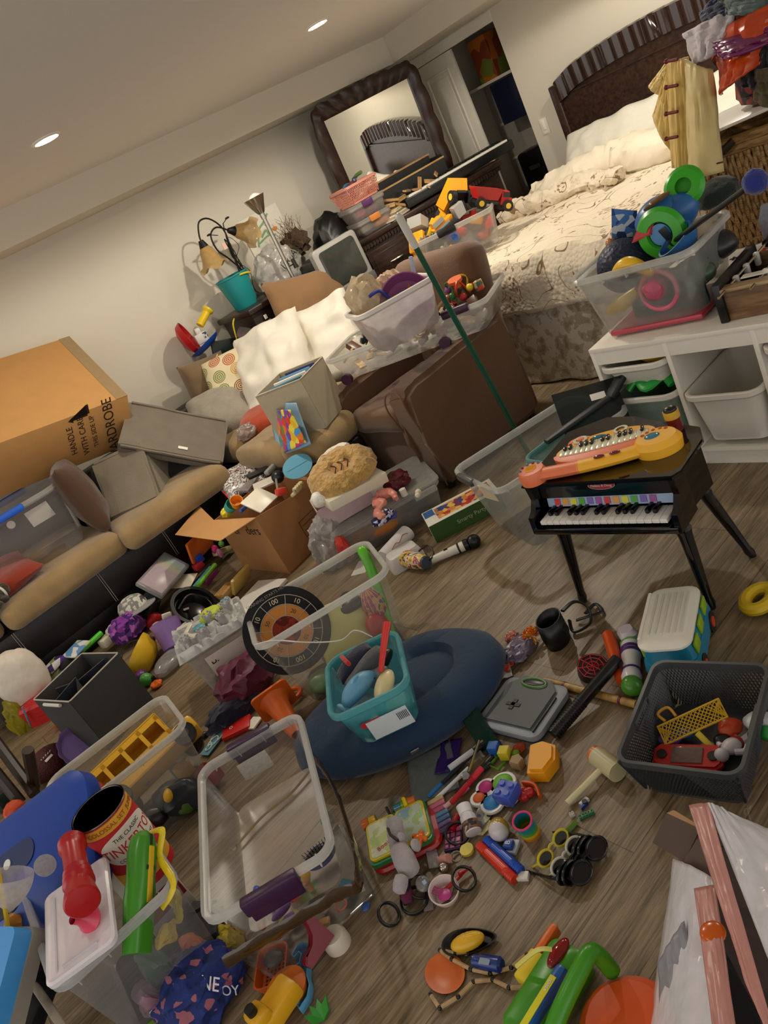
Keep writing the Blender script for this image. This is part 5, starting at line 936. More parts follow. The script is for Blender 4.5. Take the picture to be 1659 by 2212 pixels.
b=B();b.tube(bez([DM@ Vector(p) for p in ((.05,.17,.01),(.1,.19,.01),(.16,.15,.01),(.1,.13,.01),(.04,.15,.012))],30),.003,6);solo(b,'cable',pl('16161a'),'thin black looped cable on the floor behind the tall clear bin','cable')
b=B();b.tube(bez([DM@ Vector(p) for p in ((-.27,-.15,.36),(-.2,-.19,.355),(-.1,-.23,.3),(0,-.3,.28),(.06,-.33,.3),(.1,-.36,.26))],40),.0025,6);solo(b,'charger_cable',pl('c8c6c0'),'thin white cable hanging over the rims of both clear bins','cable')
# navy pouf with teal bin
def pouf():
    a,c=U(655,1640,.06),U(1072,1420,.06);T=thing('floor_cushion','navy blue oval velvet floor cushion with a zip and a deep crease','cushion',(.865,2.03,0),(0,0,yawof(a,c)+4))
    b=B();n=56;rings=[]
    prof=[(.0,.0),(.7,.0),(.93,.02),(1,.06),(.97,.10),(.85,.135),(.62,.145),(.48,.12),(.42,.125),(.2,.13),(0,.13)]
    for r,z in prof:
        ring=[]
        for j in range(n):
            t=2*pi*j/n;x,y=.39*cos(t),.245*sin(t)*(1+.10*cos(t));rr_=max(r,.002);dent=-.03*math.exp(-((math.atan2(sin(t-4.0),cos(t-4.0)))/.12)**2)*(r if z>.05 else 0)
            zz=z+(noise.noise(Vector((x*rr_*7,y*rr_*7,1)))*.012 if z>.05 else 0)+dent;ring.append(Vector((x*rr_+(.04 if r<.5 else 0),y*rr_,max(0,zz))))
        rings.append(ring)
    b.loft(rings);b.done('velvet_cushion',P_('0f2c48',.9,var=.12,vs=5,bump=.2,bs=60,sheen=.12),T,ang=60)
    b=B();b.box((-.02,-.248,.06),(.03,.006,.012),.002);b.done('zip_pull',met(),T)
pouf()
TBW,ty,tw,td=rim((707,1560),(885,1475),(842,1358),.31);TLM=TM((TBW.x,TBW.y,.14),(0,0,ty))
T=thing('storage_bin','translucent teal bin of small toys sitting on the navy cushion','storage bin',M=TLM);bb,q=tub_b(tw,td,.17,tp=.82,r=.045,lip=.012);bb.done('tub',clear('5fc0cc',.38,.2),T);q.done('rim',clear('7fd0d8',.6),T)
b=B();b.box((.02,-td*.44,.06),(.13,.003,.075),rot=(8,0,0));b.done('label_sticker',paper('c9d2d8'),T);b=B();b.box((-.03,-td*.446,.09),(.06,.003,.02),rot=(8,0,0));b.done('red_print',paper('b01c24'),T);b=B();[b.box((.05+.005*i,-td*.446,.07),(.0022,.003,.03),rot=(8,0,0)) for i in range(7)];b.done('barcode',pl('16161a'),T)
T=thing('toy_dolphin','light blue rubber dolphin toy in the teal bin','toy',M=TLM@ TM((-.035,-.03,.13),(15,0,40)));b=B();b.tube(bez([(-.07,0,0),(-.03,0,.02),(.03,0,.02),(.08,0,-.01)],20),lambda t:.006+.026*sin(pi*min(1,t*1.05))**.7,14);b.sph((.0,0,.045),.014,(1.2,.3,1.2));b.sph((-.075,0,0),.02,(.6,1.6,.3));b.sph((.01,.028,.0),.014,(1,1.8,.4));b.done('body',pl('5f97b8',.4),T);b=B();b.sph((.05,-.02,.018),.004);b.done('eye',pl('101010'),T)
T=thing('toy_spatula','red handled toy spatula with pale yellow scoop in the teal bin','toy utensil',M=TLM@ TM((.05,-.03,.16),(0,-22,52)));b=B();b.tube(bez([(0,0,0),(.08,0,.02),(.15,0,.035)]),lambda t:.009+.006*t,10,flat=.7);b.done('red_handle',pl('c8201c'),T);b=B();b.sph((-.04,-.02,-.01),.045,(1.2,.8,.25));b.done('scoop',pl('d8c89a',.3),T)
b=pillow_b(.15,.06,.05,2);inbin(b,'navy_sock',fab('161a30'),'navy cloth shoe with red trim on top in the teal bin','cloth',TLM,-.03,.08,.16,0,-15,20);b=B();b.box(d=(.014,.06,.03),bev=.005);inbin(b,'red_trim',fab('b0241c'),'red band strip on the navy cloth in the teal bin','cloth',TLM,-.05,.08,.18,0,-15,20)
b=pillow_b(.17,.05,.04,5);inbin(b,'grey_shoe',fab('4a4a4e'),'grey cloth piece beside the navy cloth in the teal bin','cloth',TLM,-.0,.04,.15,0,-10,25)
for i,(c,x,y,z,n_) in enumerate((('2c2420',.05,.07,.14,'dark toy at the back of the teal bin'),('8a8a8a',.02,.02,.12,'grey wire clump in the teal bin'),('4a3a6a',-.07,-.08,.08,'violet toy low in the teal bin'),('a8b4b8',-.06,.0,.07,'pale grey toy low in the teal bin'),('c9c4a8',.06,-.09,.07,'cream toy low in the teal bin'),('20242c',.02,-.06,.06,'black toy low in the teal bin'))):b=B();b.ico(r=.035,sub=3,sc=(1.3,.8,.8));b.disp(.01,30,i);inbin(b,'toy',pl(c),n_,'toy',TLM,x,y,z)
# clear bin behind the toy piano
RM=TM((2.08,2.24,0),(0,0,-20));T=thing('storage_bin','long clear bin with black grips behind the toy piano','storage bin',M=RM);bb,q=tub_b(.66,.44,.33,tp=.85,r=.05,lip=.016);bb.done('tub',clear('e6e8e6',.16),T);[q.box((-.28+.11*i,s*.212,.315),(.003,.014,.03)) for i in range(6) for s in (-1,1)];q.done('rim',clear('f0f2f0',.45),T)
b=B();b.box((-.33,.06,.32),(.03,.14,.035),.012);b.done('end_grip',P_('4a4a48',.4),T)
b=B();b.box((-.32,-.1,.29),(.004,.09,.07),rot=(0,-10,8));b.done('peeling_label',paper('d8c8a8'),T)
b=B();b.box((0,0,0),(.36,.035,.02),.006);b.box((.2,.0,.03),(.14,.05,.03),.01,rot=(0,-30,0));inbin(b,'black_rail',pl('15171a',.5),'long black plastic rail resting across the clear bin behind piano','plastic part',RM,.16,-.12,.36,0,-4,-2)
T=thing('storage_bin','aqua inner bin nested inside the long clear bin','storage bin',M=RM@ TM((.10,-.09,.03),(0,0,10)));bb,q=tub_b(.36,.26,.26,tp=.85,r=.04);bb.done('tub',clear('7ab8ba',.45),T);q.done('rim',clear('9ad0d0',.6),T)
b=B();b.box(d=(.26,.3,.004),bev=.001);inbin(b,'acrylic_sheet',clear('3a4444',.6,.15),'dark clear acrylic sheet with a white label leaning in the long bin','sheet',RM,.2,-.14,.34,40,10,-20)
b=B();b.box(d=(.06,.03,.002));inbin(b,'price_label',paper(),'small white label on the dark acrylic sheet','label',RM,.27,-.1,.39,40,10,-20)
# toy grand piano
PE,py_,pw=edge((1127,1055),(1452,1036),.46);PIM=TM((PE.x,PE.y,0),(0,0,py_));PB=P_('070708',.08,var=0,coat=.6)
T=thing('toy_piano','glossy black toy grand piano with three turned legs','toy piano',M=PIM);hw=pw/2
lid=[(-hw,0),(hw,0),(hw+.02,.03),(hw+.02,.2),(hw-.02,.28),(.1,.33),(-.02,.40),(-.14,.42),(-hw,.34)]
b=B();b.prism(lid,.455,.470,bev=.004);b.done('lid',PB,T)
body=[(-hw+.02,.06),(hw-.01,.06),(hw+.005,.2),(hw-.04,.27),(.1,.31),(-.02,.38),(-.14,.40),(-hw+.02,.32)]
b=B();b.prism(body,.31,.455);b.done('case',PB,T)
b=B();b.box((0,.015,.31),(pw-.02,.12,.022),.004);b.done('key_bed',PB,T)
for s in (-1,1):b=B();b.loft([[Vector((s*(hw-.012)+k,y,z)) for y,z in ((-.04,.3),(.08,.3),(.08,.455),(.01,.455),(.015,.40),(-.01,.37),(-.035,.36))] for k in (-.01,.01)]);b.done('cheek',PB,T)
b=B();b.box((0,.055,.42),(pw-.05,.006,.07),rot=(-12,0,0));b.done('fallboard',PB,T)
b=B();b.cyl((0,0,0),.04,.003,n=32);b._x(b.m.verts,TM((0,0,0),(0,0,0),(1.15,.32,1)));o=b.done('name_plate',P_('9c2036',.3),T,M=TM((.0,.046,.425),(78,0,0)));b=B();b.tube([(.047*cos(i*pi/16),.0135*sin(i*pi/16),.001) for i in range(32)],.0008,4,closed=True);b.done('plate_border',pl('c9c0b0'),o,M=TM((.0,.046,.425),(78,0,0)));text('Melissa & Doug',.012,paper('d8c8c0'),T,(0,.0435,.4255),(78,0,0))
n_=18;kw=(pw-.08)/n_
for i in range(n_):b=B();b.box((-(pw-.08)/2+kw*(i+.5),.005,.338),(kw-.0015,.075,.014),.0015);b.done('white_key',pl('e8e4dc',.2),T)
for i in range(n_-1):
    if i% 7 in (2,6):continue
    b=B();b.box((-(pw-.08)/2+kw*(i+1),.022,.351),(kw*.5,.045,.016),.002);b.done('black_key',pl('0a0a0a',.2),T)
b=B();b.box((0,.046,.368),(pw-.08,.003,.03),rot=(-15,0,0));o=b.done('note_strip',paper('9db4d0'),T)
for i in range(12):b=B();b.box((-(pw-.08)/2+.04+i*.031,.0442,.370),(.022,.003,.022),rot=(-15,0,0));b.done('note_square',paper(['c8464a','d89a4a','d8cf4a','5aa04a','7a6ab0','9a5a9a'][i% 6]),o)
for x,y,dx,dy in ((-hw+.07,.03,.0,-.06),(hw-.04,.03,.03,-.05),(hw-.06,.22,.09,.02)):
    b=B();b.lathe([(.0,0),(.012,0),(.017,.02),(.013,.04),(.016,.1),(.022,.25),(.026,.27),(.02,.28),(.027,.29),(.027,.31),(0,.31)],n=20)
    for v in b.m.verts:k=1-v.co.z/.31;v.co.x+=x+dx*k;v.co.y+=y+dy*k
    b.done('leg',PB,T)
# cat shaped toy keyboard on the piano
a_=U(1150,1022,.50);c_=U(1435,950,.50);CM=TM(((a_.x+c_.x)/2,(a_.y+c_.y)/2,.4705),(0,0,yawof(a_,c_)));CL_=(c_-a_).length
T=thing('toy_keyboard','orange and yellow cat-shaped toy keyboard lying on the toy piano','toy keyboard',M=CM);OR,YL=pl('e0764a',.45),pl('eeb02c',.45)
def body_(x0,x1,m,nm_):
    b=B();rings=[]
    for k in range(9):
        t=k/8;x=x0+(x1-x0)*t;w_=.028;rings.append([Vector((x,-.005-.02*sin(pi*(x+CL_/2)/CL_)+w_*cos(q) ,.022+.02*sin(q))) for q in [i*pi/6 for i in range(12)]])
    b.loft(rings);b.done(nm_,m,T)
body_(-CL_/2+.02,-.05,OR,'coral_bar');body_(-.055,CL_/2-.02,YL,'yellow_bar')
b=B();b.lathe([(0,0),(.045,0),(.048,.03),(.042,.045),(0,.048)]);b.done('speaker_pod',OR,T,M=TM((-CL_/2,0,0)));b=B();[b.tube([(-CL_/2-.02+.002*abs(i),.006*i,.049),(-CL_/2+.02-.002*abs(i),.006*i,.049)],.0014,4) for i in range(-3,4)];b.done('speaker_grille',YL,T)
for i in range(5):a=1.0+i*.55;b=B();b.sph((-CL_/2+.037*cos(a),.037*sin(a),.046),.005);b.done('button',pl(['3a7aa0','7a2a4a'][i% 2],.2),T)
b=B();b.lathe([(0,0),(.07,0),(.074,.03),(.06,.05),(0,.054)],sc=(1,.85,1));b.done('control_pod',YL,T,M=TM((CL_/2-.02,.0,0)));b=B();b.sph((CL_/2-.03,-.0,.052),.022,(1.1,.9,.3));b.done('blue_dial',pl('3f7890',.1),T)
for i in range(5):a=.9+i*.45;b=B();b.sph((CL_/2-.02+.045*cos(a),.042*sin(a),.052),.006,(1,1,.5));b.done('button',pl('b0502a',.2),T)
b=B();b.loft([[Vector((.168*cos(t)*k+.02,.078*sin(t)*k+.078,z)) for t in [i*pi/18 for i in range(36)]] for k,z in ((.96,.0),(1,.02),(.97,.034),(.9,.038))]);b.done('cat_face',YL,T)
b=B();b.loft([[Vector((.162*cos(t)*k+.02,.076*sin(t)*k+.058,z)) for t in [pi+i*pi/18 for i in range(19)]] for k,z in ((1.02,.02),(1.03,.038),(.9,.042))],True,True);b.done('coral_jaw',OR,T)
for i in range(16):x=-.115+i*.018;h_=.036*math.sqrt(max(.1,1-((x-.02)/.16)**2))+.014;b=B();b.box((x,.06,.043),(.017,h_*1.3,.006),.001);b.done('white_key',pl('dcd6b8',.2),T)
for i in range(15):
    if i% 7 in (2,6):continue
    b=B();b.box((-.106+i*.018,.078,.049),(.010,.026,.012),.002);b.done('black_key',pl('14110f',.2),T)
for x in (-.065,.07):b=B();b.lathe([(.012,0),(.02,.002),(.02,.006),(.012,.006)],n=20);b.done('eye_ring',pl('d8d2c0',.2),T,M=TM((x,.128,.036),(0,0,0),1.2))
b=B();b.sph((.0,.115,.04),.018,(1.4,.6,.4));b.done('blue_nose',pl('3a7a90',.1),T);b=B();b.sph((-.07,.14,.03),.034,(1.3,.6,.4));b.done('coral_cheek',OR,T)
for s,x in ((-1,-.115),(1,.15)):b=B();b.sph((x,.12,.02),.018,(1,.7,.8));b.done('ear',pl('c8302a') if s>0 else YL,T)
for x in (.02,.07):b=B();b.sph((x,-.03,.044),.012,(1.5,.7,.4));b.done('toggle',pl('6a2432',.15),T)
T=thing('toy_microphone','dark red toy microphone with yellow band standing behind the cat keyboard','toy microphone',M=TM(tuple(U(1462,928,.471)),(0,0,0)));b=B();b.lathe([(0,0),(.022,0),(.021,.045),(0,.045)]);b.done('handle',P_('6a1a14',.15),T);b=B();b.lathe([(0,.045),(.024,.045),(.024,.07),(0,.07)]);b.done('yellow_band',pl('c8a03a'),T);b=B();b.sph((0,0,.072),.021,(1,1,.6));b.done('head',pl('15100e'),T)
# charcoal woven basket and contents
BC,by,bw,bd_=rim((1332,1640),(1596,1672),(1646,1436),.14);BKM=TM((BC.x,BC.y,0),(0,0,by))
basket('large charcoal woven plastic basket on the floor near the right edge',(BC.x,BC.y,0),by,bw,bd_,.14,pl('3a3c3e',.4),30)
def rounded(d,bev=.01):b=B();b.box(d=d,bev=bev);return b
T=thing('handheld_game','red handheld water game with clear screen in the charcoal basket','toy',M=BKM@ TM((-.03,-.05,.02),(8,0,5)));b=B();b.prism([(-.085,-.02),(-.07,-.035),(.07,-.035),(.085,-.02),(.085,.02),(.07,.035),(-.07,.035),(-.085,.02)],0,.022,bev=.006);b.done('body',pl('b3201c'),T);b=B();b.box((0,0,.023),(.075,.045,.006),.002);b.done('screen',clear('a8b0a8',.5,.1),T)
for s in (-1,1):b=B();b.cyl((s*.062,0,.023),.013,.006);b.done('button',pl('16120f'),T)
T=thing('toy_tray','yellow plastic lattice stretcher toy in the charcoal basket','toy',M=BKM@ TM((-.03,.03,.07),(25,-12,28)));b=B()
for i in range(-9,10):
    for sg in (-1,1):x0=i*.012;p,q_=(x0-.025*sg,-.025),(x0+.025*sg,.025);b.tube([(max(-.085,min(.085,p[0])),p[1],0),(max(-.085,min(.085,q_[0])),q_[1],0)],.0014,4)
b.tube([(-.085,-.025,0),(.085,-.025,0),(.085,.025,0),(-.085,.025,0)],.003,6,closed=True);b.done('lattice',pl('c8a022'),T);b=B();b.tube(bez([(-.06,.03,0),(-.07,.055,.0),(-.04,.06,0),(-.03,.03,0)]),.004,6);b.done('handle',pl('c8902a'),T);b=B();b.tube(bez([(.0,-.03,0),(.01,-.06,-.01),(.02,-.09,-.03)]),.008,8,flat=.5);b.done('strap',pl('dcc83a'),T)
T=thing('toy_figure','white astronaut toy figure lying face up in the charcoal basket','toy figure',M=BKM@ TM((.065,-.005,.035),(78,0,-20)));b=B();b.sph((0,0,0),.022,(1,.8,1.3));b.sph((0,0,.04),.017);b.tube(bez([(.018,0,.015),(.035,0,.0),(.03,0,-.02)]),.008);b.tube(bez([(-.018,0,.015),(-.035,0,.0),(-.03,0,-.02)]),.008);b.tube([(.01,0,-.02),(.013,0,-.07)],.011);b.tube([(-.01,0,-.02),(-.013,0,-.07)],.011);b.box((.013,-.006,-.075),(.02,.03,.012),.004);b.box((-.013,-.006,-.075),(.02,.03,.012),.004);b.done('body',pl('c4bec4'),T);b=B();b.cyl((0,0,-.02),.0205,.004);b.done('red_belt',pl('a02a2a'),T)
for i,(c,x,y,z,s,n_) in enumerate((('6a4ab0',-.09,.0,.03,(.03,.02,.015),'purple and blue toy by the lattice in the charcoal basket'),('c8451f',.05,.05,.04,(.03,.03,.02),'orange toy under the lattice in the charcoal basket'),('2c8a3a',.14,.04,.04,(.02,.02,.02),'green ball at the right of the charcoal basket'),('c9ccd0',.12,.075,.04,(.045,.03,.02),'pale crumpled plastic at the right of the charcoal basket'),('15151a',.04,.01,.03,(.02,.02,.02),'black ball in the middle of the charcoal basket'),('1a1a1c',.05,-.125,.02,(.04,.015,.012),'black flat toy against the near wall of the charcoal basket'),('3a70b8',-.06,.02,.035,(.03,.015,.015),'blue curved toy under the yellow strap'))):b=B();b.ico(r=1,sub=3,sc=s);b.disp(.004,40,i);inbin(b,'toy',pl(c),n_,'toy',BKM,x,y,z)
def rod(name,label,cat,p,q,r,mat,z=None,z2=None,**k):A,C=U(*p,r if z is None else z),U(*q,r if z2 is None else z2);b=B();b.tube([A,A+(C-A)*.5,C],r,14);return solo(b,name,mat,label,cat,**k)
# floor toys on the right
T=tt('toy_bus','teal toy camper bus with a white ridged roof lid','toy vehicle',1478,1408,0,22);b=B();b.loft([rr(.28,.15,.03,.02),rr(.29,.155,.03,.05),rr(.28,.15,.03,.08)]);b.loft([rr(.27,.145,.03,.08),rr(.24,.13,.03,.13)],False,False);b.done('body',pl('1a7a9c',.3),T)
for x,s in [(x,s) for x in (-.08,0,.08) for s in (-1,1)]:b=B();b.box((x,s*.073,.1),(.05,.01,.04),.006);b.done('window',pl('8fb02a',.3),T)
b=B();b.loft([rr(.27,.15,.04,.135),rr(.27,.15,.04,.142),rr(.24,.12,.03,.15)]);b.done('roof_lid',pl('d6d2c6',.4),T,M=TM((-.01,0,0)));b=B();[b.box((-.0,-.045+.018*i,.151),(.18,.006,.004),.002) for i in range(6)];b.done('roof_ridge',pl('c2beb2',.4),T);b=B();b.tube([(-.1,.07,.145),(.1,.07,.145)],.006);b.done('roof_rack',pl('e0dcd0'),T)
for x in (-.09,.09):
    for s in (-1,1):b=B();b.cyl((x,s*.07,.03),.032,.02,rot=(90,0,0));o=b.done('wheel',pl('1a1a1c'),T);b=B();b.cyl((x,s*.081,.03),.016,.004,rot=(90,0,0));b.done('hub',pl('c8452a'),o)
T=thing('toy_space_arm','white and purple toy arm with a green round end','toy',tuple(U(1365,1475,.03)),(0,0,yawof(U(1365,1475,.03),U(1362,1330,.03))));b=B();b.lathe([(0,.0),(.022,.0),(.03,.02),(.026,.04),(.026,.1),(.03,.115),(.03,.16),(.0,.16)],rot=(0,90,0));b.done('white_tube',pl('d8d2d4',.25),T);b=B();b.sph((-.012,0,0),.031);b.done('green_dome',pl('4a8a2a',.25),T)
for x in (.045,.12,.135):b=B();b.cyl((x,0,0),.0285 if x<.1 else .0315,.006 if x<.1 else .012,rot=(0,90,0));b.done('purple_band',pl('4a2470'),T)
b=B();b.loft([rr(.07,.05,.02,-.02),rr(.075,.055,.02,.01),rr(.05,.04,.015,.025)]);b.done('glove',pl('c9c0cc'),T,M=TM((.2,.005,.01),(0,10,20)));b=B();b.tube([(.165,.028*cos(i*.5),.028*sin(i*.5)) for i in range(13)],.005,6,closed=True);b.done('green_cuff',pl('5a9a5a'),T)
rod('toy_carrot','glossy orange rounded tube toy beside the white space arm','toy',(1314,1372),(1345,1470),.02,pl('d8521c',.25))
T=tt('toy_spider_disc','round black toy case with raised red web pattern','toy',1282,1452,0,0,20);b=B();b.cyl((0,0,.015),.048,.03,n=32);b.done('case',pl('1a0f10',.3),T);b=B()
for r_ in (.018,.032,.046):b.tube([(r_*cos(i*pi/8)*(1-.06*(i% 2)),r_*sin(i*pi/8)*(1-.06*(i% 2)),.031) for i in range(16)],.0018,4,closed=True)
for i in range(8):b.tube([(0,0,.031),(.046*cos(i*pi/4),.046*sin(i*pi/4),.031)],.0018,4)
b.done('web_lines',pl('b0202c',.3),T)
T=thing('toy_sword','black ribbed-grip toy baton lying across the bamboo pole','toy',(0,0,0));A,C=U(1195,1588,.022),U(1335,1424,.06);b=B();b.tube([A,C],.019,14);b.done('shaft',pl('101012',.25),T);b=B();[b.tube([A+(C-A)*(.02+.03*i),A+(C-A)*(.035+.03*i)],.0205,12) for i in range(14)];b.done('ribbed_grip',pl('0b0b0c',.5),T)
T=thing('bamboo_pole','bamboo rod with dark red bands under the charcoal basket','pole',(0,0,0));A,C=U(1178,1470,.013),U(1375,1522,.013);b=B();b.tube([A,C],.0115,12);b.done('rod',wood('b8904e','94703a',.4),T)
for t in (.22,.83):b=B();b.tube([A+(C-A)*t,A+(C-A)*(t+.025)],.0125,12);b.done('band',pl('6a1838'),T)
T=tt('face_mask','black moulded plastic strap mask standing under the piano leg','mask',1207,1385,0,20);b=B();b.lathe([(.05,0),(.055,.04),(.052,.1)],n=28,sc=(1,.75,1));bmesh.ops.delete(b.m,geom=[f for f in b.m.faces if len(f.verts)>4],context='FACES');b.done('cup',pl('0b0b0c',.4),T,sol=.004)
b=B();b.cyl((0,-.045,.05),.016,.004,rot=(80,0,0));b.done('vent',pl('18181a'),T)
b=B();b.tube(bez([U(1215,1320,.1),U(1240,1300,.09),U(1268,1310,.06),U(1275,1345,.02),U(1240,1365,.012),U(1230,1340,.03)],40),.009,8,flat=.5);solo(b,'black_strap',pl('0e0e10'),'black elastic strap loop beside the black mask','strap')
b=B();b.tube(bez([U(1245,1340,.012),U(1275,1330,.02),U(1300,1320,.012),U(1285,1305,.012),U(1265,1325,.03)],40),.007,8,flat=.5);solo(b,'buckle_strap',pl('151517'),'tangled black buckle strap right of the black mask','strap')
T=tt('rubber_pouf_toy','orange and yellow rubber string pom toy on the floor','toy',1150,1375,.03);random.seed(8);b=B()
for i in range(70):a,e=random.uniform(0,6.28),random.uniform(-.3,1.4);d=Vector((cos(a)*cos(e),sin(a)*cos(e),sin(e)));b.tube([d*.01,d*.028+Vector((0,0,random.uniform(-.003,.004))),d*.036],.0028,5)
b.done('strings',multi(['d8601c','e8a02a','c8481a'],40,.4,'noise'),T)
blob('foil_wrap','crumpled purple grey foil wrapper by the navy cushion','wrapper',tuple(U(1125,1412,0)),(.06,.045,.035),P_('6f6478',.3,bump=.6,bs=25),41,amp=.3);blob('pink_wrap','crumpled pink wrapper behind the purple foil','wrapper',tuple(U(1108,1382,0)),(.025,.02,.02),pl('d08070',.3),42,amp=.3)
sheet('snack_packet','flat red snack packet beside the purple foil','packet',tuple(U(1092,1440,.002)),.075,.07,P_('c8463a',.3),(0,0,20),0,.004,wr=.012);sheet('sticker_packet','white printed packet beside the red snack packet','packet',tuple(U(1088,1458,.004)),.07,.06,multi(['cfcabf','a8a498','cfcabf','7a8a8a'],30,.4),(0,0,50),0,.003,wr=.008)
T=tt('toy_laptop','grey and blue toy laptop upside down with a handle hole','toy laptop',1135,1540,0,yawof(U(1060,1580,.03),U(1175,1605,.03))-2);b=B();b.loft([rr(.225,.20,.03,0),rr(.23,.205,.03,.012)]);b.done('blue_shell',pl('1f4a8a'),T);b=B();b.loft([rr(.235,.21,.03,.012),rr(.235,.21,.03,.03),rr(.225,.20,.03,.034)]);b.done('silver_rim',pl('9aa0a8'),T);b=B();b.prism([(-.09,-.085),(.09,-.085),(.09,.07),(.05,.11),(-.05,.11),(-.09,.07)],.034,.042,bev=.003);b.done('grey_back',pl('4a4e50',.5),T)
b=B();b.tube([(.055*cos(a/3)*.8,.085+.018*sin(a/3),.043) for a in range(19)],.005,6,closed=True);b.done('green_handle_ring',pl('3f6a2a'),T);b=B();b.box((0,.085,.043),(.07,.02,.003),.001);b.box((-.02,-.01,.043),(.05,.012,.003));b.box((-.02,-.01,.043),(.014,.04,.003));b.done('recess',pl('0e0f10'),T);b=B();b.box((.1,-.02,.038),(.006,.14,.006),.002);b.done('hinge',pl('16181a'),T)
b=B();b.prism([(-.03,-.05),(.02,-.055),(.045,-.01),(.04,.04),(0,.06),(-.035,.05)],0,.05,bev=.008);it(b,'toy_rock',pl('e8a018',.4),'yellow orange faceted plastic toy shell on the floor','toy',1178,1660,0,0,0,-60)
T=thing('toy_mallet','cream toy mallet with orange cap lying left of the basket','toy hammer',(0,0,0));A,C=U(1225,1735,.012),U(1308,1652,.03);b=B();b.tube([A,C],.0085,12);b.done('handle',pl('cfc69c'),T);d=(C-A).normalized();s_=Vector((-d.y,d.x,0));c0=C+d*.005;b=B();b.tube([c0-s_*.045,c0+s_*.04],.028,20);b.done('head',pl('bdb48c'),T);b=B();b.tube([c0+s_*.038,c0+s_*.052],.024,20);b.done('orange_cap',pl('d86a2a'),T)
T=tt('yellow_helmet_toy','yellow plastic toy shell with oval cut-outs at the right edge','toy',1645,1310,0,0);b=B();b.tube([(.05*cos(i*pi/10),.035*sin(i*pi/10),.03) for i in range(20)],.02,10,closed=True);b.tube([(.03+.05*cos(i*pi/10),-.06+.035*sin(i*pi/10),.025) for i in range(20)],.018,10,closed=True);b.done('shell',pl('c8a81c'),T)
# ================================================================== clutter on the floor at the left
def pile(items):
    """(kind, colour, px, py, z, size, rot, name, label, category)"""
    for k,c,px,py,z,s,r,nm_,lb,ct in items:
        b=B()
        if k=='box':b.box(d=s,bev=min(s)*.2)
        elif k=='ball':b.sph(r=1,sc=s)
        elif k=='lump':b.ico(r=1,sub=3,sc=s);b.rid(.006,30,px)
        elif k=='rod':b.tube([(-s[0]/2,0,0),(0,0,0),(s[0]/2,0,0)],s[1],12)
        elif k=='cup':b.shell([(0,0),(s[0]*.75,0),(s[0],s[2])],.003)
        elif k=='ring':b.tube([(s[0]*cos(i*pi/14),s[1]*sin(i*pi/14),0) for i in range(28)],s[2],8,closed=True)
        it(b,nm_,c if not isinstance(c,str) else pl(c),lb,ct,px,py,z,*r)
GC,gy,gw,gd=rim((150,1515),(254,1411),(186,1403),.29);GZ=TM((GC.x,GC.y,0),(0,0,gy))
T=thing('storage_cube','charcoal fabric storage cube with dark navy cloth inside','storage box',M=GZ);b=B();GF=P_('3b3a38',.8,var=.03,bump=.15,bs=200)
for s in (-1,1):b.box((s*gw/2,0,.145),(.006,gd,.29));b.box((0,s*gd/2,.145),(gw,.006,.29))
b.box((0,0,.004),(gw,gd,.006));b.done('fabric_walls',GF,T);b=B();b.tube(rr(gw+.004,gd+.004,.006,.29,1),.0035,6,closed=True);b.done('edge_binding',pl('b5b0a4'),T);b=B();b.tube([(-gw/2-.012,-gd*.25,.275),(-gw/2-.012,gd*.2,.275)],.008);b.done('handle_tube',pl('d8d4c8'),T)
T=thing('navy_cloth_box','folded navy fabric box collapsed inside the charcoal cube','cloth',M=GZ@ TM((0,0,.2),(0,0,10)));b=B()
for x0,y0,x1,y1 in ((-.12,-.1,.02,.04),(.02,.04,.12,-.06),(.02,.04,-.04,.12),(-.12,.08,.02,.04)):b.loft([[Vector((x0,y0,-.1)),Vector((x0,y0,.05)),Vector((x0+.006,y0+.006,.05)),Vector((x0+.006,y0+.006,-.1))],[Vector((x1,y1,-.1)),Vector((x1,y1,.07)),Vector((x1+.006,y1+.006,.07)),Vector((x1+.006,y1+.006,-.1))]])
b.done('fabric_panels',fab('10182c'),T)
# castle mould bin
KC,ky,kw_,kd=rim((388,1428),(530,1338),(508,1288),.25);KM=TM((KC.x,KC.y,0),(0,0,ky))
T=thing('storage_bin','clear bin with black printed label under the grey castle moulds','storage bin',M=KM);bb,q=tub_b(kw_,kd,.245,tp=.84,r=.03,lip=.01);bb.done('tub',clear('dedcd6',.35),T);q.done('rim',clear('eeeeea',.6),T)
b=B();b.box((.03,-kd*.478,.12),(.2,.003,.16),.001,rot=(6,0,0));o=b.done('label_sheet',paper('cfc4bc'),T);text('B.',.045,pl('1a1614'),T,(-.04,-kd*.5,.17),(84,0,0));text('DISH',.022,pl('2a2420'),T,(.09,-kd*.5,.18),(84,0,0));[text('lorem'[:0]+'· · · · · ·',.014,pl('3a3430'),T,(.0,-kd*.488,.145-.014*i),(84,0,0)) for i in range(4)]
random.seed(6)
T=thing('castle_mould','grey plastic sand castle mould tray with towers and lime sand','sand toy',M=KM@ TM((0,0,.235),(0,0,0)));b=B()
def cas(u,v):
    x,y=(u-.5)*(kw_+.02),(v-.5)*(kd+.02);h_=.012+.03*max(0,noise.noise(Vector((x*14,y*14,2))))+.022*(1 if noise.noise(Vector((x*30,y*30,5)))>.15 else 0);e=min(u,1-u,v,1-v)
    return Vector((x,y,0 if e<.01 else h_))
b.grid(44,36,cas);b.done('mould',pl('b9b8b6',.4),T,ang=50)
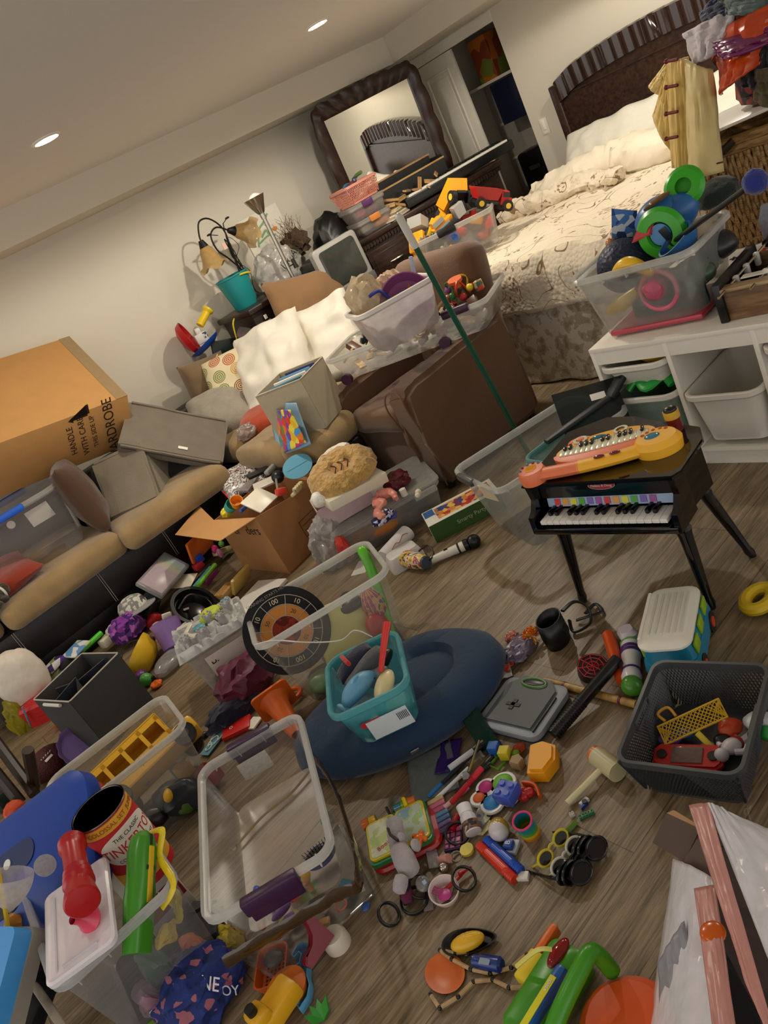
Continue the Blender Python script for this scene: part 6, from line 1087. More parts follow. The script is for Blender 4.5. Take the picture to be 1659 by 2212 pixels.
for x,y in ((-.1,-.07),(-.02,-.09),(.07,-.05),(.11,.03),(.02,.02)):
    b=B();b.lathe([(.026,0),(.022,.06),(.028,.062),(.028,.075),(0,.075)],n=16);[b.box((.023*cos(a*pi/3),.023*sin(a*pi/3),.08),(.01,.01,.014)) for a in range(6)];b.done('tower',pl('a9a8a8',.4),T,M=TM((x,y,.0),(0,0,0),.8))
b=B();b.ico((.03,.05,.04),.045,3,(1.2,.9,.55));b.rid(.012,20,4);b.done('lime_sand',P_('b8c82a',.5,bump=.4,bs=60),T);b=B();b.sph((-.03,-.02,.045),.02,(1.4,1,.5));b.sph((.11,.07,.05),.02,(1.2,1,.5));b.done('aqua_piece',pl('3aa0b4'),T);b=B();b.tube(bez([(-.12,.08,.05),(-.06,.03,.06),(-.09,-.03,.055),(-.05,-.09,.05)]),.012,8,flat=.5);b.done('cream_track',pl('cfc9b8'),T)
# fabrics and cone by the castle bin
blob('maroon_jacket','crumpled maroon nylon jacket on the floor by the castle bin','jacket',tuple(U(545,1490,.02)),(.13,.1,.10),P_('5e1836',.5,bump=.5,bs=14),51,amp=.22);blob('navy_jacket','crumpled dark navy cloth under the maroon jacket','cloth',tuple(U(520,1540,0)),(.13,.07,.06),fab('101630'),52)
T=tt('traffic_cone','small orange plastic cone tipped beside the tall clear bin','cone',592,1512,.10,0,0,0);b=B();b.loft([rr(.15,.15,.02,0),rr(.15,.15,.02,.008)]);b.shell([(.06,.008),(.045,.03),(.03,.15),(.022,.19)],.003);b.done('cone',pl('e0661a',.4),T,M=(U(645,1592,.03)-U(592,1512,.10)).to_track_quat('Z','Y').to_matrix().to_4x4())
pile([('ring','d8601c',632,1500,.02,(.035,.035,.01),(0,0,0),'orange_ring','orange ring on the floor behind the orange cone','toy ring'),
 ('box','c4201c',512,1572,.012,(.12,.08,.02),(0,0,-35),'red_card_case','bright red flat card box with white emblem by the maroon jacket','box'),
 ('box',paper('e4e0d4'),548,1562,.01,(.06,.05,.008),(0,0,20),'white_card','small white card beside the red card box','card'),
 ('box',multi(['141414','e4e0d8'],60,.6,'vor'),648,1582,.01,(.03,.09,.006),(0,0,-20),'checkered_strip','black and white spotted strip between navy cushion and cone','strip'),
 ('box','d8661c',432,1176,.12,(.2,.02,.14),(20,0,20),'orange_panel','orange panel standing under the carton flap','toy'),
 ('box',paper('dcd8d0'),545,1303,.012,(.36,.22,.02),(0,0,16),'white_panel','large off-white flat panel on the floor behind dart board bin','panel'),
 ('box','c9a85a',520,1252,.07,(.15,.02,.1),(30,0,20),'wooden_puzzle','beige wooden shape puzzle board with cut-outs','puzzle'),
 ('box',wood('c8a064','a07a44'),490,1278,.04,(.12,.08,.05),(0,0,20),'wooden_toy_box','pale wooden toy block box with holes below the puzzle board','toy'),
 ('box','d8d49a',480,1190,.06,(.12,.05,.03),(0,20,20),'yellow_booklet','yellow and white booklet under the carton flap','book'),
 ('ball','d8307a',465,1187,.09,(.022,.018,.03),(0,0,0),'pink_toy','hot pink toy piece under the carton flap','toy'),
 ('ball','6aa83a',478,1175,.11,(.018,.018,.02),(0,0,0),'green_toy','small green toy on the clutter by carton flap','toy'),
 ('ball','b8708a',475,1195,.09,(.016,.016,.03),(0,0,0),'mauve_toy','mauve toy piece beside the hot pink one','toy'),
 ('rod','3f9ac0',437,1250,.05,(.2,.016),(0,0,28),'blue_tube','light blue tube among the clutter left of the wooden puzzle','tube'),
 ('rod','6cae2a',446,1243,.075,(.2,.014),(0,0,28),'green_tube','lime green tube lying on the light blue tube','tube'),
 ('box','6e2350',455,1247,.05,(.12,.035,.03),(0,0,24),'purple_box','purple patterned box beside the lime tube','box'),
 ('box','b0202a',428,1222,.07,(.06,.045,.04),(0,0,10),'toy_train_engine','red and blue toy train engine on the clutter','toy train'),
 ('box','1f3a9a',430,1207,.09,(.05,.03,.05),(0,0,10),'toy_train_cab','royal blue toy train cab behind the red engine','toy train'),
 ('box','e8dfc8',395,1255,.06,(.11,.15,.003),(12,-10,30),'letter_paper','white printed letter paper propped against the black helmet','paper'),
 ('box',multi(['b8d0e6','e6d060','b8d0e6','6a9ad0','a8c4e0'],34,.4),350,1268,.05,(.1,.06,.02),(0,0,20),'paint_palette','pale blue watercolour palette box with coloured dots','paint box'),
 ('box','14151c',345,1253,.045,(.13,.04,.025),(0,0,16),'black_pouch','black zipped pouch behind the watercolour palette','pouch'),
 ('box',multi(['e0c02a','16206a'],30,.5,'x'),372,1248,.07,(.07,.06,.03),(0,0,20),'striped_toy','yellow and navy striped toy beside the letter paper','toy'),
 ('lump',fab('141a30'),335,1285,.03,(.09,.05,.04),(0,0,0),'navy_pouch','navy cloth pouch under the watercolour palette','pouch'),
 ('lump',P_('b81c1c',.5),330,1340,.03,(.05,.03,.035),(0,0,0),'red_fabric_toy','red fabric toy behind the lavender bucket','toy'),
 ('ball','b0a8a4',338,1352,.05,(.03,.02,.02),(0,0,0),'grey_toy_nose','grey plastic tip on the red fabric toy','toy'),
 ('box','c42a20',372,1342,.04,(.05,.04,.04),(0,0,30),'red_white_toy','red and white plastic toy touching the black helmet','toy'),
 ('box','e8e4da',360,1330,.06,(.05,.02,.03),(0,20,0),'white_toy_frame','white toy frame above the red and white toy','toy'),
 ('lump','c8302a',275,1340,.02,(.04,.03,.02),(0,0,0),'red_wrap','red and white wrapper under the grey cap','wrapper'),
 ('lump',paper('dcd6c8'),250,1355,.03,(.06,.04,.03),(0,0,0),'cream_paper','crumpled cream paper left of the purple hat','paper'),
 ('box',paper('d8cfb8'),232,1382,.05,(.09,.06,.05),(0,0,20),'cream_carton','small cream carton between green wand and purple hat','box'),
 ('rod','4fc82a',198,1386,.06,(.14,.015),(0,0,14),'green_wand','bright green ribbed tube left of the cream carton','toy'),
 ('box',multi(['e0e4e6','6a98c8','e8e6e0','c8d0a0'],24,.5),165,1402,.03,(.13,.1,.008),(10,0,25),'picture_booklet','white and blue picture booklet behind the charcoal cube','book'),
 ('box',multi(['3a2468','dcd8e0','8a9a4a','5a3a8a'],26,.5),115,1437,.03,(.12,.07,.03),(0,0,30),'purple_package','purple and white packaged toy behind the charcoal cube','package'),
 ('lump',fab('0b0b0d'),148,1428,.05,(.07,.04,.035),(0,0,40),'black_mitt','black cloth mitt behind the charcoal cube','mitt'),
 ('lump',film('d8d8a8',.5),120,1455,.03,(.06,.04,.03),(0,0,40),'yellow_wrap','clear yellowish wrapper behind the charcoal cube','wrapper'),
 ('ball','5e2c74',306,1462,.03,(.035,.035,.035),(0,0,0),'purple_ball','purple and green split toy ball right of the charcoal cube','toy ball'),
 ('ball','4aa040',316,1468,.03,(.032,.032,.032),(0,0,0),'green_ball','green toy ball half behind the purple ball','toy ball'),
 ('lump','e0641a',338,1478,.015,(.03,.025,.015),(0,0,0),'orange_toy_claw','orange toy claw beside the split toy ball','toy'),
 ('box','1e2a30',330,1466,.02,(.025,.02,.03),(0,0,0),'dark_toy_block','tiny dark block beside the orange toy claw','toy'),
 ('lump',film('cfcfd0',.35),365,1430,.03,(.1,.07,.035),(0,0,30),'clear_wrap','sheet of clear crumpled plastic wrap left of the castle bin','plastic wrap'),
 ('cup','a8562c',122,1572,.02,(.022,0,.05),(0,80,40),'terracotta_pot','tiny terracotta pot lying in front of the red case','pot'),
 ('rod','e6e2d4',140,1595,.02,(.04,.006),(0,60,80),'chalk_stick','white chalk stick near the purple tray','chalk'),
 ('lump','e8b82a',153,1562,.01,(.01,.012,.008),(0,0,0),'yellow_bead','tiny yellow piece under the charcoal cube corner','toy'),
 ('box','b08a5a',168,1588,.015,(.05,.03,.02),(0,0,40),'wooden_block','small tan wooden block by the purple tray','block'),
 ('ball','16121a',440,1588,.012,(.02,.015,.012),(0,0,0),'black_bead','small black bead near the bus bin corner','bead')])
text('O',.02,paper(),next(o for o in S.objects if o.get('label','').startswith('bright red flat')),(-.02,0,.012),(0,0,0))
# bigger left-hand things
T=tt('bike_helmet','black bicycle helmet upside down showing its padding','helmet',420,1315,.075,0,35,20);b=B();b.shell([(0,-.08),(.05,-.078),(.09,-.055),(.115,-.01),(.118,.03)],.018,n=36,sc=(1.0,1.15,1));b.done('shell',pl('0d0d0e',.3),T);b=B();b.shell([(0,-.06),(.04,-.058),(.075,-.04),(.095,0)],.004,n=30,sc=(1,1.15,1));b.done('liner',pl('050506',.25),T)
b=B();b.tube(bez([(.09,.02,.02),(.0,.06,.05),(-.08,.02,.02)]),.005,6,flat=.4);b.done('strap',pl('111113'),T);b=B();b.tube([(.04+.01*cos(i*.7),-.02+.01*sin(i*.7),-.03+.002*i) for i in range(12)],.003,6);b.done('red_cord',pl('b02a2a'),T);b=B();b.box((-.02,.05,-.04),(.03,.01,.002),rot=(30,0,0));b.done('silver_tab',met(),T)
T=tt('baseball_cap','grey and white baseball cap lying on the clutter by the sofa','cap',290,1315,.06,10,-8,5);b=B();b.lathe([(.085,0),(.083,.03),(.065,.06),(.03,.075),(0,.078)],n=30);b.done('crown',multi(['cfcac0','8a8a86','dcd8cc','5a5a58'],12,.9,'noise'),T);b=B();b.loft([[Vector((k*.09*cos(t)*(1 if k==1 else 1.0),-abs(k*.09*sin(t))-(.06*sin(t) if k>1 else 0),z)) for t in [i*pi/16 for i in range(17)]] for k,z in ((.95,0),(1.25,-.006),(1.25,-.002),(.95,.005))],True,True);b.done('brim',fab('8f8f90'),T)
T=tt('boot','black open-ended sleeve with orange cuff behind the grey cap','sleeve',325,1305,.07,20,0,60);b=B();b.lathe([(.05,-.08),(.052,0),(.045,.1),(.042,.1),(.048,0),(.046,-.08)],n=26);b.done('black_tube',pl('0f0f10',.4),T);b=B();b.cyl((0,0,.13),.045,.06);b.done('orange_cuff',fab('d8641c'),T)
T=tt('clear_case','flat clear case with rainbow striped sheet leaning by the sofa base','case',352,1242,.09,28,48,0);b=B();b.box(d=(.30,.17,.03),bev=.01);b.done('case',clear('e4e4e6',.3),T);b=B();b.box((0,.0,.012),(.26,.14,.003));b.done('rainbow_sheet',multi(['d8b4c0','e0d0a8','b8d4b0','a8c8dc','c4b8dc','e0c0b0'],4.5,.4,'x'),T)
T=tt('toy_bucket','lavender plastic bucket lying on its side on the clutter','bucket',368,1372,.07,0,0,0);b=B();b.shell([(0,-.07),(.055,-.07),(.06,-.065),(.075,.06),(.08,.07)],.004,n=32);b.done('pail',pl('a07cc8',.4),T,M=TM((0,0,0),(-30,20,0)));
blob('purple_hat','purple and pink fabric hat behind the yellow helmet','hat',tuple(U(285,1372,.04)),(.1,.07,.08),multi(['8a3a9a','4a2070','a85ab0','6a3a90'],12,.9,'noise'),55)
T=tt('kids_helmet','yellow and black childrens helmet lying with straps up','helmet',298,1418,.075,35,-42,-10);b=B();b.shell([(0,-.085),(.05,-.08),(.085,-.055),(.105,-.005),(.108,.02)],.014,n=36,sc=(1.2,.9,1),);b.done('shell',pl('dfb420',.3),T);b=B();b.shell([(0,-.065),(.045,-.06),(.08,-.03),(.092,.018)],.004,n=30,sc=(1.2,.9,1));b.done('liner',pl('111012'),T)
b=B();b.tube(bez([(.1,0,.02),(.08,.02,.07),(0,.0,.08),(-.08,.02,.05),(-.1,0,.02)]),.007,8,flat=.5);b.done('strap',pl('0c0c0d'),T);b=B();b.sph((.09,-.045,-.03),.02,(.5,1,1));b.done('flower_sticker',pl('4a3a4a'),T);b=B();b.sph((-.02,-.05,-.0),.03,(1.4,.6,.6));b.done('orange_pad',pl('e08a2a'),T)
T=tt('toy_brick_box','box printed with rows of red blue and green studs at the left edge','box',45,1520,0,yawof(U(20,1560,0),U(95,1500,0))+10);b=B();b.box((0,0,.07),(.26,.17,.14),.002);b.done('carton',paper('3a3a38'),T)
b=B();b.box((.04,0,.1412),(.17,.165,.001));b.done('lid_print',paper('2c50a8'),T);b=B()
for k,c in enumerate(('b82a24','2f58b4','2f8a3c')):
    b=B();[b.cyl((-.035+.022*i,-.072+.022*j,.1425),.0112,.003,n=12) for i in range(8) for j in range(7) if (i+j*2)% 3==k];b.done('printed_studs',paper(c),T)
b=B();b.box((-.09,0,.142),(.08,.165,.001));b.done('white_panel',paper('e2dccc'),T);b=B();b.box((-.09,.0,.143),(.06,.09,.001));b.done('red_logo',paper('b8201c'),T);text('LOGO'[:0]+'*',.03,paper('e8c040'),T,(-.09,0,.1436),(0,0,90))
T=tt('red_case','red plastic carry case with pale blue handle strap','case',105,1545,0,yawof(U(75,1585,0),U(130,1560,0))+0);b=B();b.loft([rr(.15,.12,.015,0),rr(.17,.14,.015,.10),rr(.15,.12,.012,.115),rr(.07,.06,.01,.125)]);[b.box((.03,-.068,.04+.02*i),(.06,.004,.004)) for i in range(3)];b.done('case',pl('b81a1a',.35),T);b=B();b.tube([(-.05,-.085,.03),(-.02,-.08,.14)],.006,8,flat=.5);b.done('handle',pl('6a9ac8'),T)
blob('yellow_bag','clear yellow plastic bag leaning on the red case','bag',tuple(U(60,1572,0)),(.06,.05,.12),clear('d8cc3a',.55),61,amp=.2)
blob('shopping_bag','white crumpled cloth-like bag at the left edge by the sofa','bag',(.10,4.2,.12),(.13,.08,.17),P_('d8cec0',.8,bump=.4,bs=16),62,sub=4,amp=.1,fr=1.5);blob('grey_bag','grey translucent bag at the extreme left edge','bag',tuple(U(-5,1470,0)),(.1,.08,.08),film('c8c4c0',.5),63)
T=tt('football','dark red toy football with white hand logo print','ball',100,1650,.06,20);b=B();b.sph(r=.065,sc=(1.6,1,1));b.done('ball',P_('4a1414',.6,bump=.4,kind='vor',bs=160),T);b=B()
for i in range(5):b.box((-.02+.012*i,-.045,.048),(.005,.022-abs(i-2)*.003,.003),.001,rot=(-45,0,-20+i*10))
b.box((.004,-.055,.035),(.04,.012,.004),.002,rot=(40,0,0));b.done('hand_print',paper('e0d8d0'),T)
T=tt('purple_tray','lilac scalloped plastic tray behind the bus bin','tray',170,1612,.04,25,60);b=B();b.shell([(0,0),(.075,0),(.095,.015)],.003,n=40,wav=lambda a,r,z,i:(r*(1+(.04*sin(12*a) if r>.08 else 0)),z));b.done('dish',pl('8a70b0',.35),T)
T=thing('wooden_chair_leg','dark wooden furniture legs crossing at the left edge','furniture leg',(0,0,0));
for p,q in (((-10,1600),(75,1715)),((-20,1655),(45,1735)),((60,1620),(75,1700))):b=B();A,C=U(*p,.35),U(*q,.18);b.tube([A,C],.022,8);b.done('leg',DK2,T)
pile([('lump',P_('c8481c',.5),30,1748,.2,(.04,.03,.03),(0,0,0),'orange_item','orange item behind the blue foam slab at left edge','toy'),('box','0c1c18',10,1725,.1,(.1,.1,.1),(0,0,20),'dark_green_box','dark green box in shadow behind the blue slab','box')])
# ================================================================== foreground left
BB,bby,bbw,bbd=rim((120,1785),(405,1560),(352,1492),.30);BBM=TM((BB.x,BB.y,0),(0,0,bby));T=thing('storage_bin','clear bin holding a yellow toy school bus at the left','storage bin',M=BBM);bb,q=tub_b(bbw,bbd,.30,tp=.84,r=.05,lip=.014);bb.done('tub',clear('e4e4e0',.16),T);[q.box((-.18+.12*i,s*bbd*.47,.285),(.003,.014,.03)) for i in range(4) for s in (-1,1)];q.done('rim',clear('f0f0ec',.42),T)
T=thing('toy_school_bus','yellow toy school bus with open windows inside the clear bin','toy vehicle',M=BBM@ TM((.03,.0,.16),(-52,-4,6),1.25));b=B();YB=pl('e8b022',.35)
b.box((0,-.045,.004),(.26,.004,.05));b.box((0,.045,.004),(.26,.004,.05));b.box((0,0,.095),(.26,.094,.006));b.box((0,0,-.018),(.26,.094,.006))
for s in (-1,1):
    b.box((0,s*.045,.085),(.26,.004,.02));
    for i in range(5):b.box((-.125+.0625*i,s*.045,.05),(.012,.004,.08))
b.box((-.13,0,.02),(.004,.094,.07));b.box((.13,0,.07),(.004,.094,.05));b.box((.16,0,.0),(.07,.09,.05),.012);b.done('body',YB,T)
for x in (-.08,.15):
    for s in (-1,1):b=B();b.cyl((x,s*.048,-.02),.032,.018,rot=(90,0,0));o=b.done('wheel',pl('141416'),T);b=B();b.cyl((x,s*.058,-.02),.014,.003,rot=(90,0,0));b.done('hub',pl('3a3a3c'),o)
b=B();b.prism([(0,.03),(.012,.03),(.03,.012),(.03,-.012),(.012,-.03),(-.012,-.03),(-.03,-.012),(-.03,.012),(-.012,.03)],0,.006,TM((-.12,-.07,.03),(80,0,0)));b.done('stop_sign',pl('b01c20'),T)
for i,(k,c,x,y,z,s,n_) in enumerate((('ball','2a50b0',.02,.0,.14,(.018,.018,.022),'blue toy passenger inside the yellow bus'),('ball','c8702a',-.03,.0,.15,(.014,.014,.014),'orange toy passenger head inside the yellow bus'),('lump','b8b4a8',.17,.1,.1,(.04,.04,.05),'cream toy dinosaur at the far end of bus bin'),('box','7ab8d0',.12,.12,.04,(.03,.03,.05),'pale blue toy block at the far end of bus bin'),('box','e0a83a',.14,.06,.04,(.04,.03,.03),'yellow toy block behind the bus in bin'),('lump','2c3238',.08,-.12,.07,(.1,.05,.07),'slate grey curved toy at the near side of bus bin'),('lump','141516',-.02,-.1,.06,(.05,.05,.04),'black toy tyres cluster in the bus bin'),('lump','4a6a2a',.1,-.14,.05,(.05,.03,.04),'olive green toy tractor low in the bus bin'),('ball','e0b030',.06,-.15,.12,(.03,.015,.02),'amber toy arm against the near wall of bus bin'),('lump','d8d4c8',-.1,-.1,.1,(.05,.04,.04),'off-white toy part low in the bus bin'),('box','8a2a2a',.2,-.1,.05,(.05,.04,.04),'dark red toy at the right end of bus bin'),('lump','2a3a20',-.13,-.04,.17,(.045,.035,.02),'dark green tractor body by the bus front wheel'))):
    b=B();b.box(d=[v*1.6 for v in s],bev=.006) if k=='box' else b.sph(r=1,sc=s) if k=='ball' else (b.ico(r=1,sub=3,sc=s),b.disp(.012,25,i));inbin(b,'toy',pl(c),n_,'toy',BBM,x,y,z,0,0,30*i)
b=B();b.cyl((0,0,0),.02,.02,rot=(60,0,0));b.cyl((0,-.01,.006),.009,.008,rot=(60,0,0));inbin(b,'toy_wheel',pl('15150f'),'small black tractor wheel with yellow hub by the bus','toy wheel',BBM,-.16,-.06,.2)
# big bin at the bottom left
LC,ly,lw,ld_=rim((112,2155),(388,1898),(282,1712),.36);LBM=TM((LC.x,LC.y,0),(0,0,ly));T=thing('storage_bin','big clear bin at bottom left packed with the can and green toy','storage bin',M=LBM);bb,q=tub_b(lw,ld_,.36,tp=.84,r=.04,lip=.016);bb.done('tub',clear('dcdce0',.16),T);[q.box((-.12+.08*i,s*ld_*.475,.342),(.003,.016,.034)) for i in range(4) for s in (-1,1)];q.done('rim',clear('ececf0',.42),T)
T=tt('toy_canister','round cardboard construction toy can with red white and yellow label','canister',213,1748,.47,0);CA=T;R_=.078;b=B();b.cyl((0,0,-.125),R_,.25,n=48);b.done('can',paper('c4202a'),T)
for z_,h_ in ((-.02,.03),(-.20,.05)):b=B();b.cyl((0,0,z_),R_+.0006,h_,n=48);b.done('yellow_band',paper('e0a830'),T);b=B();b.tube([(R_*cos(i*pi/24),R_*sin(i*pi/24),.002) for i in range(48)],.003,6,closed=True);b.done('rim_ring',met('a8a49a'),T);b=B();b.cyl((0,0,.001),R_-.002,.004,n=48);b.done('clear_lid',P_('56534c',.12),T)
def wrap(name,mat,s,size,zc,a0,par=CA,R=R_+.0016,sx=1):
    cu=bpy.data.curves.new(name,'FONT');cu.body=s;cu.size=size;cu.align_x='CENTER';cu.align_y='CENTER';cu.extrude=.0002;t=bpy.data.objects.new(name,cu);me=bpy.data.meshes.new_from_object(t);bpy.data.objects.remove(t)
    for v in me.vertices:a=rad(a0)+v.co.x*sx/R;v.co=Vector(((R+v.co.z)*cos(a),(R+v.co.z)*sin(a),zc+v.co.y))
    o=bpy.data.objects.new(name,me);COL.objects.link(o);me.materials.clear();me.materials.append(mat);o.parent=par
A0=math.degrees(math.atan2(-U(213,1748,.47).y,-U(213,1748,.47).x))+14
b=B();b.grid(24,6,lambda u,v:Vector(((R_+.001)*cos(rad(A0)+.1*(2*u-1)/R_),(R_+.001)*sin(rad(A0)+.1*(2*u-1)/R_),-.1+.055*(2*v-1)*math.sqrt(max(0,1-(2*u-1)**2)))));b.done('white_oval',paper('e8e2d4'),T)
wrap('lettering',paper('c4202a'),'TINKERTOY',.042,-.1,A0,sx=.85);wrap('lettering',paper('1a1a1a'),'THE CLASSIC',.016,-.067,A0);wrap('lettering',paper('1a1a1a'),'CONSTRUCTION SET',.014,-.132,A0);wrap('lettering',paper('a8401c'),'COLOSSAL SET  JUMBO',.018,-.02,A0)
# blue slab seat
M_=frame3(U(-110,1850,.42),U(165,1640,.55),U(60,2040,.30));T=thing('blue_seat','thick royal blue moulded foam seat with an oval opening','seat',M=M_@ Matrix.Scale(1.3,4));b=B();b.loft([rr(.40,.26,.05,0,6,.21,.15),rr(.46,.30,.06,.015,6,.21,.15),rr(.46,.30,.06,.05,6,.21,.15),rr(.44,.28,.05,.065,6,.21,.15)]);b.done('seat',pl('123f9c',.4),T,M=TM((0,0,-.065)) if False else None)
sg=1 if (M_.to_3x3()@ Vector((0,0,1))).dot(-FW)>0 else-1
zt=.066 if sg>0 else-.001
b=B();b.loft([rr(.17,.06,.03,zt,6,.20,.12),rr(.17,.06,.03,zt+.001*sg,6,.20,.12)]);b.done('oval_recess',pl('0a2258',.5),T);b=B();b.cyl((.20,.12,zt+.002*sg),.011,.002);b.done('white_rivet',pl('d8d8d4'),T);b=B();b.loft([rr(.12,.05,.025,zt,6,.17,.20),rr(.12,.05,.025,zt+.001*sg,6,.17,.20)]);b.done('dark_opening',pl('07090e',.6),T)
# white lid
M_=frame3(U(100,2140,.37),U(250,2030,.375),U(118,1925,.40));T=thing('bin_lid','white rectangular plastic bin lid lying on the big clear bin','lid',M=M_);b=B();Lw=(U(250,2030,.375)-U(100,2140,.37)).length;Lh=(U(118,1925,.40)-U(100,2140,.37)).length;b.loft([rr(Lw,Lh,.02,-.012,4,Lw/2,Lh/2),rr(Lw,Lh,.02,.0,4,Lw/2,Lh/2),rr(Lw-.012,Lh-.012,.018,.004,4,Lw/2,Lh/2),rr(Lw-.03,Lh-.03,.012,.001,4,Lw/2,Lh/2)]);b.done('panel',pl('dcd6dc',.3),T)
b=B();b.box((Lw*.5,.03,.003),(Lw*.5,.006,.004));b.box((.03,Lh*.5,.003),(.005,Lh*.8,.003));b.done('moulded_rib',pl('c8c4cc',.3),T)
# red telescope
T=thing('toy_telescope','red ribbed toy telescope resting over the white lid','toy',(0,0,0));A,C=U(155,1818,.47),U(178,1950,.48);d=(C-A);L_=d.length;M_=Matrix.Translation(A)@ d.to_track_quat('Z','Y').to_matrix().to_4x4();b=B();b.lathe([(0,0),(.032,0),(.036,.01),(.032,.02),(.036,.03),(.032,.04),(.029,.05),(.029,L_*.55)]+[(r,L_*.55+.011*i) for i,r in enumerate((.034,.030,.036,.031,.038,.032))]+[(.04,L_-.02),(.042,L_-.005),(.038,L_),(0,L_+.006)],n=32);b.done('tube',pl('a8141c',.3),T,M=M_)
b=B();b.lathe([(0,0),(.03,.0),(.034,.008),(.022,.022),(.012,.04),(.01,.06)],n=24);it(b,'suction_cup',pl('d0405c',.25),'pink suction cup toy beside the red telescope end','toy',198,1985,.39,20,-30,0)
# green blaster
T=thing('toy_blaster','green and yellow plastic water blaster poking out of the big bin','toy',(0,0,0));A,C=U(308,1822,.42),U(300,1980,.33);d=C-A;M_=Matrix.Translation(A)@ d.to_track_quat('Z','X').to_matrix().to_4x4();L_=d.length;b=B();b.loft([rr(.02,.02,.01,-.03),rr(.06,.055,.025,-.015),rr(.078,.06,.028,.02),rr(.074,.06,.028,L_*.5),rr(.085,.06,.028,L_*.8),rr(.07,.05,.02,L_+.08)]);b.done('body',pl('3f8a22',.25),T,M=M_)
sx_=(M_.to_3x3()@ Vector((1,0,0))).dot(RT);
for side in (-1,1):b=B();b.box((0,side*.031,L_*.45),(.018,.004,.13),.002);b.done('yellow_stripe',pl('d8b022'),T,M=M_)
b=B();b.box((0,0,.06),(.03,.064,.012),.003);b.box((-.0,0,-.005),(.014,.06,.03),.004);b.done('dark_slot',pl('17301a'),T,M=M_)
b=B();b.tube(bez([U(322,1800,.40),U(350,1795,.42),U(345,1850,.38),U(375,1910,.36),U(350,1960,.32)],30),.010,8,flat=.4);solo(b,'yellow_strap',pl('d8c022',.3),'yellow strap looping down beside the green blaster','strap')
T=thing('toy_carton','white carton with red and yellow print standing behind the green blaster','box',M=LBM@ TM((.08,.12,.2),(0,0,8)));b=B();b.box(d=(.14,.10,.34),bev=.004);b.done('carton',paper('ddd8cc'),T);b=B();b.box((0,-.0505,-.08),(.13,.001,.07));b.box((0.0705,0,-.08),(.001,.09,.07));b.done('red_print',paper('8a1c20'),T)
for i,(c,x,y,z,s,n_) in enumerate((('d8b83a',.07,-.19,.22,(.05,.02,.04),'yellow round toy behind the front wall of the big bin'),('c8601c',.1,-.17,.12,(.04,.03,.06),'orange toy low at the right of the big bin'),('1c5a38',.0,-.15,.16,(.05,.04,.08),'dark green lower body of toy in the big bin'),('8a6a78',-.05,-.18,.12,(.04,.03,.06),'dusty mauve toy low in the big bin'),('c8c0b0',-.02,-.2,.07,(.06,.02,.05),'pale toy part at the bottom of the big bin'),('6a8a2a',-.06,-.2,.05,(.05,.03,.03),'olive toy at the bottom left of the big bin'),('30283a',.03,-.12,.06,(.08,.06,.05),'dark toy heap at the bottom of the big bin'),('6a3a7a',.08,-.2,.04,(.03,.02,.03),'violet toy at the bottom right of the big bin'),('d8c84a',.12,-.1,.2,(.03,.07,.01),'yellow band seen through the right wall of the big bin'))):b=B();b.ico(r=1,sub=3,sc=[v*.75 for v in s]);b.disp(.03,18,i);b.rid(.008,40,i);inbin(b,'toy',pl(c),n_,'toy',LBM,x,y,z)
# net, discs, boxes at the left edge
T=thing('hand_net','white mesh fishing net bag with yellow rim at the left edge','net',(0,0,0));c_=U(20,1905,.48);b=B();b.grid(24,14,lambda u,v:c_+RT*(.055*cos(u*2*pi)*(1-v**2.2)*1.1+.0)+UP*(-.10*v+.02)+(-FW)*(.05*sin(u*2*pi)*(1-v**2)))
b.done('mesh_bag',clear('e0dad4',.5,.6,.1),T);b=B();b.tube(bez([U(-5,1870,.5),U(15,1990,.42),U(30,2080,.36)],20),.006,6);b.done('yellow_pole',pl('c8a81c'),T)
b=B();b.lathe([(0,0),(.028,0),(.028,.004),(0,.004)],n=30);it(b,'magnifier',clear('dcdcd8',.4),'clear plastic magnifier disc over the blue seat edge','magnifier',97,1870,.46,60,0,30)
T=tt('toy_wheel_disc','round black and red disc with white logo under the white lid','disc',92,2012,.25,0,0);b=B();b.lathe([(0,0),(.05,0),(.052,.02),(0,.022)],n=36);b.done('disc',pl('1c2228',.3),T);b=B();b.lathe([(.044,.0215),(.05,.0218),(.05,.024),(.044,.024)],n=36);b.done('red_ring',pl('8a2430'),T);text('RB',.03,paper('dcd4cc'),T,(0,0,.0235),(0,0,20))
pile([('box','14161a',60,2130,.16,(.3,.2,.04),(0,0,50),'black_game_board','black flat box with white border lines at the bottom left','box'),('box','7a2028',45,2075,.19,(.03,.16,.02),(0,0,35),'dark_red_strip','dark red strip on the black flat box','strip'),('box',P_('b5aa98',.6),120,2195,.2,(.02,.32,.02),(0,0,5),'grey_frame','beige grey frame bar beside the light blue box','frame'),('box','3a2a14',10,2060,.3,(.06,.05,.16),(0,0,20),'dark_olive_toy','dark olive and yellow rimmed toy under the net','toy'),('lump','b87a1c',45,2010,.3,(.03,.03,.06),(0,0,0),'amber_toy','amber toy piece under the fishing net','toy'),('lump','8a8a8c',75,1960,.3,(.04,.03,.06),(0,0,0),'grey_pouch','grey pouch between net and white lid','pouch')])
M_=frame3(U(-110,2240,.34),U(20,2250,.34),U(-25,2100,.40));T=thing('blue_lidded_box','sky blue box lid at the bottom left corner','box',M=M_);b=B();b.loft([rr(.16,.26,.02,-.05,4,.06,.10),rr(.16,.26,.02,0,4,.06,.10)]);b.done('lid',pl('3f94d8',.35),T);b=B();b.loft([rr(.17,.27,.02,-.09,4,.06,.10),rr(.17,.27,.02,-.05,4,.06,.10)]);b.done('grey_base',pl('8f8a80'),T)
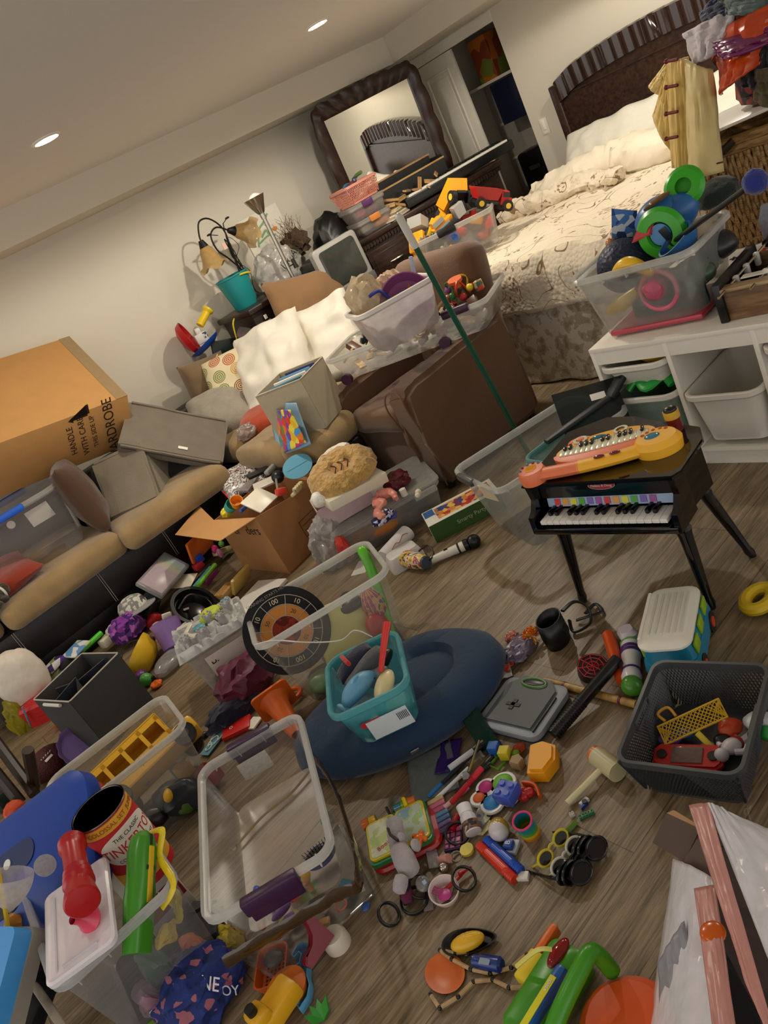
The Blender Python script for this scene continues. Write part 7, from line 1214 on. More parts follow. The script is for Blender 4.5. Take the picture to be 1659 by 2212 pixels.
# purple latched bin resting on the clear flat bin
PC_,pyw,pww,pdd=rim((433,2005),(722,1832),(618,1546),.285);PPM=TM((PC_.x,PC_.y,.125),(0,0,pyw));T=thing('storage_bin','shallow clear bin with purple latches holding a hairbrush','storage bin',M=PPM);bb,q=tub_b(pww,pdd,.16,tp=.86,r=.04,lip=.014);bb.done('tub',clear('e4e2e0',.035),T)
[q.box((-.13+.087*i,s*pdd*.48,.142),(.003,.016,.032)) for i in range(4) for s in (-1,1)];q.done('rim',clear('f0f0ee',.42),T)
for s in (-1,1):b=B();b.box((.0,s*(pdd/2+.002),.145),(.15,.03,.045),.006);b.box((.0,s*(pdd/2+.002),.12),(.14,.012,.05),.004);b.done('latch',pl('34143c',.35),T)
b=B();b.box((-.02,pdd*.44,.085),(.10,.003,.06),.001,rot=(-8,0,0));b.done('label',clear('f0ece4',.8),T)
b=B();tq=[PPM@ Vector(p) for p in ((pww*.5-.03,pdd*.36,.06),(pww*.5+.012,0,.05),(pww*.5+.01,-pdd*.5,.05),(pww*.3,-pdd*.53,.05),(-pww*.5,-pdd*.53,.05))];b.tube(bez(tq,60),.005,8,flat=4);b.rid(.004,30,3);solo(b,'packing_tape',P_('3a2814',.12,coat=.5),'glossy crumpled brown packing tape around the near side of the latched bin','tape')
b=B();b.tube(bez([PPM@ Vector(p) for p in ((-.14,.08,.012),(-.05,.13,.014),(.05,.16,.012),(.14,.22,.014))],30),.006,6,flat=.4);solo(b,'clear_ridge',P_('8a7454',.2),'wrinkled translucent tape ridge inside the latched bin','tape')
T=thing('hairbrush','blue backed oval hairbrush with black bristles in the latched bin','hairbrush',M=PPM@ TM((.10,-.16,.03),(25,0,12)));b=B();b.sph((0,0,0),.04,(1.15,.75,.25));b.tube([(-.04,0,0),(-.11,0,0)],.009);b.done('back',pl('2a3a8a',.3),T);b=B();b.sph((0,0,.007),.036,(1.15,.7,.2));[b.tube([(.008*i,.008*j,.008),(.009*i,.009*j,.034)],.0009,4) for i in range(-4,5) for j in range(-2,3)];b.done('bristles',pl('0c0c0e'),T)
T=thing('doll_head','small yellow haired doll head beside the hairbrush','doll',M=PPM@ TM((.05,-.22,.05),(0,0,0)));b=B();b.sph(r=.02,sc=(.9,.9,1.15));b.sph((0,-.018,-.003),.004);b.cyl((0,0,-.03),.008,.03);b.done('head',pl('d8a070',.5),T);b=B();b.sph((0,.006,.006),.0225,(1,1,1.1));b.done('hair',pl('d8a42a',.5),T)
for i,(c,x,y,z,s,n_,k) in enumerate((('c8402a',.0,-.20,.03,(.03,.05,.008),'translucent red toy tongue in the latched bin','ball'),('d87a1c',-.07,-.19,.03,(.013,.035,.013),'orange crayon shaped toy in the latched bin','ball'),('2a4ab0',-.085,-.155,.03,(.012,.02,.012),'blue cap on the orange crayon toy','ball'),('2a9a8a',.13,-.04,.02,(.01,.01,.01),'tiny teal and white gem at the right of the latched bin','ball'),('6a4a8a',-.03,-.26,.03,(.03,.01,.012),'violet toy under the near purple latch','ball'))):b=B();b.sph(r=1,sc=s);inbin(b,'toy',pl(c),n_,'toy',PPM,x,y,z,10,0,20)
b=B();b.tube([PPM@ Vector((-.08,-.17,.03)),PPM@ Vector((.02,-.09,.02)),PPM@ Vector((.13,-.01,.015))],.0012,4);solo(b,'thin_string',pl('b8a888'),'thin string crossing the floor of the latched bin','string')
# flat clear toy case on the floor
FL=[U(500,2068,.0),U(612,2132,.0),U(818,1935,.0),U(738,1775,.0)];fo=FL[1];T=thing('flat_clear_case','flat frosted clear case of tiny toys under the latched bin','toy case',(0,0,0));b=B();ct=sum(FL,Vector())/4;FQ=[FL[0],FL[1],FL[2],FL[3]]
b.loft([[p+Vector((0,0,0.002)) for p in FQ],[p+Vector((0,0,.085))+(ct-p)*.02 for p in FQ],]);bmesh.ops.bevel(b.m,geom=list(b.m.edges),offset=.012,segments=3,affect='EDGES');b.done('case',clear('dcdad8',.06,.2),T)
def fq(u,v,z=.02):return ((FL[0]*(1-u)+FL[1]*u)*(1-v)+(FL[3]*(1-u)+FL[2]*u)*v)+Vector((0,0,z))
for i,(k,c,px,py,s,n_) in enumerate((('ball','5fae3a',665,1925,(.035,.03,.01),'green round toy inside the frosted flat case'),('box','4a9ab8',742,1918,(.05,.035,.008),'light blue card toy inside the frosted flat case'),('ring','d87a5a',737,1955,(.015,.015,.003),'orange ring inside the frosted flat case'),('ring','c8c83a',625,1988,(.02,.03,.005),'yellow green ring inside the frosted flat case'),('ball','8a6ab8',625,1980,(.012,.02,.008),'lilac oval inside the yellow green ring'),('ball','b82a2a',600,2015,(.02,.02,.012),'red ball toy inside the frosted flat case'),('ball','3a3a3e',590,2070,(.03,.025,.012),'dark grey toy inside the frosted flat case corner'),('box','d8a85a',690,1995,(.06,.02,.01),'amber bar toy inside the frosted flat case'),('ball','2a4a8a',790,1958,(.014,.014,.006),'blue disc inside the frosted flat case tip'),('ball','a82a3a',690,1950,(.012,.012,.01),'small red doll piece inside the frosted flat case'),('ball','3a7a4a',682,1962,(.012,.01,.01),'small dark green toy inside the frosted flat case'),('ball','d8ccb8',700,1962,(.014,.012,.01),'small cream toy inside the frosted flat case'),('box','cfc8c0',780,1915,(.03,.02,.012),'pale block inside the frosted flat case tip'),('box','b8b4a8',590,1985,(.04,.02,.01),'beige block inside the frosted flat case'),('ball','a02424',566,2000,(.016,.012,.01),'crimson toy under the brown tape in the flat case'))):
    pile([(k,c,px,py,.03,s,(0,0,20*i),'tiny_toy',n_,'toy')])
# bits at the bottom
T=thing('drawstring_bag','blue floral drawstring bag with white lettering at the bottom','bag',tuple(U(455,2165,0)));b=B();b.ico(r=1,sub=5);
for v in b.m.verts:v.co+=noise.noise_vector(v.co*2.2+Vector((3,0,0)))*.2
b.rid(.06,4,5)
for v in b.m.verts:v.co=Vector((v.co.x*.12,v.co.y*.09,max(-.6,v.co.z)*.09+.055))
b.done('cloth',multi(['14286a','14286a','182f78','0f2058','14286a','9a5a6a'],60,.8,'vor'),T);text('ONE',.045,paper('d0d0dc'),T,(.02,-.06,.11),(40,10,-60));text('JOY',.035,paper('b8b8cc'),T,(.05,-.09,.06),(60,10,-50))
blob('yellow_bag','small yellow printed bag behind the blue floral bag','bag',tuple(U(512,2060,.0)),(.04,.05,.06),multi(['cdb83a','cdb83a','8a3a2a'],20,.6,'noise'),71);blob('dark_cloth','dark purple black cloth between big bin and blue bag','cloth',tuple(U(420,2060,0)),(.12,.09,.07),fab('15141c'),72)
T=tt('camera_box','grey box with pale sticker behind the front of the big bin','box',440,2030,.05,-30);b=B();b.box(d=(.14,.1,.1),bev=.005);b.done('carton',pl('2a2a32'),T);b=B();b.box((0,-.0505,.01),(.06,.001,.05));b.done('sticker',paper('8a8a90'),T)
T=tt('toy_sieve','orange rectangular toy sieve with square holes','sand toy',597,2100,0,-40);b=B();b.loft([rr(.075,.1,.015,0),rr(.09,.115,.02,.03),rr(.082,.107,.018,.03),rr(.068,.092,.013,.004)]);b.done('tray',pl('c85a1c',.4),T);b=B();[b.box((-.022+.011*i,-.03+.011*j,.0045),(.006,.006,.001)) for i in range(5) for j in range(6)];b.done('holes',pl('3a1c0c'),T)
T=tt('toy_truck','yellow and orange toy truck with black axle at the bottom edge','toy truck',605,2185,.03,10);b=B();b.box((0,0,.02),(.13,.07,.05),.012);b.box((-.04,0,.05),(.05,.06,.04),.012);b.done('body',pl('e0a81c',.35),T);b=B();b.lathe([(0,0),(.05,0),(.055,.02),(0,.03)],n=24);b.done('orange_fender',pl('d8701c'),T,M=TM((.05,.03,-.02)));b=B();b.cyl((-.045,.0,.078),.013,.02);b.done('axle',pl('101010'),T)
DP=[(0,0),(.012,.01),(.02,.035),(.016,.06),(.02,.085),(.03,.11),(.028,.135),(.014,.15),(.0,.148),(-.016,.13),(-.01,.122),(.002,.13),(.008,.12),(.0,.1),(-.018,.098),(-.022,.085),(-.008,.082),(-.014,.072),(-.034,.05),(-.038,.04),(-.015,.045),(-.004,.03),(-.014,.004),(-.01,-.008)]
T=tt('dolphin_cutter','pale blue dolphin shaped sand mould on the floor','sand toy',664,2178,0,yawof(U(664,2185,0),U(652,2068,0))-90);b=B();b.prism([(x*1.1,y*1.1) for x,y in DP],0,.004);b.done('base_plate',pl('3f86b4',.3),T);b=B();b.tube([(x*1.1,y*1.1,.012) for x,y in DP],.0026,6,closed=True,flat=5);b.done('raised_wall',pl('5fa8d0',.3),T)
T=tt('red_clamp','maroon L-shaped plastic clamp on a cream round base','toy',722,2055,0,10);b=B();b.lathe([(0,0),(.035,0),(.035,.03),(.028,.04),(0,.04)],n=28);b.done('cream_base',pl('cfc4b4',.35),T,M=TM((.02,.0,0)));b=B();b.prism([(-.07,0),(.02,0),(.02,.09),(.002,.095),(-.004,.07),(-.012,.045),(-.03,.03),(-.06,.03),(-.075,.018)],-.018,.018,TM((0,0,.035),(60,0,0)),bev=.003);b.done('bracket',pl('7a1428',.35),T)
b=B();[b.prism([(0,0),(.012,.02),(.004,.05),(-.012,.025)],0,.006,TM((0,0,0),(20,0,-50+30*i))) for i in range(4)];it(b,'green_leaves',pl('2a8a2a',.35),'bright green plastic leaf toy at the bottom edge','toy',702,2205,0)
pile([('lump','14141c',500,1490+50,.02,(.05,.03,.02),(0,0,0),'black_shoe','black cloth item with pink paws between maroon jacket and red box','cloth')])
T=tt('swirl_cutout','white and teal swirl patterned card by the red card box','card',462,1603,.01,20);b=B();[b.tube([((.012*k+.004)*cos(k*2+t*.4)+.03*(k-2),(.012*k+.004)*sin(k*2+t*.4)*.6,.004) for t in range(14)],.003,5) for k in range(1,4)];b.done('swirls',pl('c0d4d8'),T);b=B();b.box((0,0,0),(.13,.05,.003));b.done('card',paper('5a8a98'),T)
# ================================================================== small toys in the centre foreground
def lie(px,py,qx,qy,z,z2=None):A,C=U(px,py,z),U(qx,qy,z if z2 is None else z2);return A,C
def pen(p,q,c,lb,z=.012,r=.0055,cap=None,nm_='pen'):
    A,C=lie(*p,*q,z);T=thing(nm_,lb,nm_.replace('_',' '),tuple(A));d=C-A;b=B();b.tube([d*0,d*.5,d],r,10);b.done('barrel',pl(c),T)
    b=B();b.tube([d*.7,d*1.01],r*1.15,10);b.done('cap',pl(cap or '141414'),T)
for a_ in (((925,1722),(1005,1640),'1c6ab0','blue pen in the bundle of pens',.012,.006,'3a8ad0'),((940,1728),(1012,1660),'d8dad8','white pen beside the blue pen',.012,.006,'c8c8c8'),((955,1692),(1030,1620),'141416','black pen lying above the blue pen',.02,.006),((970,1660),(1045,1605),'b8bcc0','silver marker with black cap at the top of the bundle',.03,.009),((985,1715),(1065,1635),'121214','long black pen under the silver key tool',.012,.007),((975,1735),(1040,1660),'b81c28','red pen with white collar in the bundle',.02,.008,'d83040'),((960,1745),(1010,1700),'d8a8a8','pink white pen tip near the clay sticks',.015,.007,'d86a78'),((1000,1700),(1060,1650),'2a2a2c','dark grey pen crossing near the ball keyring',.012,.006)):pen(*a_[:4],*a_[4:])
T=thing('metal_stylus','silver stick with a faceted crystal end lying on the pens','stylus',(0,0,0));A,C=lie(1012,1668,1035,1600,.04,.05);b=B();b.tube([A,C],.0045,8);b.done('rod',met('c8b890',.2),T);b=B();b.ico(U(1005,1675,.035),.013,1);b.done('crystal',clear('dcdce0',.5,.05,.9),T)
sheet('plastic_sleeve','grey translucent plastic sleeve under the pens by the navy cushion','plastic sleeve',tuple(U(935,1672,.002)),.2,.15,clear('a8b0b0',.5),(0,0,52),.005,.001);sheet('purple_film','purple patterned film sheet partly under the navy cushion','film',tuple(U(970,1635,.006)),.13,.07,clear('5a3aa0',.6),(0,0,35),0,.001)
sheet('green_film','dark green translucent sheet between navy cushion and toy laptop','film',tuple(U(1035,1575,.03)),.06,.17,clear('1c4a3c',.7),(20,0,-25),.01,.001)
M0=TM(tuple(U(1085,1720,.0)),(0,0,-20))
T=thing('popper_toy','white popper fidget toy with pink green orange and blue domes','fidget toy',M=TM(tuple(U(1065,1722,.01)),(0,0,-38)));b=B()
dm=((-.038,.012,.018,'d8661a'),(-.012,.04,.022,'b8287a'),(-.005,-.022,.026,'2a7ab8'),(.038,.03,.03,'6ab02a'),(.045,-.025,.018,'d8c02a'))
for x,y,r_,c in dm:b.lathe([(0,-.004),(r_+.008,-.004),(r_+.010,.0),(r_+.008,.006),(0,.006)],(x,y,0),n=24)
b.box((0,.005,.001),(.07,.05,.009),.003);b.done('frame',pl('e0dcdc',.3),T)
for x,y,r_,c in dm:b=B();b.sph((x,y,.005),r_,(1,1,.5));b.done('dome',pl(c,.5),T)
def brick(lb,M,c,nx,ny,s=.016,h_=.019):
    T=thing('toy_brick',lb,'toy brick',M=M);b=B();b.box((0,0,h_/2),(nx*s,ny*s,h_),.0012);b.done('block',pl(c),T)
    for i in range(nx):
        for j in range(ny):b=B();b.cyl(((i-(nx-1)/2)*s,(j-(ny-1)/2)*s,h_+.0025),s*.3,.005 if s>.01 else .002,n=16);b.done('stud',pl(c),T)
brick('big cornflower blue toy brick with four studs on the popper',TM(tuple(U(1100,1722,.035)),(0,0,12)),'3a52b0',2,2,.028,.034)
for a_ in (('blue wooden cube beside the yellow cube',1072,1625,'1f5aa8',25),('yellow wooden cube beside the blue cube',1095,1635,'c8b82a',25)):b=B();b.box((0,0,.016),(.031,.031,.031),.002);it(b,'wooden_cube',pl(a_[3],.5),a_[0],'toy block',a_[1],a_[2],.012,0,0,a_[4])
b=B();b.prism([(-.018,-.014),(.006,-.02),(.022,0),(.012,.018),(-.012,.018)],0,.028,bev=.002);it(b,'wooden_gem',wood('b89a78','a08460',.6),'natural wooden faceted block right of the yellow cube','toy block',1122,1655,0,0,0,20)
b=B();b.tube([(-.02,-.02,.01),(.02,-.02,.01),(.022,.015,.01),(-.02,.015,.01)],.005,8,closed=True);it(b,'green_slime_frame',clear('8ac82a',.7,.1,.7),'shiny lime green frame toy under the wooden cubes','toy',1078,1652,.0);b=B();b.ico(r=.012,sub=2);it(b,'green_gem',clear('8ac82a',.7,.1,.7),'shiny lime gem bead at the right of the cubes','bead',1115,1628,.02)
b=B();b.ico(r=.02,sub=3,sc=(1.4,.8,.6));b.rid(.005,60);it(b,'orange_gel',clear('c8501a',.8,.1,.7),'shiny dark orange jelly toy behind the cubes','toy',1120,1618,.012)
T=tt('toy_fruit','red raspberry clip toy in an orange half shell','toy',1140,1722,.012,-10);b=B();[b.sph((.012*cos(i*1.3),.014*sin(i*1.3)+.004*i,.008),.014) for i in range(5)];b.done('red_berries',pl('b01c20',.3),T);b=B();b.tube(bez([(.02,-.03,0),(.034,0,.01),(.02,.035,.01)]),.005,6,flat=3);b.done('orange_shell',pl('d8561c'),T)
T=tt('crayon_pack','flat pack of coloured clay sticks from tan pink blue to purple','clay pack',955,1765,0,60);
for i,(c,nm_) in enumerate((('4a3258','purple_stick'),('5a4070','violet_stick'),('3a5a80','blue_stick'),('4a7090','sky_stick'),('a8506e','rose_stick'),('b8607a','pink_stick'),('b89870','tan_stick'))):b=B();b.box((-.06+.019*i,0,.01),(.0175,.05,.018),.004);b.done(nm_,pl(c,.4),T)
T=tt('glue_bottle','small white glue bottle with a ribbed cap and photo label','bottle',1012,1765,.02,0);A,C=lie(1022,1795,998,1735,.022,.05);M_=Matrix.Translation(A)@ (C-A).to_track_quat('Z','Y').to_matrix().to_4x4();put(T);b=B();b.lathe([(0,-.005),(.022,-.005),(.022,.04),(.015,.055),(0,.055)],n=24);b.done('bottle',pl('d0ccd0',.3),T,M=M_);b=B();b.lathe([(0,.05),(.019,.05),(.02,.075),(0,.078)],n=18);b.done('cap',pl('e4e0e2',.4),T,M=M_);b=B();b.cyl((0,0,.012),.0224,.026,n=24);b.done('label',multi(['3a4458','8a5a3a','2a2e3a','b8a08a'],40,.4,'noise'),T,M=M_)
A,C=lie(975,1795,990,1762,.012);b=B();b.tube([A,C],.011,12);solo(b,'red_marker',pl('a81420'),'short red marker stub beside the clay pack','marker')
sheet('photo_card','crumpled greyscale photo card and paper by the glue bottle','card',tuple(U(1045,1762,.003)),.1,.05,multi(['5a5a5c','8a8a88','c8c4a8','3a3a3c'],20,.6,'noise'),(0,0,10),0,.001,wr=.006);b=B();b.prism([(-.02,-.015),(.02,-.02),(.03,.01),(.0,.02),(-.03,.012)],0,.003);it(b,'cream_foam',paper('d8d0a0'),'cream foam cut-out under the egg toy','foam shape',1045,1788,.002)
T=tt('toy_egg','white and gold split egg toy on the floor','toy egg',1078,1790,.027,0);b=B();b.sph(r=.027,sc=(1,1,1.1));b.done('gold_half',pl('a8862a',.25),T);b=B();b.sph((-.006,-.004,.001),.0262,(1,1,1.12));b.done('white_half',pl('c9c2c4',.25),T)
T=tt('rainbow_spring','rainbow coloured spring toy standing with pink top ring','spring toy',1148,1800,0,0);b=B();
for v_ in (1,):b.shell([(.026,0),(.026,.062)],.003,n=32)
bmesh.ops.delete(b.m,geom=[f for f in b.m.faces if len(f.verts)>4],context='FACES');b.done('coils',multi(['d88a2a','d8b82a','5a9a3a','2a8a6a','1c7a8a','1c6a9a'],15.5,.3,'z'),T,M=TM((0,0,0),(6,-8,0)));b=B();b.tube([(.025*cos(i*pi/14),.025*sin(i*pi/14),.063) for i in range(28)],.003,6,closed=True);b.done('pink_top',pl('d0406a',.25),T,M=TM((0,0,0),(6,-8,0)))
T=tt('letter_stamp','small blue and white block stamp with letter B','letter block',1110,1833,0,20);b=B();b.box((0,0,.006),(.04,.03,.012),.002);b.done('white_base',pl('b8bcc4'),T);b=B();b.box((-.004,.004,.02),(.024,.024,.016),.003);b.done('blue_block',pl('2a4a90'),T);text('B',.02,paper('c8d0e0'),T,(-.004,.004,.0285),(0,0,0))
def fidget(lb,p,q,c):A,C=lie(*p,*q,.012);d=C-A;b=B();b.tube([A+d*(i/40) for i in range(41)],lambda t:.0115+(.002 if int(t*40)% 2 else 0) if t<.22 or t>.78 else .013,14);solo(b,'pop_tube',pl(c,.3),lb,'pop tube')
fidget('red pop tube with ribbed ends',(1035,1826),(1112,1900),'c8321c');fidget('blue pop tube with ribbed ends',(1050,1814),(1126,1882),'1a4ab0')
b=B();b.box(d=(.022,.03,.012),bev=.002);it(b,'white_block',pl('d8d4cc'),'small white block against the blue pop tube end','block',1130,1893,.006,0,0,30)
def band(lb,px,py,r,rx,ry,c='0d0d0e',h_=.014):b=B();b.tube([(r*cos(i*pi/16),r*sin(i*pi/16),0) for i in range(32)],.0035,8,closed=True,flat=h_/.007);it(b,'hair_band',pl(c,.4),lb,'hair band',px,py,r*abs(sin(rad(rx)))+.008,rx,ry,0)
band('black wrist band lying alone at the lower left of the pile',840,1975,.028,40,30);band('black band ring over the makeup palette',988,1800,.031,18,0,h_=.01);band('black band standing over the red clip toy',1002,1898,.029,35,10);band('black elastic loop under the leopard scrunchie',895,1945,.035,10,0);band('thin black elastic behind the silver knob',905,1915,.03,35,20,'151314',.008)
T=tt('makeup_palette','purple and pink toy makeup palette with square pans','makeup palette',980,1812,.004,42);b=B();b.box(d=(.075,.05,.01),bev=.002);b.done('case',pl('3a2458',.3),T)
for i in range(4):
    for j in range(3):b=B();b.box((-.026+.017*i,-.016+.016*j,.006),(.013,.012,.003),.001);b.done('pan',pl(['b0506a','c87890','8a3a6a'][(i+j)% 3]),T)
b=B();b.cyl((0,0,.004),.019,.008,n=28);b.rid(.001,150);it(b,'yellow_coin',pl('d8c850',.5),'pale yellow round toy biscuit with a black rim','toy coin',1010,1838,.002);b=B();b.tube([(.014*cos(i*.6),.014*sin(i*.6),0) for i in range(11)],.0025,6);it(b,'key_ring',met(),'silver key ring loop left of the yellow biscuit','key ring',986,1850,.004,20)
T=tt('leopard_scrunchie','purple leopard print twisted scrunchie on the pile','scrunchie',880,1895,.03,0);b=B();b.tube(bez([(-.05,-.05,-.01),(-.02,-.02,.01),(.01,.01,.01),(.02,.05,.0)]),lambda t:.012+.007*sin(t*9)**2,12);b.rid(.003,60);b.done('fabric',multi(['120a14','5a1838','120a14','3a1438'],70,.9,'vor'),T)
T=tt('silver_knob','clear plastic watch-like knob on the black elastics','knob',912,1912,.03,0,40,20);b=B();b.lathe([(0,0),(.018,0),(.02,.01),(.012,.016),(0,.017)],n=24);b.done('knob',clear('b8b4b0',.7,.1,.9),T);b=B();b.box((0,0,.019),(.01,.01,.002));b.done('glint_square',pl('a8c0e0',.1),T)
b=B();b.cyl((0,0,.012),.012,.03,rot=(70,0,30));it(b,'pink_roller',pl('c88a80',.5),'pink hair roller above the silver bell','roller',965,1863,.004);b=B();b.sph((0,0,.014),.014);it(b,'silver_bell',met('c8c0b8',.08),'shiny silver bell in the pile','bell',962,1882,.0)
T=tt('toy_plane','red plastic clip toy in front of the silver bell','toy',985,1900,.012,-10);b=B();b.box((-.01,0,0),(.06,.012,.006),.003);b.box((.02,0,.004),(.014,.012,.01),.002);b.tube([(.02,0,0),(.05,-.004,0)],.003);b.done('clip',pl('b01a1a'),T)
T=tt('pet_bowl','small white and pink toy bowl holding a magenta fork','bowl',965,1935,0,0);b=B();b.shell([(0,0),(.03,0),(.038,.02),(.04,.03)],.003,n=32);b.done('bowl',pl('d8c8c4',.4),T,M=TM((0,0,0),(12,0,0)));T=tt('toy_fork','magenta toy fork in the small white bowl','toy utensil',955,1925,.02,30);b=B();b.sph((-.01,-.01,0),.017,(1,1.1,.3));[b.tube([(-.012+.006*i,0,.0),(-.006+.006*i,.026,.003)],.0018,5) for i in range(4)];b.done('fork',pl('b0307a'),T)
b=B();b.box(d=(.03,.06,.003),bev=.001);it(b,'clear_tube_pack',film('c8c0c4',.5),'clear flat packet left of the pink roller','packet',935,1855,.01,0,20,-35);b=B();b.box(d=(.025,.05,.004),bev=.001);it(b,'mauve_packet',film('a8989c',.7),'mauve clear packet between black elastic and white bowl','packet',925,1948,.006,0,10,-40)
# toy laptop book + plush bunny
T=tt('toy_book','colourful electronic toy picture book lying open','toy book',880,1820,0,yawof(U(815,1900,0),U(940,1850,0))+5);b=B();b.loft([rr(.20,.14,.03,0),rr(.21,.15,.035,.012),rr(.20,.14,.03,.02)]);b.done('red_base',pl('a81a1c',.3),T);b=B();b.loft([rr(.19,.15,.02,.018,4,-.01,.015),rr(.19,.15,.02,.034,4,-.01,.015)]);b.done('green_shell',pl('2a7a4a',.25),T)
for s in (-1,1):b=B();b.loft([rr(.088,.135,.015,.034,4,s*.046-.01,.018),rr(.088,.135,.015,.04,4,s*.046-.01,.018)]);b.done('yellow_page_frame',pl('d8b81c',.25),T);b=B();b.loft([rr(.076,.12,.01,.04,4,s*.046-.01,.018),rr(.076,.12,.01,.0415,4,s*.046-.01,.018)]);b.done('picture_page',multi(['9ab8c8','a8c078','c8d0c0','b8cc90','90b0c4'] if s>0 else ['c0d088','d8dcc0','98b868'],14,.15,'noise'),T)
text('Book',.02,paper('c8607a'),T,(-.055,-.015,.0422),(0,0,20));text('al',.022,pl('16161a'),T,(-.03,-.01,.0422),(0,0,20))
for i,c in enumerate(('c8601c','c8a01c','2a7a8a','6aa02a','c86a1c')):b=B();b.cyl((-.06+.022*i-(.04 if i<2 else-.02),.10,.03),.016,.021,rot=(0,90,0));b.done('roller_segment',pl(c,.2),T)
b=B();b.tube([(.03,.085,.04),(.03,.105,.05),(.03,.115,.03)],.006);b.done('yellow_hinge',pl('e0c01c',.25),T)
T=thing('orange_tiger_figure','small orange moulded animal on the toy book page','toy figure',tuple(U(905,1812,.05)));b=B();b.sph((0,0,0),.017,(1.1,.9,.7));[b.sph((.018*cos(a),.018*sin(a),0),.008) for a in (.4,1.6,2.8,4,5.2)];b.done('body',pl('d86a1c',.2),T)
T=tt('plush_bunny','grey plush bunny toy lying face down over the toy book','plush toy',862,1850,.06,0);PG=fab('a49ca0',bump=.3);b=B();
for p,q,r0,r1 in (((852,1775),(858,1830),.026,.022),((862,1835),(885,1880),.028,.032),((868,1895),(862,1925),.02,.018)):A,C=U(*p,.085)-U(862,1850,.06),U(*q,.08)-U(862,1850,.06);b.tube([A-(C-A)*.12,A,(A+C)/2,C,C+(C-A)*.12],lambda t,r0=r0,r1=r1:max(.003,(r0*(1-t)+r1*t)*math.sqrt(max(.02,sin(pi*(.08+.84*t))))),14)
b.done('body',PG,T,ang=60)
for p in ((868,1812),(898,1826)):A=U(*p,.1)-U(862,1850,.06);b=B();b.sph(A,.016,(.8,.6,1.3));b.done('ear',PG,T)
b=B();b.tube([U(838,1790,.12)-U(862,1850,.06),U(843,1803,.115)-U(862,1850,.06),U(860,1816,.11)-U(862,1850,.06)],.004,6,flat=2);b.done('dark_stick',pl('2c2014',.5),T)
for i,(p,q) in enumerate((((834,1743),(845,1765)),((858,1742),(848,1765)))):A,C=lie(*p,*q,.03,.01);b=B();b.tube([A,C],.004,6);solo(b,'twig',pl('2c2014',.5),['left dark twig tip behind the bunny','right dark twig tip behind the bunny'][i],'twig')
# lego bits and sunglasses
T=tt('figure_hair_piece','tiny white and black printed brick above the green brick','toy brick',1262,1733,.004,-10);b=B();b.box(d=(.028,.012,.012),bev=.001);b.done('white_block',pl('d0ccc8'),T);b=B();b.cyl((0,-.004,.002),.007,.012);b.done('black_head',pl('121212'),T)
b=B();b.prism([(0,0),(.02,0),(.008,.018)],0,.01);it(b,'blue_slope',pl('1c3080'),'tiny blue slope brick above the green brick','toy brick',1258,1752,0,0,0,-10);brick('dark green flat toy brick row',TM(tuple(U(1268,1762,0)),(0,0,-34)),'1c6a3c',5,2,.008,.006);brick('tiny white toy brick next to the green brick',TM(tuple(U(1237,1762,0)),(0,0,-34)),'b8b4ac',2,2,.007,.006)
A,C=lie(1245,1775,1222,1800,.008);b=B();b.tube([A,C],.008,6,flat=.6);solo(b,'green_clip',clear('7ab02a',.75,.1,.7),'translucent lime clip touching the yellow sunglasses','clip')
def shades(lb,px,py,rz,frame,lens,sc=1,rx=0,lw=.022):
    T=tt('sunglasses',lb,'sunglasses',px,py,.024*sc,rz,48+rx,0,'childrens sunglasses');fm=pl(frame,.2)
    for s in (-1,1):
        b=B();b.tube([(s*.032*sc+lw*sc*cos(i*pi/10),lw*.72*sc*sin(i*pi/10),0) for i in range(20)],.0035*sc,8,closed=True);b.done('rim',fm,T)
        b=B();b.loft([[Vector((s*.032*sc+lw*.95*sc*cos(i*pi/10),lw*.68*sc*sin(i*pi/10),z)) for i in range(20)] for z in (-.001,.001)]);b.done('lens',pl(lens,.06),T);b=B();b.tube(bez([(s*.056*sc,.006,0),(s*.058*sc,.004,-.05*sc),(s*.054*sc,-.006,-.11*sc)]),.003*sc,6);b.done('temple',fm,T)
    b=B();b.tube(bez([(-.011*sc,.006*sc,0),(0,.01*sc,.001),(.011*sc,.006*sc,0)]),.0035*sc,6);b.done('bridge',fm,T)
yaw_s=yawof(U(1165,1870,.02),U(1225,1790,.02))
shades('yellow rimmed round childrens sunglasses',1195,1832,yaw_s,'c8b82a','1c1c14');shades('white multicolour rimmed childrens sunglasses',1225,1850,yaw_s+2,'c8c8bc','14140f',1.0,-8,.024)
for i in range(3):shades(['glossy black sunglasses nearest the white pair','middle pair of glossy black sunglasses','glossy black sunglasses furthest right in the row'][i],(1238,1250,1272)[i],1858,yaw_s+4,'08080a','050507',1.1,(30,26,-16)[i],.027)
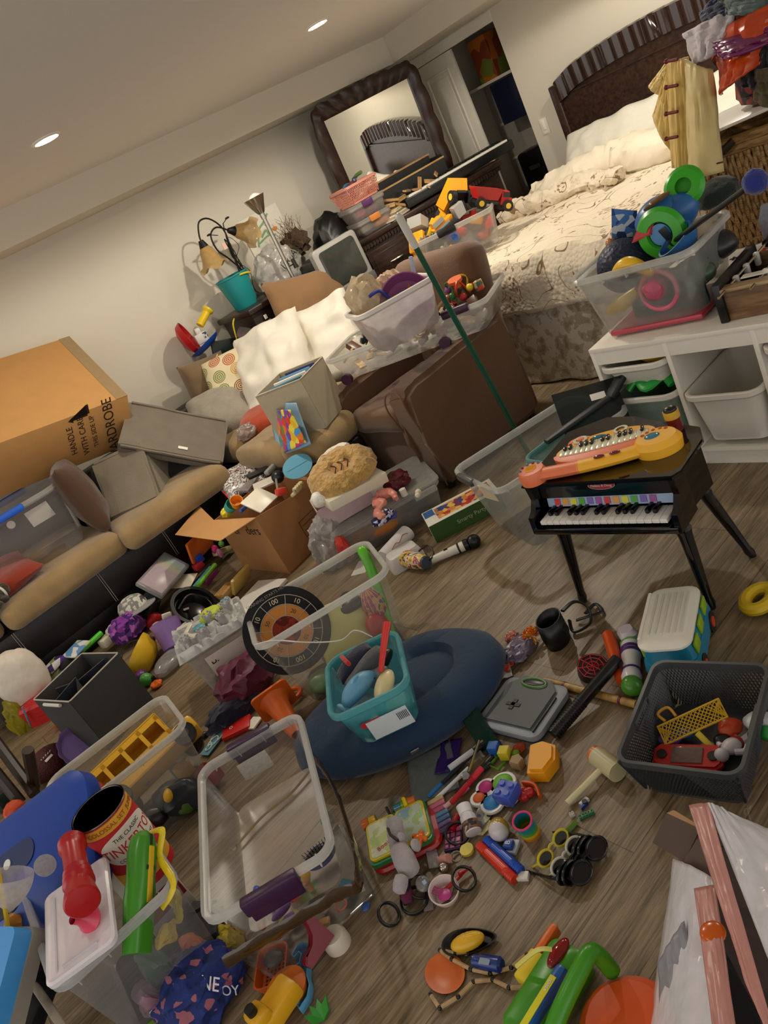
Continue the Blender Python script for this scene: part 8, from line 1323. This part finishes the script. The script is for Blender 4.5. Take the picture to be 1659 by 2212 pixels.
# corn boat, bottle, plate, bead string
T=tt('black_boat','shiny black leaf shaped tray holding the toy corn','tray',1018,2040,.0,yawof(U(960,2048,0),U(1078,2030,0)));b=B();b.loft([[Vector((.07*k*cos(t),.032*k*sin(t)*(1-.3*cos(t)),z)) for t in [i*pi/14 for i in range(28)]] for k,z in ((.8,0),(1,.014),(.93,.014),(.75,.004))]);b.done('tray',pl('0c0c10',.2),T)
T=tt('toy_corn','yellow toy corn cob on the black tray','toy corn',1010,2034,.022,yawof(U(972,2048,0),U(1048,2020,0)));b=B();b.sph(r=.02,sc=(2.1,1,.9),u=40,v=30);
for v in b.m.verts:a=math.atan2(v.co.z,v.co.y);k=1+.05*abs(sin(a*6))*abs(sin(v.co.x*260));v.co.y *= k;v.co.z *= k
b.done('kernels',pl('d8a81c',.35),T)
T=tt('blue_bottle','small blue bottle with ribbed cap lying by the corn','bottle',1054,2080,.015,yawof(U(1015,2074,0),U(1092,2086,0)));b=B();b.lathe([(0,-.036),(.013,-.036),(.013,-.022),(.016,-.016),(.017,.03),(.012,.036),(0,.036)],rot=(0,90,0));b.done('body',pl('14307a',.25),T);b=B();b.box((0,-.006,.0155),(.026,.014,.002));b.done('label',paper('8a98a8'),T)
T=tt('orange_plate','round orange toy plate inside the bead necklace','plate',963,2105,.0,0);b=B();b.shell([(0,0),(.03,0),(.042,.007)],.002,n=36,sc=(1.05,1.3,1));b.done('dish',pl('c8601c',.35),T)
T=thing('bead_necklace','necklace of tan bamboo tubes with black beads on the floor','necklace',(0,0,0));NB=[(1193,2067),(1176,2054),(1138,2062),(1105,2090),(1060,2103),(1018,2094),(976,2072),(950,2052),(985,2060),(1012,2060)];N2=[(1140,2132),(1100,2134),(1065,2116),(1023,2120),(990,2153),(950,2178),(930,2148)]
for L_ in (NB,N2):
    for i in range(len(L_)-1):A,C=lie(*L_[i],*L_[i+1],.008);d=C-A;b=B();b.tube([A+d*.1,A+d*.9],.0048,8);b.done('bamboo_tube',wood('b89a70','94784c',.5),T);b=B();b.sph(C,.005);b.done('black_bead',pl('0f1410'),T)
# big green activity toy
A,C=lie(1105,2240,1235,2030,.07);gy_=yawof(A,C);gl=(C-A).length;T=thing('activity_toy','green orange and blue electronic baby toy at the bottom edge','toy',M=TM(((A.x+C.x)/2,(A.y+C.y)/2,0),(0,0,gy_)));GR=pl('3f8f18',.3)
b=B();b.loft([rr(gl,.075,.02,.0),rr(gl,.085,.02,.04),rr(gl-.02,.08,.02,.07),rr(gl-.05,.06,.015,.078)]);b.done('green_body',GR,T);b=B();b.tube(bez([(-gl*.6,-.075,.05),(-gl*.2,-.08,.10),(gl*.2,-.085,.125),(gl*.42,-.085,.12),(gl*.48,-.09,.04)]),.018,12);b.done('green_handle',GR,T)
b=B();b.lathe([(0,0),(.09,0),(.1,.03),(.08,.05),(0,.055)],n=32);b.done('orange_wheel',pl('d8541c',.35),T,M=TM((gl*.15,-.17,0)));b=B();b.box((.02,-.22,.02),(.1,.07,.04),.01);b.done('yellow_foot',pl('c8a01c'),T)
b=B();b.box((gl*.1,.055,.055),(.07,.035,.03),.006);b.done('yellow_block',pl('dcc01c',.4),T);b=B();b.box((gl*.38,.055,.055),(.08,.02,.03),.006);b.done('orange_block',pl('d8641c'),T);b=B();b.sph((gl*.32,.005,.078),.02,(1.8,.8,.5));b.done('red_jewel',clear('c01c24',.85,.08,.8),T)
b=B();b.box((-.05,-.028,.085),(.2,.026,.03),.01);o=b.done('blue_bar',pl('1a5aa8',.3),T);b=B();b.box((-.05,-.028,.1005),(.14,.014,.002));b.done('yellow_sticker',paper('d8d02a'),o);b=B();b.box((-.2,.09,.04),(.07,.04,.04),.01);b.done('red_block',pl('a81c24'),T);b=B();b.tube(bez([(.0,.06,.09),(.04,.02,.12),(.06,.0,.11)]),.005,6);b.done('yellow_lever',pl('d8cf6a'),T);text('vtech',.012,paper('dce0e8'),T,(.0,-.028,.102),(0,0,0))
# plastic bag with pink bands at the lower right and cardboard flaps
T=thing('plastic_sack','large white plastic sack with two pink drawstring bands at the lower right','bag',(0,0,0));FM=P_('dedbe2',.25,bump=.5,bs=9,alpha=.93,bd=.02);PK=P_('c08880',.3,bump=.4,bs=12);
def strip(q,m,nm_,bulge=.02,wr=.008,seed=1,nx=14,ny=34):surf(*q,bulge,seed,wr,nx,ny,Vector((-.3,-.3,.9))).done(nm_,m,T,sol=.003)
strip([U(1455,1855,.10),U(1545,1900,.24),U(1560,2330,.26),U(1400,2250,.03)],FM,'left_side',.06,.012,2);strip([U(1500,1920,.25),U(1545,1912,.26),U(1605,2330,.3),U(1555,2330,.3)],PK,'left_band',.006,.003,3);strip([U(1488,1740,.27),U(1530,1735,.27),U(1700,2330,.31),U(1610,2120,.30)],PK,'right_band',.006,.003,4);strip([U(1528,1735,.27),U(1580,1760,.2),U(1760,1830,.1),U(1760,2330,.28)],FM,'right_side',.06,.016,5,20,26);strip([U(1422,2080,.12),U(1478,1990,.2),U(1560,2330,.2),U(1430,2330,.06)],P_('8f8f98',.4),'grey_fold',.02,.01,6)
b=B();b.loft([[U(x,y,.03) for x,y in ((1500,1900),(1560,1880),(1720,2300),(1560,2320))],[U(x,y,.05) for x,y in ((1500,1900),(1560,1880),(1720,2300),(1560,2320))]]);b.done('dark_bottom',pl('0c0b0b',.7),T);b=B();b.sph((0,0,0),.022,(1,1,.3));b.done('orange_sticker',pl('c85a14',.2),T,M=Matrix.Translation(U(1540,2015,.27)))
T=thing('cardboard_flaps','brown grey cardboard box flaps beside the plastic sack','cardboard',(0,0,0));CG=card('5a4a42')
flap([U(1409,1820,.12),U(1440,1756,.2),U(1512,1790,.22),U(1478,1862,.14)],'flap',CG);flap([U(1470,1870,.14),U(1506,1812,.23),U(1560,1830,.25),U(1550,1925,.2)],'flap',CG);flap([U(1440,1756,.2),U(1455,1750,.21),U(1505,1780,.22),U(1512,1790,.22)],'flap_edge',card('a8805a'));flap([U(1478,1800,.06),U(1660,1800,.06),U(1760,2300,.06),U(1560,2300,.04)],'inner_panel',card('4a3a34'))
